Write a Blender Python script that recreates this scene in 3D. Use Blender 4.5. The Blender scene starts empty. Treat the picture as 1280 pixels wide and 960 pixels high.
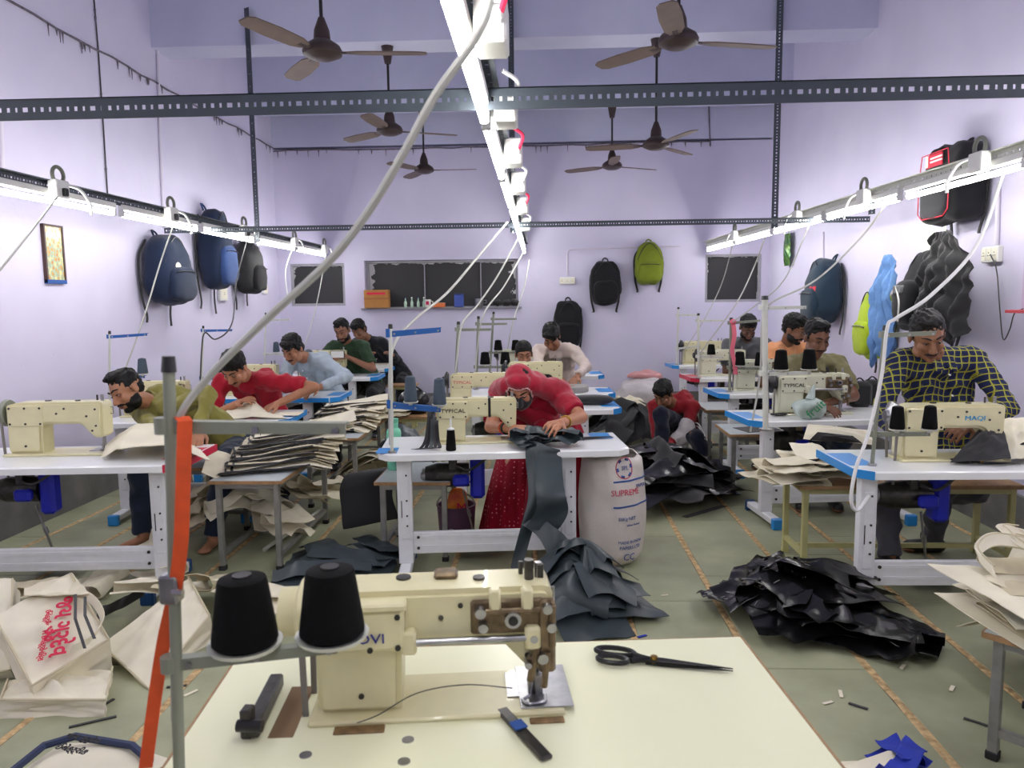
import bpy, bmesh, math, random
import numpy as np
from mathutils import Vector, Matrix, Euler
SC = bpy.context.scene
COL = SC.collection
# ------------------------------------------------------------------ camera
CH, FPX = 1.6, 940.0
_y = Vector((40, 105, -FPX)).normalized()
_z = Vector((1, .012, 0)).cross(_y).normalized()
if _z.y < 0: _z = -_z
_x = _y.cross(_z)
CR = Matrix((_x, _y, _z))                      # camera -> world rotation
cam = bpy.data.cameras.new('camera')
co = bpy.data.objects.new('camera', cam); COL.objects.link(co)
co.matrix_world = Matrix.Translation((0, 0, CH)) @ CR.to_4x4()
cam.sensor_width = 36.0; cam.lens = FPX / 1280 * 36.0
cam.clip_start = .02; cam.clip_end = 100
cam.dof.use_dof = True; cam.dof.focus_distance = 4.4; cam.dof.aperture_fstop = 6.0
SC.camera = co
# ------------------------------------------------------------------ world, exposure
w = bpy.data.worlds.new('world'); SC.world = w; w.use_nodes = True
w.node_tree.nodes['Background'].inputs[0].default_value = (.75, .78, .9, 1)
w.node_tree.nodes['Background'].inputs[1].default_value = .05
SC.view_settings.view_transform = 'Standard'; SC.view_settings.look = 'None'
SC.view_settings.exposure = 0.0; SC.view_settings.gamma = 1.0
SC.view_settings.use_curve_mapping = False
SC.cycles.use_denoising = True
SC.cycles.max_bounces = 8; SC.cycles.diffuse_bounces = 5; SC.cycles.glossy_bounces = 3
SC.cycles.transparent_max_bounces = 8
SC.cycles.sample_clamp_indirect = 6.0
TUBE_POWER = 56.0                              # emission of every fluorescent tube

# ------------------------------------------------------------------ helpers
def at(px, py, X=None, Y=None, Z=None):
    """the point of the room seen at a photograph pixel, at a known X, Y or Z"""
    d = CR @ Vector((px - 640, 480 - py, -FPX))
    t = X / d.x if X is not None else Y / d.y if Y is not None else (Z - CH) / d.z
    return Vector((t * d.x, t * d.y, CH + t * d.z))
V = Vector
PI = math.pi
def R(d): return math.radians(d)
rng = random.Random(7)

def lin(c):
    f = lambda u: u / 12.92 if u <= .04045 else ((u + .055) / 1.055) ** 2.4
    return tuple(f(v / 255.0) for v in c)
_M = {}
def mat(name, rgb, rough=.5, metal=0., var=.0, scale=8., bump=0., bscale=60., spec=.5, dark=None, detail=4., trans=0., sheen=0., coat=0.):
    """plain procedural surface: base colour with noise variation and noise relief"""
    if name in _M: return _M[name]
    m = bpy.data.materials.new(name); m.use_nodes = True; _M[name] = m
    nt = m.node_tree; b = nt.nodes['Principled BSDF']
    c = lin(rgb)
    b.inputs['Base Color'].default_value = (*c, 1)
    b.inputs['Roughness'].default_value = rough; b.inputs['Metallic'].default_value = metal
    b.inputs['Specular IOR Level'].default_value = spec
    if sheen: b.inputs['Sheen Weight'].default_value = sheen
    if coat: b.inputs['Coat Weight'].default_value = coat
    if trans: b.inputs['Transmission Weight'].default_value = trans
    if var or bump:
        tc = nt.nodes.new('ShaderNodeTexCoord')
    if var:
        n = nt.nodes.new('ShaderNodeTexNoise'); n.inputs['Scale'].default_value = scale; n.inputs['Detail'].default_value = detail
        nt.links.new(tc.outputs['Object'], n.inputs['Vector'])
        r = nt.nodes.new('ShaderNodeValToRGB'); nt.links.new(n.outputs['Fac'], r.inputs['Fac'])
        d = lin(dark) if dark else tuple(v * (1 - var) for v in c)
        r.color_ramp.elements[0].position = .3; r.color_ramp.elements[0].color = (*d, 1)
        r.color_ramp.elements[1].position = .7; r.color_ramp.elements[1].color = (*(min(1, v * (1 + var * .4)) for v in c), 1)
        nt.links.new(r.outputs['Color'], b.inputs['Base Color'])
    if bump:
        n2 = nt.nodes.new('ShaderNodeTexNoise'); n2.inputs['Scale'].default_value = bscale; n2.inputs['Detail'].default_value = 5
        nt.links.new(tc.outputs['Object'], n2.inputs['Vector'])
        bp = nt.nodes.new('ShaderNodeBump'); bp.inputs['Strength'].default_value = bump; bp.inputs['Distance'].default_value = .01
        nt.links.new(n2.outputs['Fac'], bp.inputs['Height']); nt.links.new(bp.outputs['Normal'], b.inputs['Normal'])
    return m
def emit(name, rgb, s):
    m = bpy.data.materials.new(name); m.use_nodes = True
    nt = m.node_tree; nt.nodes.clear()
    e = nt.nodes.new('ShaderNodeEmission'); e.inputs[0].default_value = (*rgb, 1); e.inputs[1].default_value = s
    o = nt.nodes.new('ShaderNodeOutputMaterial'); nt.links.new(e.outputs[0], o.inputs[0])
    return m

def frame_of(d, up=V((0, 0, 1))):
    d = d.normalized()
    if abs(d.dot(up)) > .98: up = V((0, 1, 0))
    s = d.cross(up).normalized()
    return s, d, s.cross(d)

_RB = None
class MB:
    """collects shapes of ONE part"""
    def __init__(s): s.v = []; s.f = []
    def add(s, vs, fs, M=None):
        o = len(s.v)
        s.v += [tuple(M @ V(p)) for p in vs] if M else [tuple(p) for p in vs]
        s.f += [tuple(i + o for i in f) for f in fs]; return s
    def box(s, c, size, bev=.0, M=None):
        x, y, z = (a / 2 for a in size)
        T = Matrix.Translation(c) if M is None else M @ Matrix.Translation(c)
        b = min(bev, x * .9, y * .9, z * .9)
        if b <= 0:
            vs = [(i * x, j * y, k * z) for i in (-1, 1) for j in (-1, 1) for k in (-1, 1)]
            fs = [(0, 1, 3, 2), (4, 6, 7, 5), (0, 4, 5, 1), (2, 3, 7, 6), (0, 2, 6, 4), (1, 5, 7, 3)]
        else:
            vs = []
            for i in (-1, 1):
                for j in (-1, 1):
                    for k in (-1, 1):
                        vs += [(i * x, j * (y - b), k * (z - b)), (i * (x - b), j * y, k * (z - b)), (i * (x - b), j * (y - b), k * z)]
            fs = _rb()
        return s.add(vs, fs, T)
    def cyl(s, a, b, r0, r1=None, n=12, cap=True):
        a, b = V(a), V(b); r1 = r0 if r1 is None else r1
        u, d, w = frame_of(b - a)
        vs = []
        for p, r in ((a, r0), (b, r1)):
            for i in range(n):
                t = 2 * PI * i / n; vs.append(p + (u * math.cos(t) + w * math.sin(t)) * r)
        fs = [(i, n + i, n + (i + 1) % n, (i + 1) % n) for i in range(n)]
        if cap: fs += [tuple(range(n)), tuple(reversed(range(n, 2 * n)))]
        return s.add(vs, fs)
    def tube(s, pts, r, n=8, closed=False, cap=True):
        pts = [V(p) for p in pts]; m = len(pts); vs = []; up = V((0, 0, 1))
        rr = r if isinstance(r, (list, tuple)) else [r] * m
        for i, p in enumerate(pts):
            d = (pts[(i + 1) % m] - pts[i - 1]) if closed else pts[min(i + 1, m - 1)] - pts[max(i - 1, 0)]
            d.normalize()
            if i == 0:
                u, _, w = frame_of(d)
            else:
                u = (u - d * u.dot(d)).normalized(); w = u.cross(d)
            for k in range(n):
                t = 2 * PI * k / n; vs.append(p + (u * math.cos(t) + w * math.sin(t)) * rr[i])
        fs = []
        for i in range(m if closed else m - 1):
            j = (i + 1) % m
            fs += [(i * n + k, i * n + (k + 1) % n, j * n + (k + 1) % n, j * n + k) for k in range(n)]
        if cap and not closed: fs += [tuple(reversed(range(n))), tuple(range((m - 1) * n, m * n))]
        return s.add(vs, fs)
    def ribbon(s, pts, wdir, w, t):
        """flat strap of width w along pts, lying across direction wdir"""
        pts = [V(p) for p in pts]; m = len(pts); vs = []
        wd = V(wdir).normalized()
        for i, p in enumerate(pts):
            d = (pts[min(i + 1, m - 1)] - pts[max(i - 1, 0)]).normalized(); nn = d.cross(wd).normalized()
            for a, b in ((-1, -1), (1, -1), (1, 1), (-1, 1)): vs.append(p + wd * (a * w / 2) + nn * (b * t / 2))
        fs = []
        for i in range(m - 1): fs += [(i * 4 + k, i * 4 + (k + 1) % 4, i * 4 + 4 + (k + 1) % 4, i * 4 + 4 + k) for k in range(4)]
        fs += [(3, 2, 1, 0), tuple((m - 1) * 4 + k for k in range(4))]
        return s.add(vs, fs)
    def lathe(s, prof, n=16, M=None):
        vs = []; fs = []
        for r, z in prof:
            for i in range(n):
                t = 2 * PI * i / n; vs.append((r * math.cos(t), r * math.sin(t), z))
        for j in range(len(prof) - 1):
            fs += [(j * n + i, j * n + (i + 1) % n, (j + 1) * n + (i + 1) % n, (j + 1) * n + i) for i in range(n)]
        fs += [tuple(reversed(range(n))), tuple(range((len(prof) - 1) * n, len(prof) * n))]
        return s.add(vs, fs, M)
    def prism(s, poly, y0, y1, M=None):
        """polygon in x,z extruded along y"""
        n = len(poly); vs = [(x, y0, z) for x, z in poly] + [(x, y1, z) for x, z in poly]
        fs = [(i, (i + 1) % n, n + (i + 1) % n, n + i) for i in range(n)] + [tuple(reversed(range(n))), tuple(range(n, 2 * n))]
        return s.add(vs, fs, M)
    def cap_(s, a, b, ra, rb=None, n=12):
        """closed tapered capsule"""
        a, b = V(a), V(b); rb = ra if rb is None else rb
        if (b - a).length < 1e-5: b = a + V((0, 0, 1e-4))
        u, d, w = frame_of(b - a); vs = [a - d * ra]; rings = []
        for c, r, angs in ((a, ra, (-60, -30, 0)), (b, rb, (0, 30, 60))):
            for g in angs:
                g = R(g); rings.append((c + d * r * math.sin(g), r * math.cos(g)))
        for c, r in rings:
            vs += [c + (u * math.cos(2 * PI * i / n) + w * math.sin(2 * PI * i / n)) * r for i in range(n)]
        vs.append(b + d * rb); k = len(rings); fs = []
        fs += [(0, 1 + (i + 1) % n, 1 + i) for i in range(n)]
        for j in range(k - 1):
            fs += [(1 + j * n + i, 1 + j * n + (i + 1) % n, 1 + (j + 1) * n + (i + 1) % n, 1 + (j + 1) * n + i) for i in range(n)]
        fs += [(1 + (k - 1) * n + i, 1 + (k - 1) * n + (i + 1) % n, 1 + k * n) for i in range(n)]
        return s.add(vs, fs)
    def ell(s, c, rad, M=None, nu=14, nv=9, p=1.0):
        """(super)ellipsoid; p<1 makes it boxier"""
        sp = lambda x: math.copysign(abs(x) ** p, x)
        vs = [(0, 0, -rad[2])]
        for j in range(1, nv):
            ph = -PI / 2 + PI * j / nv
            for i in range(nu):
                t = 2 * PI * i / nu
                vs.append((rad[0] * sp(math.cos(ph)) * sp(math.cos(t)), rad[1] * sp(math.cos(ph)) * sp(math.sin(t)), rad[2] * sp(math.sin(ph))))
        vs.append((0, 0, rad[2])); L = len(vs) - 1; fs = [(0, 1 + (i + 1) % nu, 1 + i) for i in range(nu)]
        for j in range(nv - 2):
            fs += [(1 + j * nu + i, 1 + j * nu + (i + 1) % nu, 1 + (j + 1) * nu + (i + 1) % nu, 1 + (j + 1) * nu + i) for i in range(nu)]
        fs += [(1 + (nv - 2) * nu + i, 1 + (nv - 2) * nu + (i + 1) % nu, L) for i in range(nu)]
        T = Matrix.Translation(c) @ (M.to_4x4() if M else Matrix.Identity(4))
        return s.add(vs, fs, T)
    def mesh(s, name='m', fix=True):
        me = bpy.data.meshes.new(name); me.from_pydata(s.v, [], s.f)
        if fix:
            bm = bmesh.new(); bm.from_mesh(me); bmesh.ops.recalc_face_normals(bm, faces=bm.faces); bm.to_mesh(me); bm.free()
        return me
    def obj(s, name, m, parent=None, smooth=40, loc=None, rz=0.):
        return put(s.mesh(name), name, m, parent, smooth, loc, rz)
def _rb():
    global _RB
    if _RB is None:
        bm = bmesh.new(); b = .3
        for i in (-1, 1):
            for j in (-1, 1):
                for k in (-1, 1):
                    for q in ((i, j * (1 - b), k * (1 - b)), (i * (1 - b), j, k * (1 - b)), (i * (1 - b), j * (1 - b), k)): bm.verts.new(q)
        bm.verts.ensure_lookup_table(); bm.verts.index_update()
        bmesh.ops.convex_hull(bm, input=bm.verts)
        bmesh.ops.dissolve_limit(bm, angle_limit=.01, verts=bm.verts, edges=bm.edges)
        bm.verts.index_update(); _RB = [tuple(v.index for v in f.verts) for f in bm.faces]; bm.free()
    return _RB
def put(me, name, m, parent=None, smooth=40, loc=None, rz=0.):
    o = bpy.data.objects.new(name, me); COL.objects.link(o)
    me.materials.clear(); me.materials.append(m)
    if smooth and len(me.polygons):
        me.polygons.foreach_set('use_smooth', [True] * len(me.polygons))
        if smooth < 180: me.set_sharp_from_angle(angle=R(smooth))
    if parent: o.parent = parent
    if loc is not None: o.location = loc
    if rz: o.rotation_euler.z = rz
    return o
def tag(o, label=None, cat=None, group=None, kind=None):
    if label: o['label'] = label
    if cat: o['category'] = cat
    if group: o['group'] = group
    if kind: o['kind'] = kind
    return o
def thing(name, label, cat, loc=(0, 0, 0), rz=0., group=None):
    o = bpy.data.objects.new(name, None); COL.objects.link(o); o.empty_display_size = .05
    o.location = loc; o.rotation_euler.z = rz
    return tag(o, label, cat, group)
def copy_tree(o, loc=None, rz=None, label=None, group=None, parent=None):
    c = o.copy(); COL.objects.link(c)
    if parent: c.parent = parent
    for ch in list(o.children): copy_tree(ch, parent=c)
    if loc is not None: c.location = loc
    if rz is not None: c.rotation_euler.z = rz
    if label: c['label'] = label
    if group: c['group'] = group
    return c
def struct(o, label=None):
    o['kind'] = 'structure'
    if label: o['label'] = label
    return o
def text(s, size, name, m, parent, M, ext=.0015, align='CENTER', sx=1.):
    """lettering as thin raised mesh; M places its baseline plane (x right, y up)"""
    cu = bpy.data.curves.new(name, 'FONT'); cu.body = s; cu.size = size; cu.extrude = ext; cu.offset = size * (.02 if ord(s[0]) > 2000 else 0.); cu.align_x = align; cu.align_y = 'CENTER'; cu.resolution_u = 2
    t = bpy.data.objects.new(name, cu); COL.objects.link(t)
    me = bpy.data.meshes.new_from_object(t.evaluated_get(bpy.context.evaluated_depsgraph_get()))
    bpy.data.objects.remove(t); bpy.data.curves.remove(cu)
    me.transform(M @ Matrix.Diagonal((sx, 1, 1, 1)))
    return put(me, name, m, parent, 0)
def basis(x, y, o):
    """matrix with given x and y axes and origin"""
    x = V(x).normalized(); y = V(y); y = (y - x * y.dot(x)).normalized(); z = x.cross(y)
    return Matrix(((x.x, y.x, z.x, o[0]), (x.y, y.y, z.y, o[1]), (x.z, y.z, z.z, o[2]), (0, 0, 0, 1)))
def curve_pts(pts, n=8):
    """smooth path through pts (Catmull-Rom)"""
    P = [V(p) for p in pts]; P = [P[0] * 2 - P[1]] + P + [P[-1] * 2 - P[-2]]; out = []
    for i in range(1, len(P) - 2):
        for k in range(n):
            t = k / n; a, b, c, d = P[i - 1:i + 3]
            out.append(.5 * ((2 * b) + (c - a) * t + (2 * a - 5 * b + 4 * c - d) * t * t + (3 * b - a - 3 * c + d) * t ** 3))
    return out + [P[-2]]
# --- smooth numpy noise used for folds and crumples
def wav(P, scale, seed, k=6, ridge=False):
    r = np.random.RandomState(seed); out = np.zeros(len(P))
    Q = P + .35 / scale * np.sin(P[:, [1, 2, 0]] * scale * 1.7 + r.rand(3) * 6)
    for i in range(k):
        d = r.randn(3); d /= np.linalg.norm(d)
        s = np.sin(Q @ d * scale * (.6 + .9 * r.rand()) + r.rand() * 6.28)
        out += (1 - 2 * np.abs(s)) if ridge else s
    return out / math.sqrt(k)
def verts_np(me):
    a = np.empty(len(me.vertices) * 3); me.vertices.foreach_get('co', a); return a.reshape(-1, 3)
def norms_np(me):
    a = np.empty(len(me.vertices) * 3); me.vertex_normals.foreach_get('vector', a); return a.reshape(-1, 3)
def set_np(me, P):
    me.vertices.foreach_set('co', P.ravel()); me.update()
TMP = bpy.data.scenes.new('scratch')
def remesh(mb, voxel, smooth=5, wr=0., wscale=30., seed=1, ridge=True):
    """one continuous skin over overlapping closed shapes, with fold relief"""
    me = mb.mesh(fix=True); o = bpy.data.objects.new('t', me); TMP.collection.objects.link(o)
    md = o.modifiers.new('r', 'REMESH'); md.mode = 'VOXEL'; md.voxel_size = voxel
    if smooth: sm = o.modifiers.new('s', 'SMOOTH'); sm.factor = .5; sm.iterations = smooth
    TMP.view_layers[0].update(); dg = TMP.view_layers[0].depsgraph
    out = bpy.data.meshes.new_from_object(o.evaluated_get(dg)); bpy.data.objects.remove(o); bpy.data.meshes.remove(me)
    if wr:
        P = verts_np(out); N = norms_np(out)
        set_np(out, P + N * (wr * wav(P, wscale, seed, 5, ridge) + .4 * wr * wav(P, wscale * 2.3, seed + 9, 5))[:, None])
    return out
def sheet(fn, nx, ny, thick=.002, loopx=False):
    """cloth: fn(u,v arrays 0..1)->Nx3; gets a second side and a rim"""
    u, v = np.meshgrid(np.linspace(0, 1, nx), np.linspace(0, 1, ny)); P = fn(u.ravel(), v.ravel()); G = P.reshape(ny, nx, 3)
    du = np.gradient(G, axis=1); dv = np.gradient(G, axis=0); N = np.cross(du, dv); N /= np.linalg.norm(N, axis=2, keepdims=True) + 1e-9
    A = (G + N * thick / 2).reshape(-1, 3); B = (G - N * thick / 2).reshape(-1, 3); n = nx * ny; f = []
    for j in range(ny - 1):
        for i in range(nx - 1):
            a = j * nx + i; f += [(a, a + 1, a + nx + 1, a + nx), (n + a, n + a + nx, n + a + nx + 1, n + a + 1)]
    ring = [i for i in range(nx)] + [j * nx + nx - 1 for j in range(1, ny)] + [(ny - 1) * nx + i for i in range(nx - 2, -1, -1)] + [j * nx for j in range(ny - 2, 0, -1)]
    for k in range(len(ring)):
        a, b = ring[k], ring[(k + 1) % len(ring)]; f.append((b, a, n + a, n + b))
    me = bpy.data.meshes.new('sheet'); me.from_pydata(np.vstack((A, B)).tolist(), [], f); return me
# ------------------------------------------------------------------ materials
M_ = dict(
 white_paint=mat('white_powder_coat', (226, 227, 230), .4, var=.05, scale=20),
 laminate=mat('white_laminate', (238, 240, 240), .22, var=.05, scale=5, bump=.02),
 cream_lam=mat('cream_laminate', (238, 238, 204), .3, var=.03, scale=3),
 blue=mat('blue_edge_band', (32, 132, 205), .35),
 red=mat('red_edge_band', (190, 28, 62), .35),
 deepblue=mat('deep_blue_cap', (14, 62, 112), .45),
 motorblue=mat('motor_blue', (24, 34, 176), .35),
 cream=mat('machine_cream', (219, 212, 170), .33, var=.06, scale=14, coat=.2),
 cream2=mat('machine_off_white', (214, 214, 190), .33, var=.06, scale=14, coat=.2),
 steel=mat('worn_steel', (170, 170, 172), .32, 1., var=.2, scale=30),
 darksteel=mat('dark_steel', (80, 78, 76), .4, .9, var=.3, scale=40),
 oily=mat('oily_brown_steel', (118, 100, 74), .38, .45, var=.5, scale=40),
 black=mat('black_plastic', (22, 22, 24), .4),
 rubber=mat('black_rubber', (28, 28, 29), .7),
 belt=mat('grey_belt', (120, 116, 110), .7),
 greypaint=mat('grey_painted_steel', (128, 132, 118), .42, var=.08, scale=15),
 palestand=mat('pale_stand_steel', (205, 206, 198), .38, var=.08, scale=15),
 yellowpaint=mat('pale_yellow_painted_steel', (190, 186, 130), .5, var=.12, scale=15),
 bluearm=mat('blue_painted_arm', (26, 88, 158), .4),
 angle=mat('slotted_angle_grey', (64, 72, 80), .5, .2, var=.1, scale=15),
 hole=mat('slot_shade', (202, 200, 212), .8),
 wood=mat('ply_edge', (164, 128, 88), .6, var=.3, scale=30),
 ply=mat('worn_laminate', (176, 184, 186), .4, var=.12, scale=6),
 pipe=mat('pvc_conduit', (214, 208, 222), .5, var=.06, scale=6),
 plastic=mat('white_plastic', (232, 232, 228), .4),
 canvas=mat('cream_canvas', (222, 214, 190), .85, var=.10, scale=9, bump=.25, bscale=300, spec=.2),
 canvas2=mat('cream_canvas_light', (231, 224, 202), .85, var=.07, scale=7, bump=.25, bscale=300, spec=.2),
 canvas3=mat('natural_canvas', (205, 195, 166), .85, var=.12, scale=9, bump=.25, bscale=300, spec=.2),
 stripe=mat('charcoal_strip', (52, 52, 54), .7),
 vinyl=mat('black_vinyl', (12, 12, 14), .26, var=.3, scale=12, bump=.12, bscale=40, spec=.5),
 blackcloth=mat('black_cloth', (20, 20, 23), .8, bump=.3, bscale=200, sheen=.2),
 slate=mat('slate_vinyl', (50, 60, 64), .42, var=.12, scale=10, bump=.1),
 thread_black=mat('black_thread', (11, 11, 12), .8, bump=.25, bscale=250, spec=.12),
 thread_grey=mat('slate_thread', (62, 76, 90), .75, bump=.5, bscale=250),
 thread_white=mat('white_thread', (225, 225, 220), .75, bump=.5, bscale=250),
 bluecloth=mat('royal_blue_cloth', (28, 50, 158), .8, bump=.2, bscale=200),
 ink=mat('red_ink', (205, 30, 70), .8), inkblue=mat('blue_ink', (40, 80, 150), .8), inkblack=mat('black_ink', (30, 30, 32), .8),
 magenta=mat('pink_ink', (196, 40, 90), .8),
 cable=mat('grey_cable', (176, 176, 170), .5), cablew=mat('white_cable', (222, 222, 220), .5), cabled=mat('dark_cable', (60, 60, 62), .5),
)
# ------------------------------------------------------------------ room shell
XL, XR, YB, YF, ZC = -3.76, 3.10, 10.6, -2.6, 5.2
def wall_material(name, rgb, low):
    m = bpy.data.materials.new(name); m.use_nodes = True; nt = m.node_tree; b = nt.nodes['Principled BSDF']
    tc = nt.nodes.new('ShaderNodeTexCoord'); L = nt.links.new
    n = nt.nodes.new('ShaderNodeTexNoise'); n.inputs['Scale'].default_value = 1.3; n.inputs['Detail'].default_value = 6; L(tc.outputs['Object'], n.inputs['Vector'])
    r = nt.nodes.new('ShaderNodeValToRGB'); L(n.outputs['Fac'], r.inputs['Fac'])
    r.color_ramp.elements[0].position = .35; r.color_ramp.elements[0].color = (*lin(low), 1)
    r.color_ramp.elements[1].position = .65; r.color_ramp.elements[1].color = (*lin(rgb), 1)
    n2 = nt.nodes.new('ShaderNodeTexNoise'); n2.inputs['Scale'].default_value = 7; n2.inputs['Detail'].default_value = 9; n2.inputs['Roughness'].default_value = .7; L(tc.outputs['Object'], n2.inputs['Vector'])
    r2 = nt.nodes.new('ShaderNodeValToRGB'); L(n2.outputs['Fac'], r2.inputs['Fac'])
    r2.color_ramp.elements[0].position = .255; r2.color_ramp.elements[0].color = (.45, .45, .5, 1)
    r2.color_ramp.elements[1].position = .30; r2.color_ramp.elements[1].color = (1, 1, 1, 1)
    mx = nt.nodes.new('ShaderNodeMix'); mx.data_type = 'RGBA'; mx.blend_type = 'MULTIPLY'; mx.inputs['Factor'].default_value = .6
    L(r.outputs['Color'], mx.inputs['A']); L(r2.outputs['Color'], mx.inputs['B']); L(mx.outputs['Result'], b.inputs['Base Color'])
    n3 = nt.nodes.new('ShaderNodeTexNoise'); n3.inputs['Scale'].default_value = 14; n3.inputs['Detail'].default_value = 7; L(tc.outputs['Object'], n3.inputs['Vector'])
    bp = nt.nodes.new('ShaderNodeBump'); bp.inputs['Strength'].default_value = .12; bp.inputs['Distance'].default_value = .02
    L(n3.outputs['Fac'], bp.inputs['Height']); L(bp.outputs['Normal'], b.inputs['Normal'])
    b.inputs['Roughness'].default_value = .62; b.inputs['Specular IOR Level'].default_value = .3
    return m
LILAC = wall_material('lilac_wall_paint', (212, 207, 229), (204, 199, 222))
LILAC2 = wall_material('lilac_beam_paint', (207, 209, 230), (196, 198, 222))
def wall(name, boxes, m=LILAC):
    b = MB()
    for x0, x1, y0, y1, z0, z1 in boxes: b.box(((x0 + x1) / 2, (y0 + y1) / 2, (z0 + z1) / 2), (x1 - x0, y1 - y0, z1 - z0))
    return struct(b.obj(name, m, smooth=0))
wall('wall_left', [(XL - .25, XL, YF, YB + .3, 0, ZC)])
wall('wall_right', [(XR, XR + .25, YF, YB + .3, 0, ZC)])
wall('wall_rear', [(XL - .25, XR + .25, YF - .25, YF, 0, ZC)])
wall('ceiling', [(XL - .25, XR + .25, YF - .25, YB + .3, ZC, ZC + .2)], LILAC2)
# back wall with three blocked-up window openings; the plaster above the joint line is its own, slightly proud course
WIN = []
for x0, y0, x1, y1 in ((362, 330, 432, 382), (455, 326, 648, 385), (882, 318, 951, 377)):
    a, c = at(x0, y0, Y=YB), at(x1, y1, Y=YB); WIN.append((a.x, c.x, c.z, a.z))
xs = XL - .25; boxes = []
zlo = min(wn[2] for wn in WIN); zhi = max(wn[3] for wn in WIN)
boxes.append((XL - .25, XR + .25, YB, YB + .3, 0, zlo)); boxes.append((XL - .25, XR + .25, YB, YB + .3, zhi, 3.72))
for x0, x1, z0, z1 in WIN:
    boxes.append((xs, x0, YB, YB + .3, zlo, zhi)); xs = x1
    if z0 - zlo > .001: boxes.append((x0, x1, YB, YB + .3, zlo, z0))
    if zhi - z1 > .001: boxes.append((x0, x1, YB, YB + .3, z1, zhi))
boxes.append((xs, XR + .25, YB, YB + .3, zlo, zhi))
wall('wall_back', boxes)
wall('trim_1', [(XL, XR, YB - .015, YB + .3, 3.745, ZC)], LILAC2)['label'] = 'darker plaster course above the joint line of the back wall'
# concrete beams under the ceiling
wall('ceiling_beam', [(XL, XR, 7.4, 7.76, 4.06, ZC)], LILAC2)
wall('ceiling_beam', [(XL, XR, 9.8, 10.1, 4.05, ZC)], LILAC2)
wall('ceiling_beam', [(XL, XR, 4.9, 5.26, 4.06, ZC)], LILAC2)
concrete = mat('grey_skirting', (120, 118, 116), .8, var=.3, scale=5, bump=.3)
for n, bx in (('baseboard_left', (XL, XL + .03, YF, YB, 0, .33)), ('baseboard_right', (XR - .03, XR, YF, YB, 0, .3)), ('baseboard_back', (XL + .03, XR - .03, YB - .03, YB, 0, .3))):
    wall(n, [bx], concrete)
# window panels painted black inside their frames
def peeled():
    m = bpy.data.materials.new('peeling_black_paint'); m.use_nodes = True; nt = m.node_tree; b = nt.nodes['Principled BSDF']; L = nt.links.new
    tc = nt.nodes.new('ShaderNodeTexCoord'); sp = nt.nodes.new('ShaderNodeSeparateXYZ'); L(tc.outputs['Generated'], sp.inputs[0])
    n = nt.nodes.new('ShaderNodeTexNoise'); n.inputs['Scale'].default_value = 9; n.inputs['Detail'].default_value = 7; L(tc.outputs['Object'], n.inputs['Vector'])
    def mth(op, a, bb):
        q = nt.nodes.new('ShaderNodeMath'); q.operation = op
        for i, x in enumerate((a, bb)):
            if isinstance(x, (int, float)): q.inputs[i].default_value = x
            else: L(x, q.inputs[i])
        return q.outputs[0]
    ax = mth('ABSOLUTE', mth('SUBTRACT', sp.outputs['X'], .5), 0); az = mth('SUBTRACT', sp.outputs['Z'], .48); az = mth('ABSOLUTE', az, 0)
    e = mth('MAXIMUM', mth('MULTIPLY', ax, .96), mth('MULTIPLY', az, .98)); e = mth('ADD', e, mth('MULTIPLY', mth('SUBTRACT', n.outputs['Fac'], .5), .22))
    g = mth('GREATER_THAN', e, .452)
    mx = nt.nodes.new('ShaderNodeMix'); mx.data_type = 'RGBA'; L(g, mx.inputs['Factor'])
    mx.inputs['A'].default_value = (*lin((44, 44, 46)), 1); mx.inputs['B'].default_value = (*lin((190, 190, 192)), 1)
    L(mx.outputs['Result'], b.inputs['Base Color']); b.inputs['Roughness'].default_value = .6
    return m
PEEL = peeled(); framem = mat('window_frame_paint', (160, 158, 166), .6, var=.15, scale=8)
for i, (x0, x1, z0, z1) in enumerate(WIN):
    t = bpy.data.objects.new('window_%d' % (i + 1), None); COL.objects.link(t); t.location = ((x0 + x1) / 2, YB, z0); struct(t)
    W, Hh = x1 - x0, z1 - z0; dep = .14 if i == 1 else .07
    MB().box((0, dep + .012, Hh / 2), (W, .02, Hh)).obj('painted_panel', PEEL, t, 0)
    fr = MB(); f = .035
    for c, s in (((0, 0, Hh - f / 2), (W, .05, f)), ((0, 0, f / 2), (W, .05, f)), ((-W / 2 + f / 2, 0, Hh / 2), (f, .05, Hh - 2 * f)), ((W / 2 - f / 2, 0, Hh / 2), (f, .05, Hh - 2 * f))):
        fr.box((c[0], dep - .026, c[2]), s, .004)
    fr.obj('window_frame', framem, t, 0)
    if i == 1:
        MB().box((-.25, dep - .02, Hh / 2), (.012, .02, Hh - .07)).box((.55, dep - .02, Hh / 2), (.012, .02, Hh - .07)).obj('glazing_bar', framem, t, 0)
        MB().box((0, .04, .012), (W + .1, .2, .024), .004).obj('window_sill', framem, t, 0)
LEDGE = WIN[1]
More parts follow.
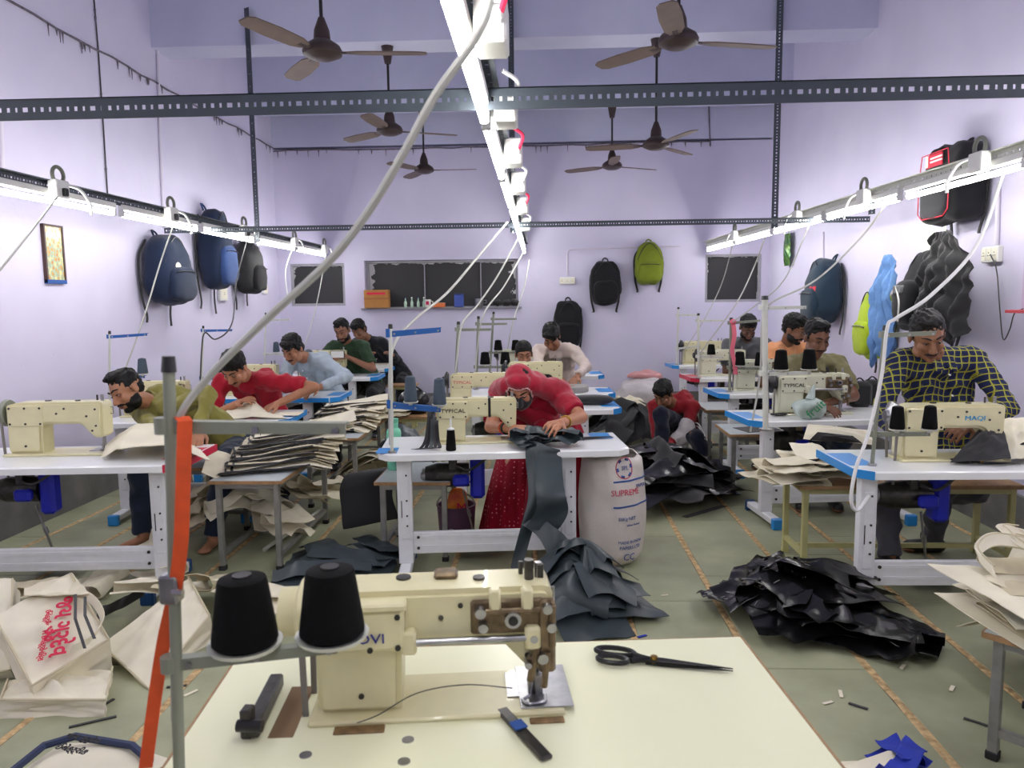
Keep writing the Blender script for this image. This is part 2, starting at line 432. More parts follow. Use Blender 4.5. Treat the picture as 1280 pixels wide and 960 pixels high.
# floor: stone slabs, cross joints, sandy strips between the columns
floorm = mat('floor_bed', (92, 88, 78), .9)
fl = struct(MB().box(((XL + XR) / 2, (YF + YB) / 2, -.05), (XR - XL + .5, YB - YF + .5, .08)).obj('floor', floorm, smooth=0))
def stone():
    m = bpy.data.materials.new('greenish_stone_slab'); m.use_nodes = True; nt = m.node_tree; b = nt.nodes['Principled BSDF']; L = nt.links.new
    tc = nt.nodes.new('ShaderNodeTexCoord'); gi = nt.nodes.new('ShaderNodeObjectInfo'); ge = nt.nodes.new('ShaderNodeNewGeometry')
    n = nt.nodes.new('ShaderNodeTexNoise'); n.inputs['Scale'].default_value = 2.2; n.inputs['Detail'].default_value = 8; L(ge.outputs['Position'], n.inputs['Vector'])
    r = nt.nodes.new('ShaderNodeValToRGB'); L(n.outputs['Fac'], r.inputs['Fac'])
    r.color_ramp.elements[0].position = .3; r.color_ramp.elements[0].color = (*lin((134, 136, 110)), 1)
    r.color_ramp.elements[1].position = .72; r.color_ramp.elements[1].color = (*lin((170, 173, 142)), 1)
    v = nt.nodes.new('ShaderNodeMapRange'); L(gi.outputs['Random'], v.inputs['Value']); v.inputs['To Min'].default_value = .9; v.inputs['To Max'].default_value = 1.08
    mx = nt.nodes.new('ShaderNodeMix'); mx.data_type = 'RGBA'; mx.blend_type = 'MULTIPLY'; mx.inputs['Factor'].default_value = 1
    cb = nt.nodes.new('ShaderNodeCombineColor'); [L(v.outputs[0], cb.inputs[i]) for i in range(3)]
    L(r.outputs['Color'], mx.inputs['A']); L(cb.outputs[0], mx.inputs['B']); L(mx.outputs['Result'], b.inputs['Base Color'])
    n2 = nt.nodes.new('ShaderNodeTexNoise'); n2.inputs['Scale'].default_value = 30; n2.inputs['Detail'].default_value = 6; L(ge.outputs['Position'], n2.inputs['Vector'])
    bp = nt.nodes.new('ShaderNodeBump'); bp.inputs['Strength'].default_value = .08; bp.inputs['Distance'].default_value = .01
    L(n2.outputs['Fac'], bp.inputs['Height']); L(bp.outputs['Normal'], b.inputs['Normal'])
    b.inputs['Roughness'].default_value = .5; b.inputs['Specular IOR Level'].default_value = .35
    return m
STONE = stone()
def sand():
    m = mat('sandy_joint_filler', (205, 176, 130), .9, var=.5, scale=28, bump=.6, bscale=80, dark=(146, 120, 82)); return m
SAND = sand()
PX = .4875; x0 = -.07 - PX * 8; sl_len = 1.1
slab_me = {}
b = MB().box((0, 0, -.011), (PX - .034, sl_len - .006, .022), .003); slab_mesh = b.mesh('stone_slab')
strip_mesh = None
for k in range(16):
    xa = x0 + PX * k
    if xa + .1 > XR: break
    x = xa + PX / 2
    if x - PX / 2 > XL - .3 and x < XR + .2:
        off = (k * .37) % sl_len
        for j in range(-1, 11):
            y = j * sl_len + off
            if y < -1 or y > YB: continue
            o = put(slab_mesh, 'stone_slab', STONE, fl, 0) if not slab_me else slab_me[0].copy()
            if slab_me: COL.objects.link(o)
            slab_me[0] = o; o.parent = fl; o.location = (x, y, 0)
    s = MB(); N = 60; ra = random.Random(k); vs = []; fs = []
    for j in range(N + 1):
        y = YF + (YB - YF) * j / N; wl, wr = .014 + ra.random() * .007, .014 + ra.random() * .007
        vs += [(xa - wl, y, -.001), (xa - wl * .6, y, .0015), (xa + wr * .6, y, .0015), (xa + wr, y, -.001)]
        if j: a = 4 * (j - 1); fs += [(a + q, a + q + 1, a + q + 5, a + q + 4) for q in range(3)]
    if XL < xa < XR: s.add(vs, fs).obj('joint_strip', SAND, fl, 180)

# ------------------------------------------------------------------ slotted angle bars, light rails
def angle_bar(name, label, a, b, w=.045, d1=None, d2=None, period=.05, parent=None, cat='bar', t=.004, holes=True):
    """L-section bar with real slots: each flange is a ladder of two edges and rungs"""
    a, b = V(a), V(b); L = (b - a).length; u = (b - a).normalized()
    d1 = V(d1).normalized(); d1 = (d1 - u * d1.dot(u)).normalized(); d2 = V(d2); d2 = (d2 - u * d2.dot(u) - d1 * d2.dot(d1)).normalized()
    mb = MB()
    def slab(s0, s1, e0, e1, d, nn):
        vs = []
        for s_ in (s0, s1):
            for e in (e0, e1):
                for q in (0, t): vs.append(a + u * s_ + d * e + nn * q)
        mb.add(vs, [(0, 1, 3, 2), (4, 6, 7, 5), (0, 4, 5, 1), (2, 3, 7, 6), (0, 2, 6, 4), (1, 5, 7, 3)])
    for d, nn in ((d1, d2), (d2, d1)):
        e0, e1 = w * .40, w * .62
        slab(0, L, 0, e0, d, nn); slab(0, L, e1, w, d, nn)
        s = 0; i = 0
        while s < L:
            gap = (period * .34, period * .16, period * .22, period * .16)[i % 4]; rung = period * .30
            slab(s, min(L, s + rung), e0, e1, d, nn); s += rung + gap; i += 1
    return mb
def bar_thing(name, label, cat='bar', *a, **k):
    o = angle_bar(name, label, *a, **k).obj(name, M_['angle'], smooth=0); return tag(o, label, cat)
FB = 2.72
za, zb = at(0, 131, Y=FB), at(1280, 101, Y=FB)
bar_thing('slotted_angle_bar', 'grey slotted angle bar crossing the room above the nearest tables', 'bar', (XL, FB, 2.34), (XR, FB, 2.34), w=.075, d1=(0, 0, -1), d2=(0, 1, -.0), period=.06)
BB = 6.85
zc = at(680, 277, Y=BB).z
bar_thing('slotted_angle_bar', 'thin grey slotted angle bar crossing the room near the back wall', 'bar', (at(205, 285, Y=BB).x, BB, zc), (at(1088, 265, Y=BB).x, BB, zc), w=.05, d1=(0, 0, -1), d2=(0, 1, 0), period=.045)
for x, zt, zb_, lab in ((-2.79, 4.38, 2.2, 'upright grey slotted angle bar hanging beside the left light rail'), (-.29, 4.8, 2.25, 'upright grey slotted angle bar hanging at the middle light rail'), (2.19, 4.8, 2.25, 'upright grey slotted angle bar hanging beside the right light rail')):
    bar_thing('hanger_bar', lab, 'bar', (x - .03, 7.36, zt), (x - .03, 7.36, zb_), w=.06, d1=(1, -.5, 0), d2=(0, 1, 0), period=.055)
for px, py0, py1, lab in ((210, 262, 284, 'short slotted upright stub on the left end of the thin cross bar'), (1086, 242, 268, 'short slotted upright stub on the right end of the thin cross bar')):
    p, q = at(px, py0, Y=BB - .06), at(px, py1, Y=BB - .06); bar_thing('bar_stub', lab, 'bar', p, q, w=.05, d1=(1, -.3, 0), d2=(0, 1, 0), period=.045)
TUBE = emit('fluorescent_glow', (1, .985, .95), TUBE_POWER)
endcap = mat('tube_end_cap', (225, 225, 225), .4)
RAILS = {'left': (V((-3.12, -1.0, 2.25)), V((-3.02, 10.5, 2.25))), 'right': (V((2.80, -1.0, 2.30)), V((2.21, 10.5, 2.24))), 'middle': (V((-.185, -1.0, 2.25)), V((-.265, 10.5, 2.25)))}
def tube_light():
    t = thing('tube_light', 'x', 'light')
    L = 1.2
    MB().box((0, L / 2, .055), (.045, L - .02, .04), .004).obj('batten', M_['plastic'], t, 0)
    MB().cyl((0, .03, .0), (0, L - .03, .0), .016, n=10).obj('glowing_tube', TUBE, t, 60)
    for y in (.018, L - .018): MB().box((0, y, .012), (.036, .03, .05), .005).obj('tube_end_cap', endcap, t, 0)
    return t
proto_tube = None
def place_tube(a, b, label, group):
    global proto_tube
    d = b - a
    o = tube_light() if proto_tube is None else copy_tree(proto_tube)
    if proto_tube is None: proto_tube = o
    o.location = a; o.rotation_euler = (math.asin(d.z / d.length), 0, -math.atan2(d.x, d.y)); tag(o, label, group=group)
    return o
for nm, (a, b) in RAILS.items():
    u = (b - a).normalized(); side = V((u.y, -u.x, 0))
    tag(angle_bar('', '', a + V((0, 0, .12)), b + V((0, 0, .12)), w=.055, d1=(1, 0, 0) if nm != 'right' else (-1, 0, 0), d2=(0, 0, -1), period=.05).obj('light_rail', M_['angle' if nm != 'right' else 'palestand'], smooth=0),
        'long slotted rail carrying the %s row of tube lights' % nm, 'rail')
    n = 9
    for i in range(n):
        s = (i + .0) * 1.265 + .1
        p = a + u * s + V((0, 0, .0)); q = p + u * 1.2
        place_tube(p, q, ('white fluorescent tube light of the %s row, %s' % (nm, ('far behind the camera', 'behind the camera', 'above the camera', 'nearest in view', 'second in view', 'third in view', 'fourth in view', 'fifth in view', 'last before the back wall')[i])), 'tube lights of the %s row' % nm)
# ------------------------------------------------------------------ sewing tables, machines, thread stands
TH = .74
def sewing_table(label, loc, rz, W=1.42, D=.55, band='blue', band_side='left', motor=True, group=None, detail=2, legx=None, colw=.085):
    """white industrial table: origin on the floor under its centre; operator sits at +y"""
    t = thing('sewing_table', label, 'table', loc, rz, group)
    top = MB(); c = .07; w, d = W / 2, D / 2; z0, z1 = TH - .042, TH
    poly = [(-w + c, -d), (w - c, -d), (w, -d + c), (w, d), (-w, d), (-w, -d + c)]
    n = len(poly); e = .008
    vs = []
    for z, k in ((z0, 0), (z1 - e, 0), (z1, e)):
        for x, y in poly: vs.append((x - math.copysign(k, x), y - math.copysign(k, y), z))
    fs = [(j * n + i, j * n + (i + 1) % n, (j + 1) * n + (i + 1) % n, (j + 1) * n + i) for j in (0, 1) for i in range(n)] + [tuple(reversed(range(n))), tuple(range(2 * n, 3 * n))]
    top.add(vs, fs).obj('tabletop', M_['laminate'], t, 30)
    if band:
        s = -1 if band_side == 'left' else 1
        b = MB(); x = s * (w + .004); L = .18
        b.box((x, c / 2 + .0, (z0 + z1) / 2), (.008, D - c - .004, .044), .002)
        cv = MB()
        vs = [(s * (w + .006), -d + c, z0 - .001), (s * (w - c), -d - .005, z0 - .001), (s * (w - c), -d - .005, z1 + .001), (s * (w + .006), -d + c, z1 + .001),
              (s * w, -d + c, z0 - .001), (s * (w - c), -d, z0 - .001), (s * (w - c), -d, z1 + .001), (s * w, -d + c, z1 + .001)]
        b.add(vs, [(0, 1, 2, 3), (7, 6, 5, 4), (0, 4, 5, 1), (3, 2, 6, 7), (0, 3, 7, 4), (1, 5, 6, 2)])
        b.obj('edge_band', M_[band], t, 0)
        MB().box((s * (w - .075), .02, z1 + .0006), (.13, D * .55, .0012)).obj('corner_sticker', M_[band], t, 0)
    lx = legx or (-w + .14, w - .30)
    cols = []
    for x in lx:
        l = MB(); l.box((x, -.18, .07 + (z0 - .07) / 2), (colw, .055, z0 - .07), .004); l.box((x, -.2105, .42), (colw * .55, .006, .40), .002)
        lo = l.obj('leg', M_['white_paint'], t, 0)
        k = MB()
        for z in (.30, .36, .45, .60): k.cyl((x + .012, -.2135, z), (x + .012, -.218, z), .006, n=8)
        k.box((x - .018, -.2145, .40), (.005, .003, .10))
        k.obj('adjuster_bolt', M_['darksteel'], lo, 0)
        f = MB(); f.box((x, -.15, .05), (colw * .8, .46, .045), .006); f.obj('foot', M_['white_paint'], t, 0)
        for y in (-.245, .245): MB().box((x, y - .15, .038), (colw * .86, .045, .076), .006).obj('foot_cap', M_['deepblue'] if band != 'blue' or y > 0 else M_['blue'], t, 0)
    a, b_ = lx
    cr = MB(); cr.box(((a + b_) / 2, -.18, .19), (b_ - a - colw, .03, .13), .004)
    cr.box(((a + b_) / 2, -.196, .225), (b_ - a - colw - .1, .004, .02)); cr.box(((a + b_) / 2, -.196, .165), (b_ - a - colw - .1, .004, .02))
    co_ = cr.obj('crossbar', M_['white_paint'], t, 0)
    k = MB()
    for x in (a + colw / 2 + .03, b_ - colw / 2 - .03):
        for z in (.16, .225): k.cyl((x, -.195, z), (x, -.201, z), .009, n=8)
    k.obj('crossbar_bolt', M_['darksteel'], co_, 0)
    if motor:
        mx = -w + .42
        mo = MB(); mo.cyl((mx - .10, .08, .53), (mx + .10, .08, .53), .075, n=18); mo.cyl((mx - .17, .08, .53), (mx - .10, .08, .53), .055, .075, n=18)
        mo.box((mx, .08, .62), (.05, .12, .12), .006); mo_ = mo.obj('motor', M_['darksteel'], t, 40)
        MB().box((mx + .15, .06, .52), (.09, .10, .26), .02).box((mx + .05, -.03, .52), (.10, .05, .07), .015).obj('motor_housing', M_['motorblue'], mo_, 30)
        MB().cyl((mx - .19, .08, .53), (mx - .17, .08, .53), .045, n=16).cyl((mx - .20, .08, .53), (mx - .19, .08, .53), .02, n=10).obj('pulley', M_['steel'], mo_, 40)
        g = MB(); g.tube(curve_pts([(mx + .02, .0, .60), (mx + .1, -.02, .58), (mx + .2, .0, .64), (mx + .26, .02, .69)]), .008, 6); g.obj('wiring', M_['cabled'], mo_)
        r = MB(); r.cyl((mx + .06, .06, .44), (mx + .13, .10, .10), .007, n=8); r.cyl((mx + .09, .078, .30), (mx + .10, .083, .26), .013, n=8); r.obj('treadle_rod', M_['steel'], t)
        MB().box((mx + .13, .10, .085), (.30, .20, .02), .005).obj('treadle', M_['darksteel'], t, 0)
    return t

MACH_OUT = [(-.225, .012), (-.065, .012), (-.062, .14), (-.055, .155), (-.04, .16), (.125, .16), (.145, .152), (.19, .10), (.205, .088), (.235, .088), (.245, .10), (.25, .255), (.243, .268), (.23, .272), (-.18, .272), (-.225, .262), (-.235, .25), (-.235, .03)]
def machine_body(s=1., dy=.06):
    b = MB(); b.prism([(x * s, z * s) for x, z in MACH_OUT], -dy * s, dy * s)
    me = b.mesh(); bm = bmesh.new(); bm.from_mesh(me)
    ed = [e for e in bm.edges if len(e.link_faces) == 2 and abs(abs(e.verts[0].co.y) - dy * s) < 1e-5 and abs(e.verts[0].co.y - e.verts[1].co.y) < 1e-5]
    bmesh.ops.bevel(bm, geom=ed, offset=.012 * s, segments=2, affect='EDGES'); bm.to_mesh(me); bm.free()
    return me
MACH_ME = {}
def sewing_machine(label, loc, rz, body='cream', brand=None, brand_mat='inkblack', two=False, s=1., wheel='black', group=None, band=None, detail=2):
    """lockstitch machine: origin on the table under its middle; handwheel at -x, needle at +x, seen from its back (-y)"""
    t = thing('sewing_machine', label, 'sewing machine', loc, rz, group)
    if s not in MACH_ME: MACH_ME[s] = machine_body(s)
    m = M_[body]
    put(MACH_ME[s].copy(), 'machine_body', m, t, 35)
    MB().box((.01 * s, 0, .006 * s), (.52 * s, .178 * s, .012 * s), .004).obj('bed', m, t, 0)
    MB().box((.20 * s, .02 * s, .0135 * s), (.09 * s, .10 * s, .003 * s)).obj('needle_plate', M_['steel'], t, 0)
    wm = M_[wheel]
    MB().lathe([(.02 * s, 0), (.066 * s, .002), (.07 * s, .01 * s), (.07 * s, .022 * s), (.055 * s, .03 * s), (.03 * s, .042 * s), (.028 * s, .055 * s)], 20, Matrix.Translation((-.245 * s, 0, .215 * s)) @ Matrix.Rotation(-PI / 2, 4, 'Y')).obj('handwheel', wm, t, 40)
    bl = MB()
    for y in (-.045, .045): bl.ribbon([(-.262 * s, y * s * 1.3, .22 * s), (-.262 * s, y * s, .02 * s), (-.262 * s, y * s * .8, -.12 * s)], (1, 0, 0), .012 * s, .006 * s)
    bl.obj('drive_belt', M_['belt'], t, 0)
    # cover plate on the pillar with its screws and lettering
    cp = MB(); cp.box((-.135 * s, -.0625 * s, .205 * s), (.175 * s, .007 * s, .105 * s), .003); cpo = cp.obj('cover_plate', m, t, 0)
    sc = MB()
    for x, z in ((-.212, .165), (-.212, .245), (-.135, .245), (-.06, .245), (-.06, .165), (-.135, .165)): sc.cyl((x * s, -.066 * s, z * s), (x * s, -.069 * s, z * s), .0055 * s, n=8)
    for x, z in ((.02, .215), (.17, .20), (.215, .15), (.215, .235), (.195, .125), (.06, .24)): sc.cyl((x * s, -.06 * s, z * s), (x * s, -.0635 * s, z * s), .0055 * s, n=8)
    sc.cyl((-.145 * s, -.06 * s, .05 * s), (-.145 * s, -.0635 * s, .05 * s), .006 * s, n=8)
    sc.obj('cover_screw', M_['darksteel'], t, 40)
    if brand: text(brand, .034 * s, 'lettering', M_[brand_mat], cpo, basis((1, 0, 0), (0, 0, 1), (-.135 * s, -.0668 * s, .20 * s)), sx=1.15)
    if band: MB().box((band * s, 0, .217 * s), (.016 * s, .128 * s, .118 * s), .004).obj('band_round_arm', M_['black'], t, 0)
    nb = MB(); nb.cyl((.225 * s, 0, .09 * s), (.225 * s, 0, .04 * s), .006 * s, n=8); nb.cyl((.225 * s, 0, .04 * s), (.225 * s, 0, .014 * s), .0018 * s, n=6)
    nb.cyl((.212 * s, .004, .10 * s), (.212 * s, .004, .03 * s), .005 * s, n=8); nb.cyl((.225 * s, 0, .265 * s), (.225 * s, 0, .305 * s), .008 * s, n=10); nb.obj('needle_bar', M_['steel'], t)
    MB().box((.216 * s, .004, .02 * s), (.03 * s, .045 * s, .006 * s), .002).box((.212 * s, .004, .033 * s), (.012 * s, .014 * s, .024 * s), .002).obj('presser_foot', M_['steel'], t, 0)
    tp = MB(); tp.cyl((.10 * s, .0, .27 * s), (.10 * s, .0, .277 * s), .013 * s, n=12); tp.cyl((-.06 * s, .02, .27 * s), (-.06 * s, .02, .276 * s), .016 * s, n=12); tp.cyl((.19 * s, .02 * s, .27 * s), (.19 * s, .02 * s, .30 * s), .005 * s, n=8)
    tp.obj('oil_cap', M_['darksteel'], t)
    if detail > 1:
        td = MB()
        for x, z in ((.19, .19), (.16, .235)): td.cyl((x * s, .06 * s, z * s), (x * s, .085 * s, z * s), .015 * s, .012 * s, n=12)
        td.obj('tension_dial', M_['steel'], t)
        MB().tube([(.246 * s, .03 * s, .20 * s), (.262 * s, .03 * s, .20 * s), (.262 * s, .03 * s, .235 * s), (.248 * s, .03 * s, .235 * s)], .003 * s, 6).obj('take_up_lever', M_['steel'], t)
    if two:   # walking-foot head: open front with rod, brackets and linkage
        MB().cyl((-.03 * s, -.078 * s, .172 * s), (.20 * s, -.078 * s, .172 * s), .0075 * s, n=10).obj('lifting_rod', M_['steel'], t)
        bk = MB()
        for x in (-.045, .205): bk.box((x * s, -.072 * s, .172 * s), (.032 * s, .032 * s, .05 * s), .006)
        for x in (.13, .195): bk.box((x * s, -.068 * s, .25 * s), (.024 * s, .024 * s, .055 * s), .005)
        bk.obj('rod_bracket', m, t, 0)
        lk = MB()
        lk.box((.155 * s, -.064 * s, .215 * s), (.15 * s, .012 * s, .075 * s), .006)
        lk.box((.235 * s, -.066 * s, .17 * s), (.035 * s, .02 * s, .16 * s), .006)
        for x0, z0, x1, z1, r in ((.10, .23, .22, .23, .007), (.215, .16, .20, .075, .008), (.235, .14, .228, .06, .007), (.195, .13, .235, .11, .006), (.245, .24, .245, .15, .008)): lk.cyl((x0 * s, -.078 * s, z0 * s), (x1 * s, -.074 * s, z1 * s), r * s, n=8)
        lk.obj('walking_foot_linkage', M_['oily'], t, 40)
        bt = MB()
        for x, z, r in ((.165, .215, .017), (.10, .232, .011), (.105, .20, .010), (.235, .235, .010), (.243, .195, .010), (.225, .128, .011), (.195, .115, .007), (.207, .172, .008)): bt.cyl((x * s, -.06 * s, z * s), (x * s, -.09 * s, z * s), r * s, n=12)
        bt.obj('bolt_head', M_['steel'], t)
        MB().cyl((.165 * s, -.088 * s, .215 * s), (.165 * s, -.0925 * s, .215 * s), .010 * s, n=12).obj('eccentric_hole', M_['black'], t)
    return t

def cone(label, loc, color='thread_black', h=.125, r=.048, group=None):
    t = thing('thread_cone', label, 'thread cone', loc, 0, group)
    MB().lathe([(r * .9, 0), (r, .006), (r * .98, .02), (r * .76, h - .012), (r * .72, h - .004), (r * .5, h)], 20).obj('wound_thread', M_[color], t, 40)
    MB().lathe([(r * .30, h - .003), (r * .30, h + .003), (r * .18, h + .003)], 10).obj('cone_tip', M_['black'] if color != 'thread_black' else M_['darksteel'], t)
    return t
NST = 0
def thread_stand(label, base, top, arm_to, lower=None, paint='greypaint', arm_paint=None, r=.010, cones=(), armh=.02, group=None, flatarm=True, cone_h=.125, cone_r=.048, cone_label=None, cone_color='thread_black', cone_group=None):
    """post from base to top; arm_to = end of upper arm; lower = (start height fraction, end point)"""
    base, top = V(base), V(top); t = thing('thread_stand', label, 'thread stand', base, 0, group); q = lambda p: V(p) - base
    pm, am = M_[paint], M_[arm_paint or paint]
    MB().cyl((0, 0, 0), q(top), r, n=10).obj('post', pm, t)
    MB().cyl((0, 0, 0), (0, 0, .012), r * 2.2, n=14).obj('post_nut', M_['steel'], t)
    MB().cyl(q(top) - (q(top)).normalized() * .004, q(top) + (q(top)).normalized() * .022, r * 1.25, r * 1.05, n=10).obj('post_cap', M_['black'], t)
    def arm(a, e, name):
        d = (e - a); u = d.normalized(); s = V((0, 0, 1)).cross(u).normalized()
        vs = []; T = .004
        # angle-section arm: upright web and top flange, tapering ends
        for p, hh in ((a, armh), (e, armh * .8)):
            vs += [p + V((0, 0, -hh)) - s * T, p + V((0, 0, -hh)), p + V((0, 0, 0)), p + s * armh, p + s * armh + V((0, 0, T)), p + V((0, 0, T)) - s * T]
        m = MB().add(vs, [tuple(range(5, -1, -1)), tuple(range(6, 12))] + [(i, (i + 1) % 6, 6 + (i + 1) % 6, 6 + i) for i in range(6)])
        m.cyl(a - u * .012 - V((0, 0, armh)), a - u * .012 + V((0, 0, armh * .6)), r * 1.5, n=10)
        o = m.obj(name, am, t, 0)
        k = MB()
        for f in (.08, .5, .95): p = a + d * f - V((0, 0, armh * .45)); k.cyl(p - s * (T + .004), p + s * .004, .006, n=8)
        k.obj('arm_rivet', M_['steel'], o)
    sl = q(top)
    if arm_to is not None:
        f = (V(arm_to).z - base.z) / (top.z - base.z); arm(sl * min(f, .97), q(arm_to), 'upper_arm')
    if lower:
        hz, e = lower; a = sl * ((hz - base.z) / (top.z - base.z)); arm(a, q(e), 'lower_arm')
        for fr in cones:
            p = a.lerp(q(e), fr) + V((0, 0, .012))
            MB().lathe([(.012, -.012), (.012, 0), (cone_r * 1.05, .002), (cone_r * 1.14, .010), (cone_r * 1.02, .006), (.012, .006)], 20, Matrix.Translation(p)).obj('spool_plate', M_['palestand'], t)
            cl_ = cone_label or 'black thread cone on a thread stand'
            if len(cones) > 1: cl_ += ', nearer the post' if fr == cones[0] else ', at the arm end'
            cone(cl_ or 'black thread cone on a thread stand', base + p + V((0, 0, .008)), cone_color, cone_h, cone_r, cone_group)
    return t

# ---- the eleven tables the photograph shows (floor position of the centre, turn, length)
def tl(corner, rz, W, D, side):
    """centre of a table from the near corner at its aisle end"""
    c, s = math.cos(rz), math.sin(rz); dx, dy = (W / 2 if side == 'left' else -W / 2), D / 2
    return V((corner[0] + c * dx - s * dy, corner[1] + s * dx + c * dy, 0))
TAB = {}
def add_table(k, label, corner, deg, W, D, side, band, group=None, **kw):
    c = tl(corner, R(deg), W, D, side); TAB[k] = (c, R(deg)); return sewing_table(label, c, R(deg), W, D, band, side, group=group, **kw)
def on(k, x, y, z=0.):
    c, a = TAB[k]; return V((c.x + math.cos(a) * x - math.sin(a) * y, c.y + math.sin(a) * x + math.cos(a) * y, TH + z))
SD = (-.63, .40)
add_table('R1', 'white sewing table with blue corner in front of the man in the checked shirt', (1.55, 3.70), 1.0, 1.40, .56, 'left', 'blue', legx=(-.62, .5))
add_table('R2', 'white sewing table with blue edge before the man in the olive T-shirt', (1.45, 5.24), 6, 1.40, .56, 'left', 'blue')
add_table('R3', 'white sewing table with blue edge, third from the front along the right wall', (1.585, 6.76), 5, 1.36, .54, 'left', 'blue')
add_table('R4', 'white sewing table with a red edge near the man in the grey T-shirt', (1.60, 8.14), 5, 1.32, .54, 'left', 'red', detail=1)
add_table('R5', 'white sewing table with blue edge closest to the back wall on the right', (1.66, 9.72), 3, 1.25, .5, 'left', 'blue', detail=1)
add_table('C1', 'white sewing table at which the woman in red sews', (-.955, 4.155), 5.4, 1.46, .56, 'left', None, legx=(-.585, .375))
add_table('C2', 'white sewing table behind the woman in red with a charcoal roll on it', (.61, 5.89), 4, 1.42, .55, 'right', 'blue')
add_table('C3', 'white sewing table before the man in the beige shirt', (.65, 6.85), 3, 1.42, .55, 'right', 'blue')
add_table('C4', 'white sewing table farthest back in the middle row', (.68, 8.55), 2, 1.40, .6, 'right', 'blue', detail=1)
add_table('L1', 'white sewing table with a red edge at which the man in the olive shirt works', (-1.99, 3.90), 4, 1.46, .60, 'right', 'red', legx=(-.75, .58))
add_table('L2', 'white sewing table with blue end before the man in the red T-shirt', (-1.90, 5.42), 4, 1.40, .56, 'right', 'blue')
add_table('L3', 'white sewing table with blue front before the man in the pale blue shirt', (-1.88, 6.70), 2, 1.40, .56, 'right', 'blue')
add_table('L4', 'white sewing table with blue end before the man in the green T-shirt', (-1.93, 8.52), 2, 1.36, .54, 'right', 'blue', detail=1)
add_table('L5', 'white sewing table with blue end before the man in the black shirt', (-2.0, 9.62), 2, 1.30, .5, 'right', 'blue', detail=1)
MB_blue = MB().box((-.68, -.17, TH + .0007), (.12, .16, .0014)); MB_blue.box((.62, .16, TH + .0007), (.13, .20, .0014))
for o in list(bpy.data.objects):
    if o.get('label', '').startswith('white sewing table at which the woman'):
        MB_blue.obj('blue_sticker', M_['blue'], o, 0); T_C1 = o
# blue paint on the front of the pale blue shirt man's table
for o in list(bpy.data.objects):
    if o.get('label', '').startswith('white sewing table with blue front'):
        MB().box((.0, -.28, TH - .021), (1.24, .008, .040), .002).obj('front_edge_band', M_['blue'], o, 0)

# ---- machines
sewing_machine('off-white sewing machine the man in the checked shirt is using', on('R1', -.13, .02), R(1), 'cream', None, s=1.08, wheel='steel')
mr1 = [o for o in bpy.data.objects if o.get('category') == 'sewing machine'][-1]
text('MAQI', .034, 'lettering', mat('sky_blue_ink', (40, 150, 200), .5), mr1, basis((1, 0, 0), (0, 0, 1), (.11, -.0665, .225)), sx=1.25)
sewing_machine('cream machine with a walking foot in front of the man in the olive T-shirt', on('R2', -.16, .03), R(6), 'cream2', 'TYPICAL', two=True, s=1.1)
sewing_machine('cream sewing machine under two black cones on the third right-hand table', on('R3', -.22, .03), R(5), 'cream2', None, two=True, s=1.05, detail=1)
sewing_machine('cream sewing machine on the table with the red edge', on('R4', -.26, .04), R(5), 'cream2', None, s=1.05, detail=1)
sewing_machine('yellowish sewing machine on the rear right table by the back wall', on('R5', -.18, .03), R(3), 'cream', None, s=1.1, detail=1)
sewing_machine('cream sewing machine with a black band used by the woman in red', on('C1', -.165, .06), R(5.4), 'cream', 'TYPICAL', s=1.0, band=.085)
sewing_machine('cream sewing machine half hidden by the red veil', on('C2', -.42, .05), R(4), 'cream', 'TYPICAL', s=1.0, brand_mat='ink', detail=1)
sewing_machine('cream sewing machine with worn green patch in front of the woman in black', on('C3', -.02, -.02), R(3), 'cream', None, s=1.05, detail=1)
sewing_machine('cream sewing machine farthest back in the middle row', on('C4', -.25, .05), R(2), 'cream2', None, s=1.05, detail=1)
sewing_machine('cream sewing machine with a grey handwheel at the left edge', on('L1', -.09, .09), R(4), 'cream', None, s=1.13, wheel='greypaint')
sewing_machine('cream sewing machine in the hands of the man in the red T-shirt', on('L2', -.40, .06), R(4), 'cream', None, two=True, s=1.0)
sewing_machine('cream sewing machine beside the man in the pale blue shirt', on('L3', -.20, .05), R(2), 'cream', None, s=1.05, detail=1)
sewing_machine('cream sewing machine beside the man in the green T-shirt', on('L4', .0, .02), R(2), 'cream', None, s=1.1, detail=1)

# ---- thread stands
def st(px, py, k, dy):   # a foot standing on table k, at depth offset dy from its centre line
    Y = TAB[k][0].y + dy; p = at(px, py, Y=Y); p.z = TH; return p
b = at(1090, 582, Z=TH); Yb = b.y
thread_stand('leaning grey thread stand with two black cones before the man in the checked shirt', b, at(1106, 412, Y=Yb), at(1170, 415, Y=Yb - .12), (at(1095, 541, Y=Yb).z, at(1163, 541, Y=Yb - .1)), cones=(.40, .98), cone_h=.115, cone_r=.036, cone_label='slim black thread cone on the leaning stand', cone_group='cones on the leaning stand')
b = at(957, 538, Z=TH); Yb = b.y
thread_stand('thick white thread stand with two black cones before the man in the olive T-shirt', b, at(956, 374, Y=Yb), at(1008, 383, Y=Yb - .05), (at(956, 466, Y=Yb).z, at(1014, 465, Y=Yb - .1)), paint='palestand', r=.019, cones=(.34, .95), cone_h=.125, cone_r=.046, cone_label='black thread cone on the thick white stand', cone_group='cones on the white stand')
b = at(912, 490, Z=TH); Yb = b.y
thread_stand('grey thread stand with a pink strip tied to it', b, at(914, 400, Y=Yb), at(950, 400, Y=Yb - .05), (at(914, 459, Y=Yb).z, at(952, 460, Y=Yb - .05)), r=.014, cones=(.3, .95), cone_h=.125, cone_r=.05, cone_label='black thread cone beside the pink strip', cone_group='cones by the pink strip')
b = at(873, 473, Z=TH); Yb = b.y
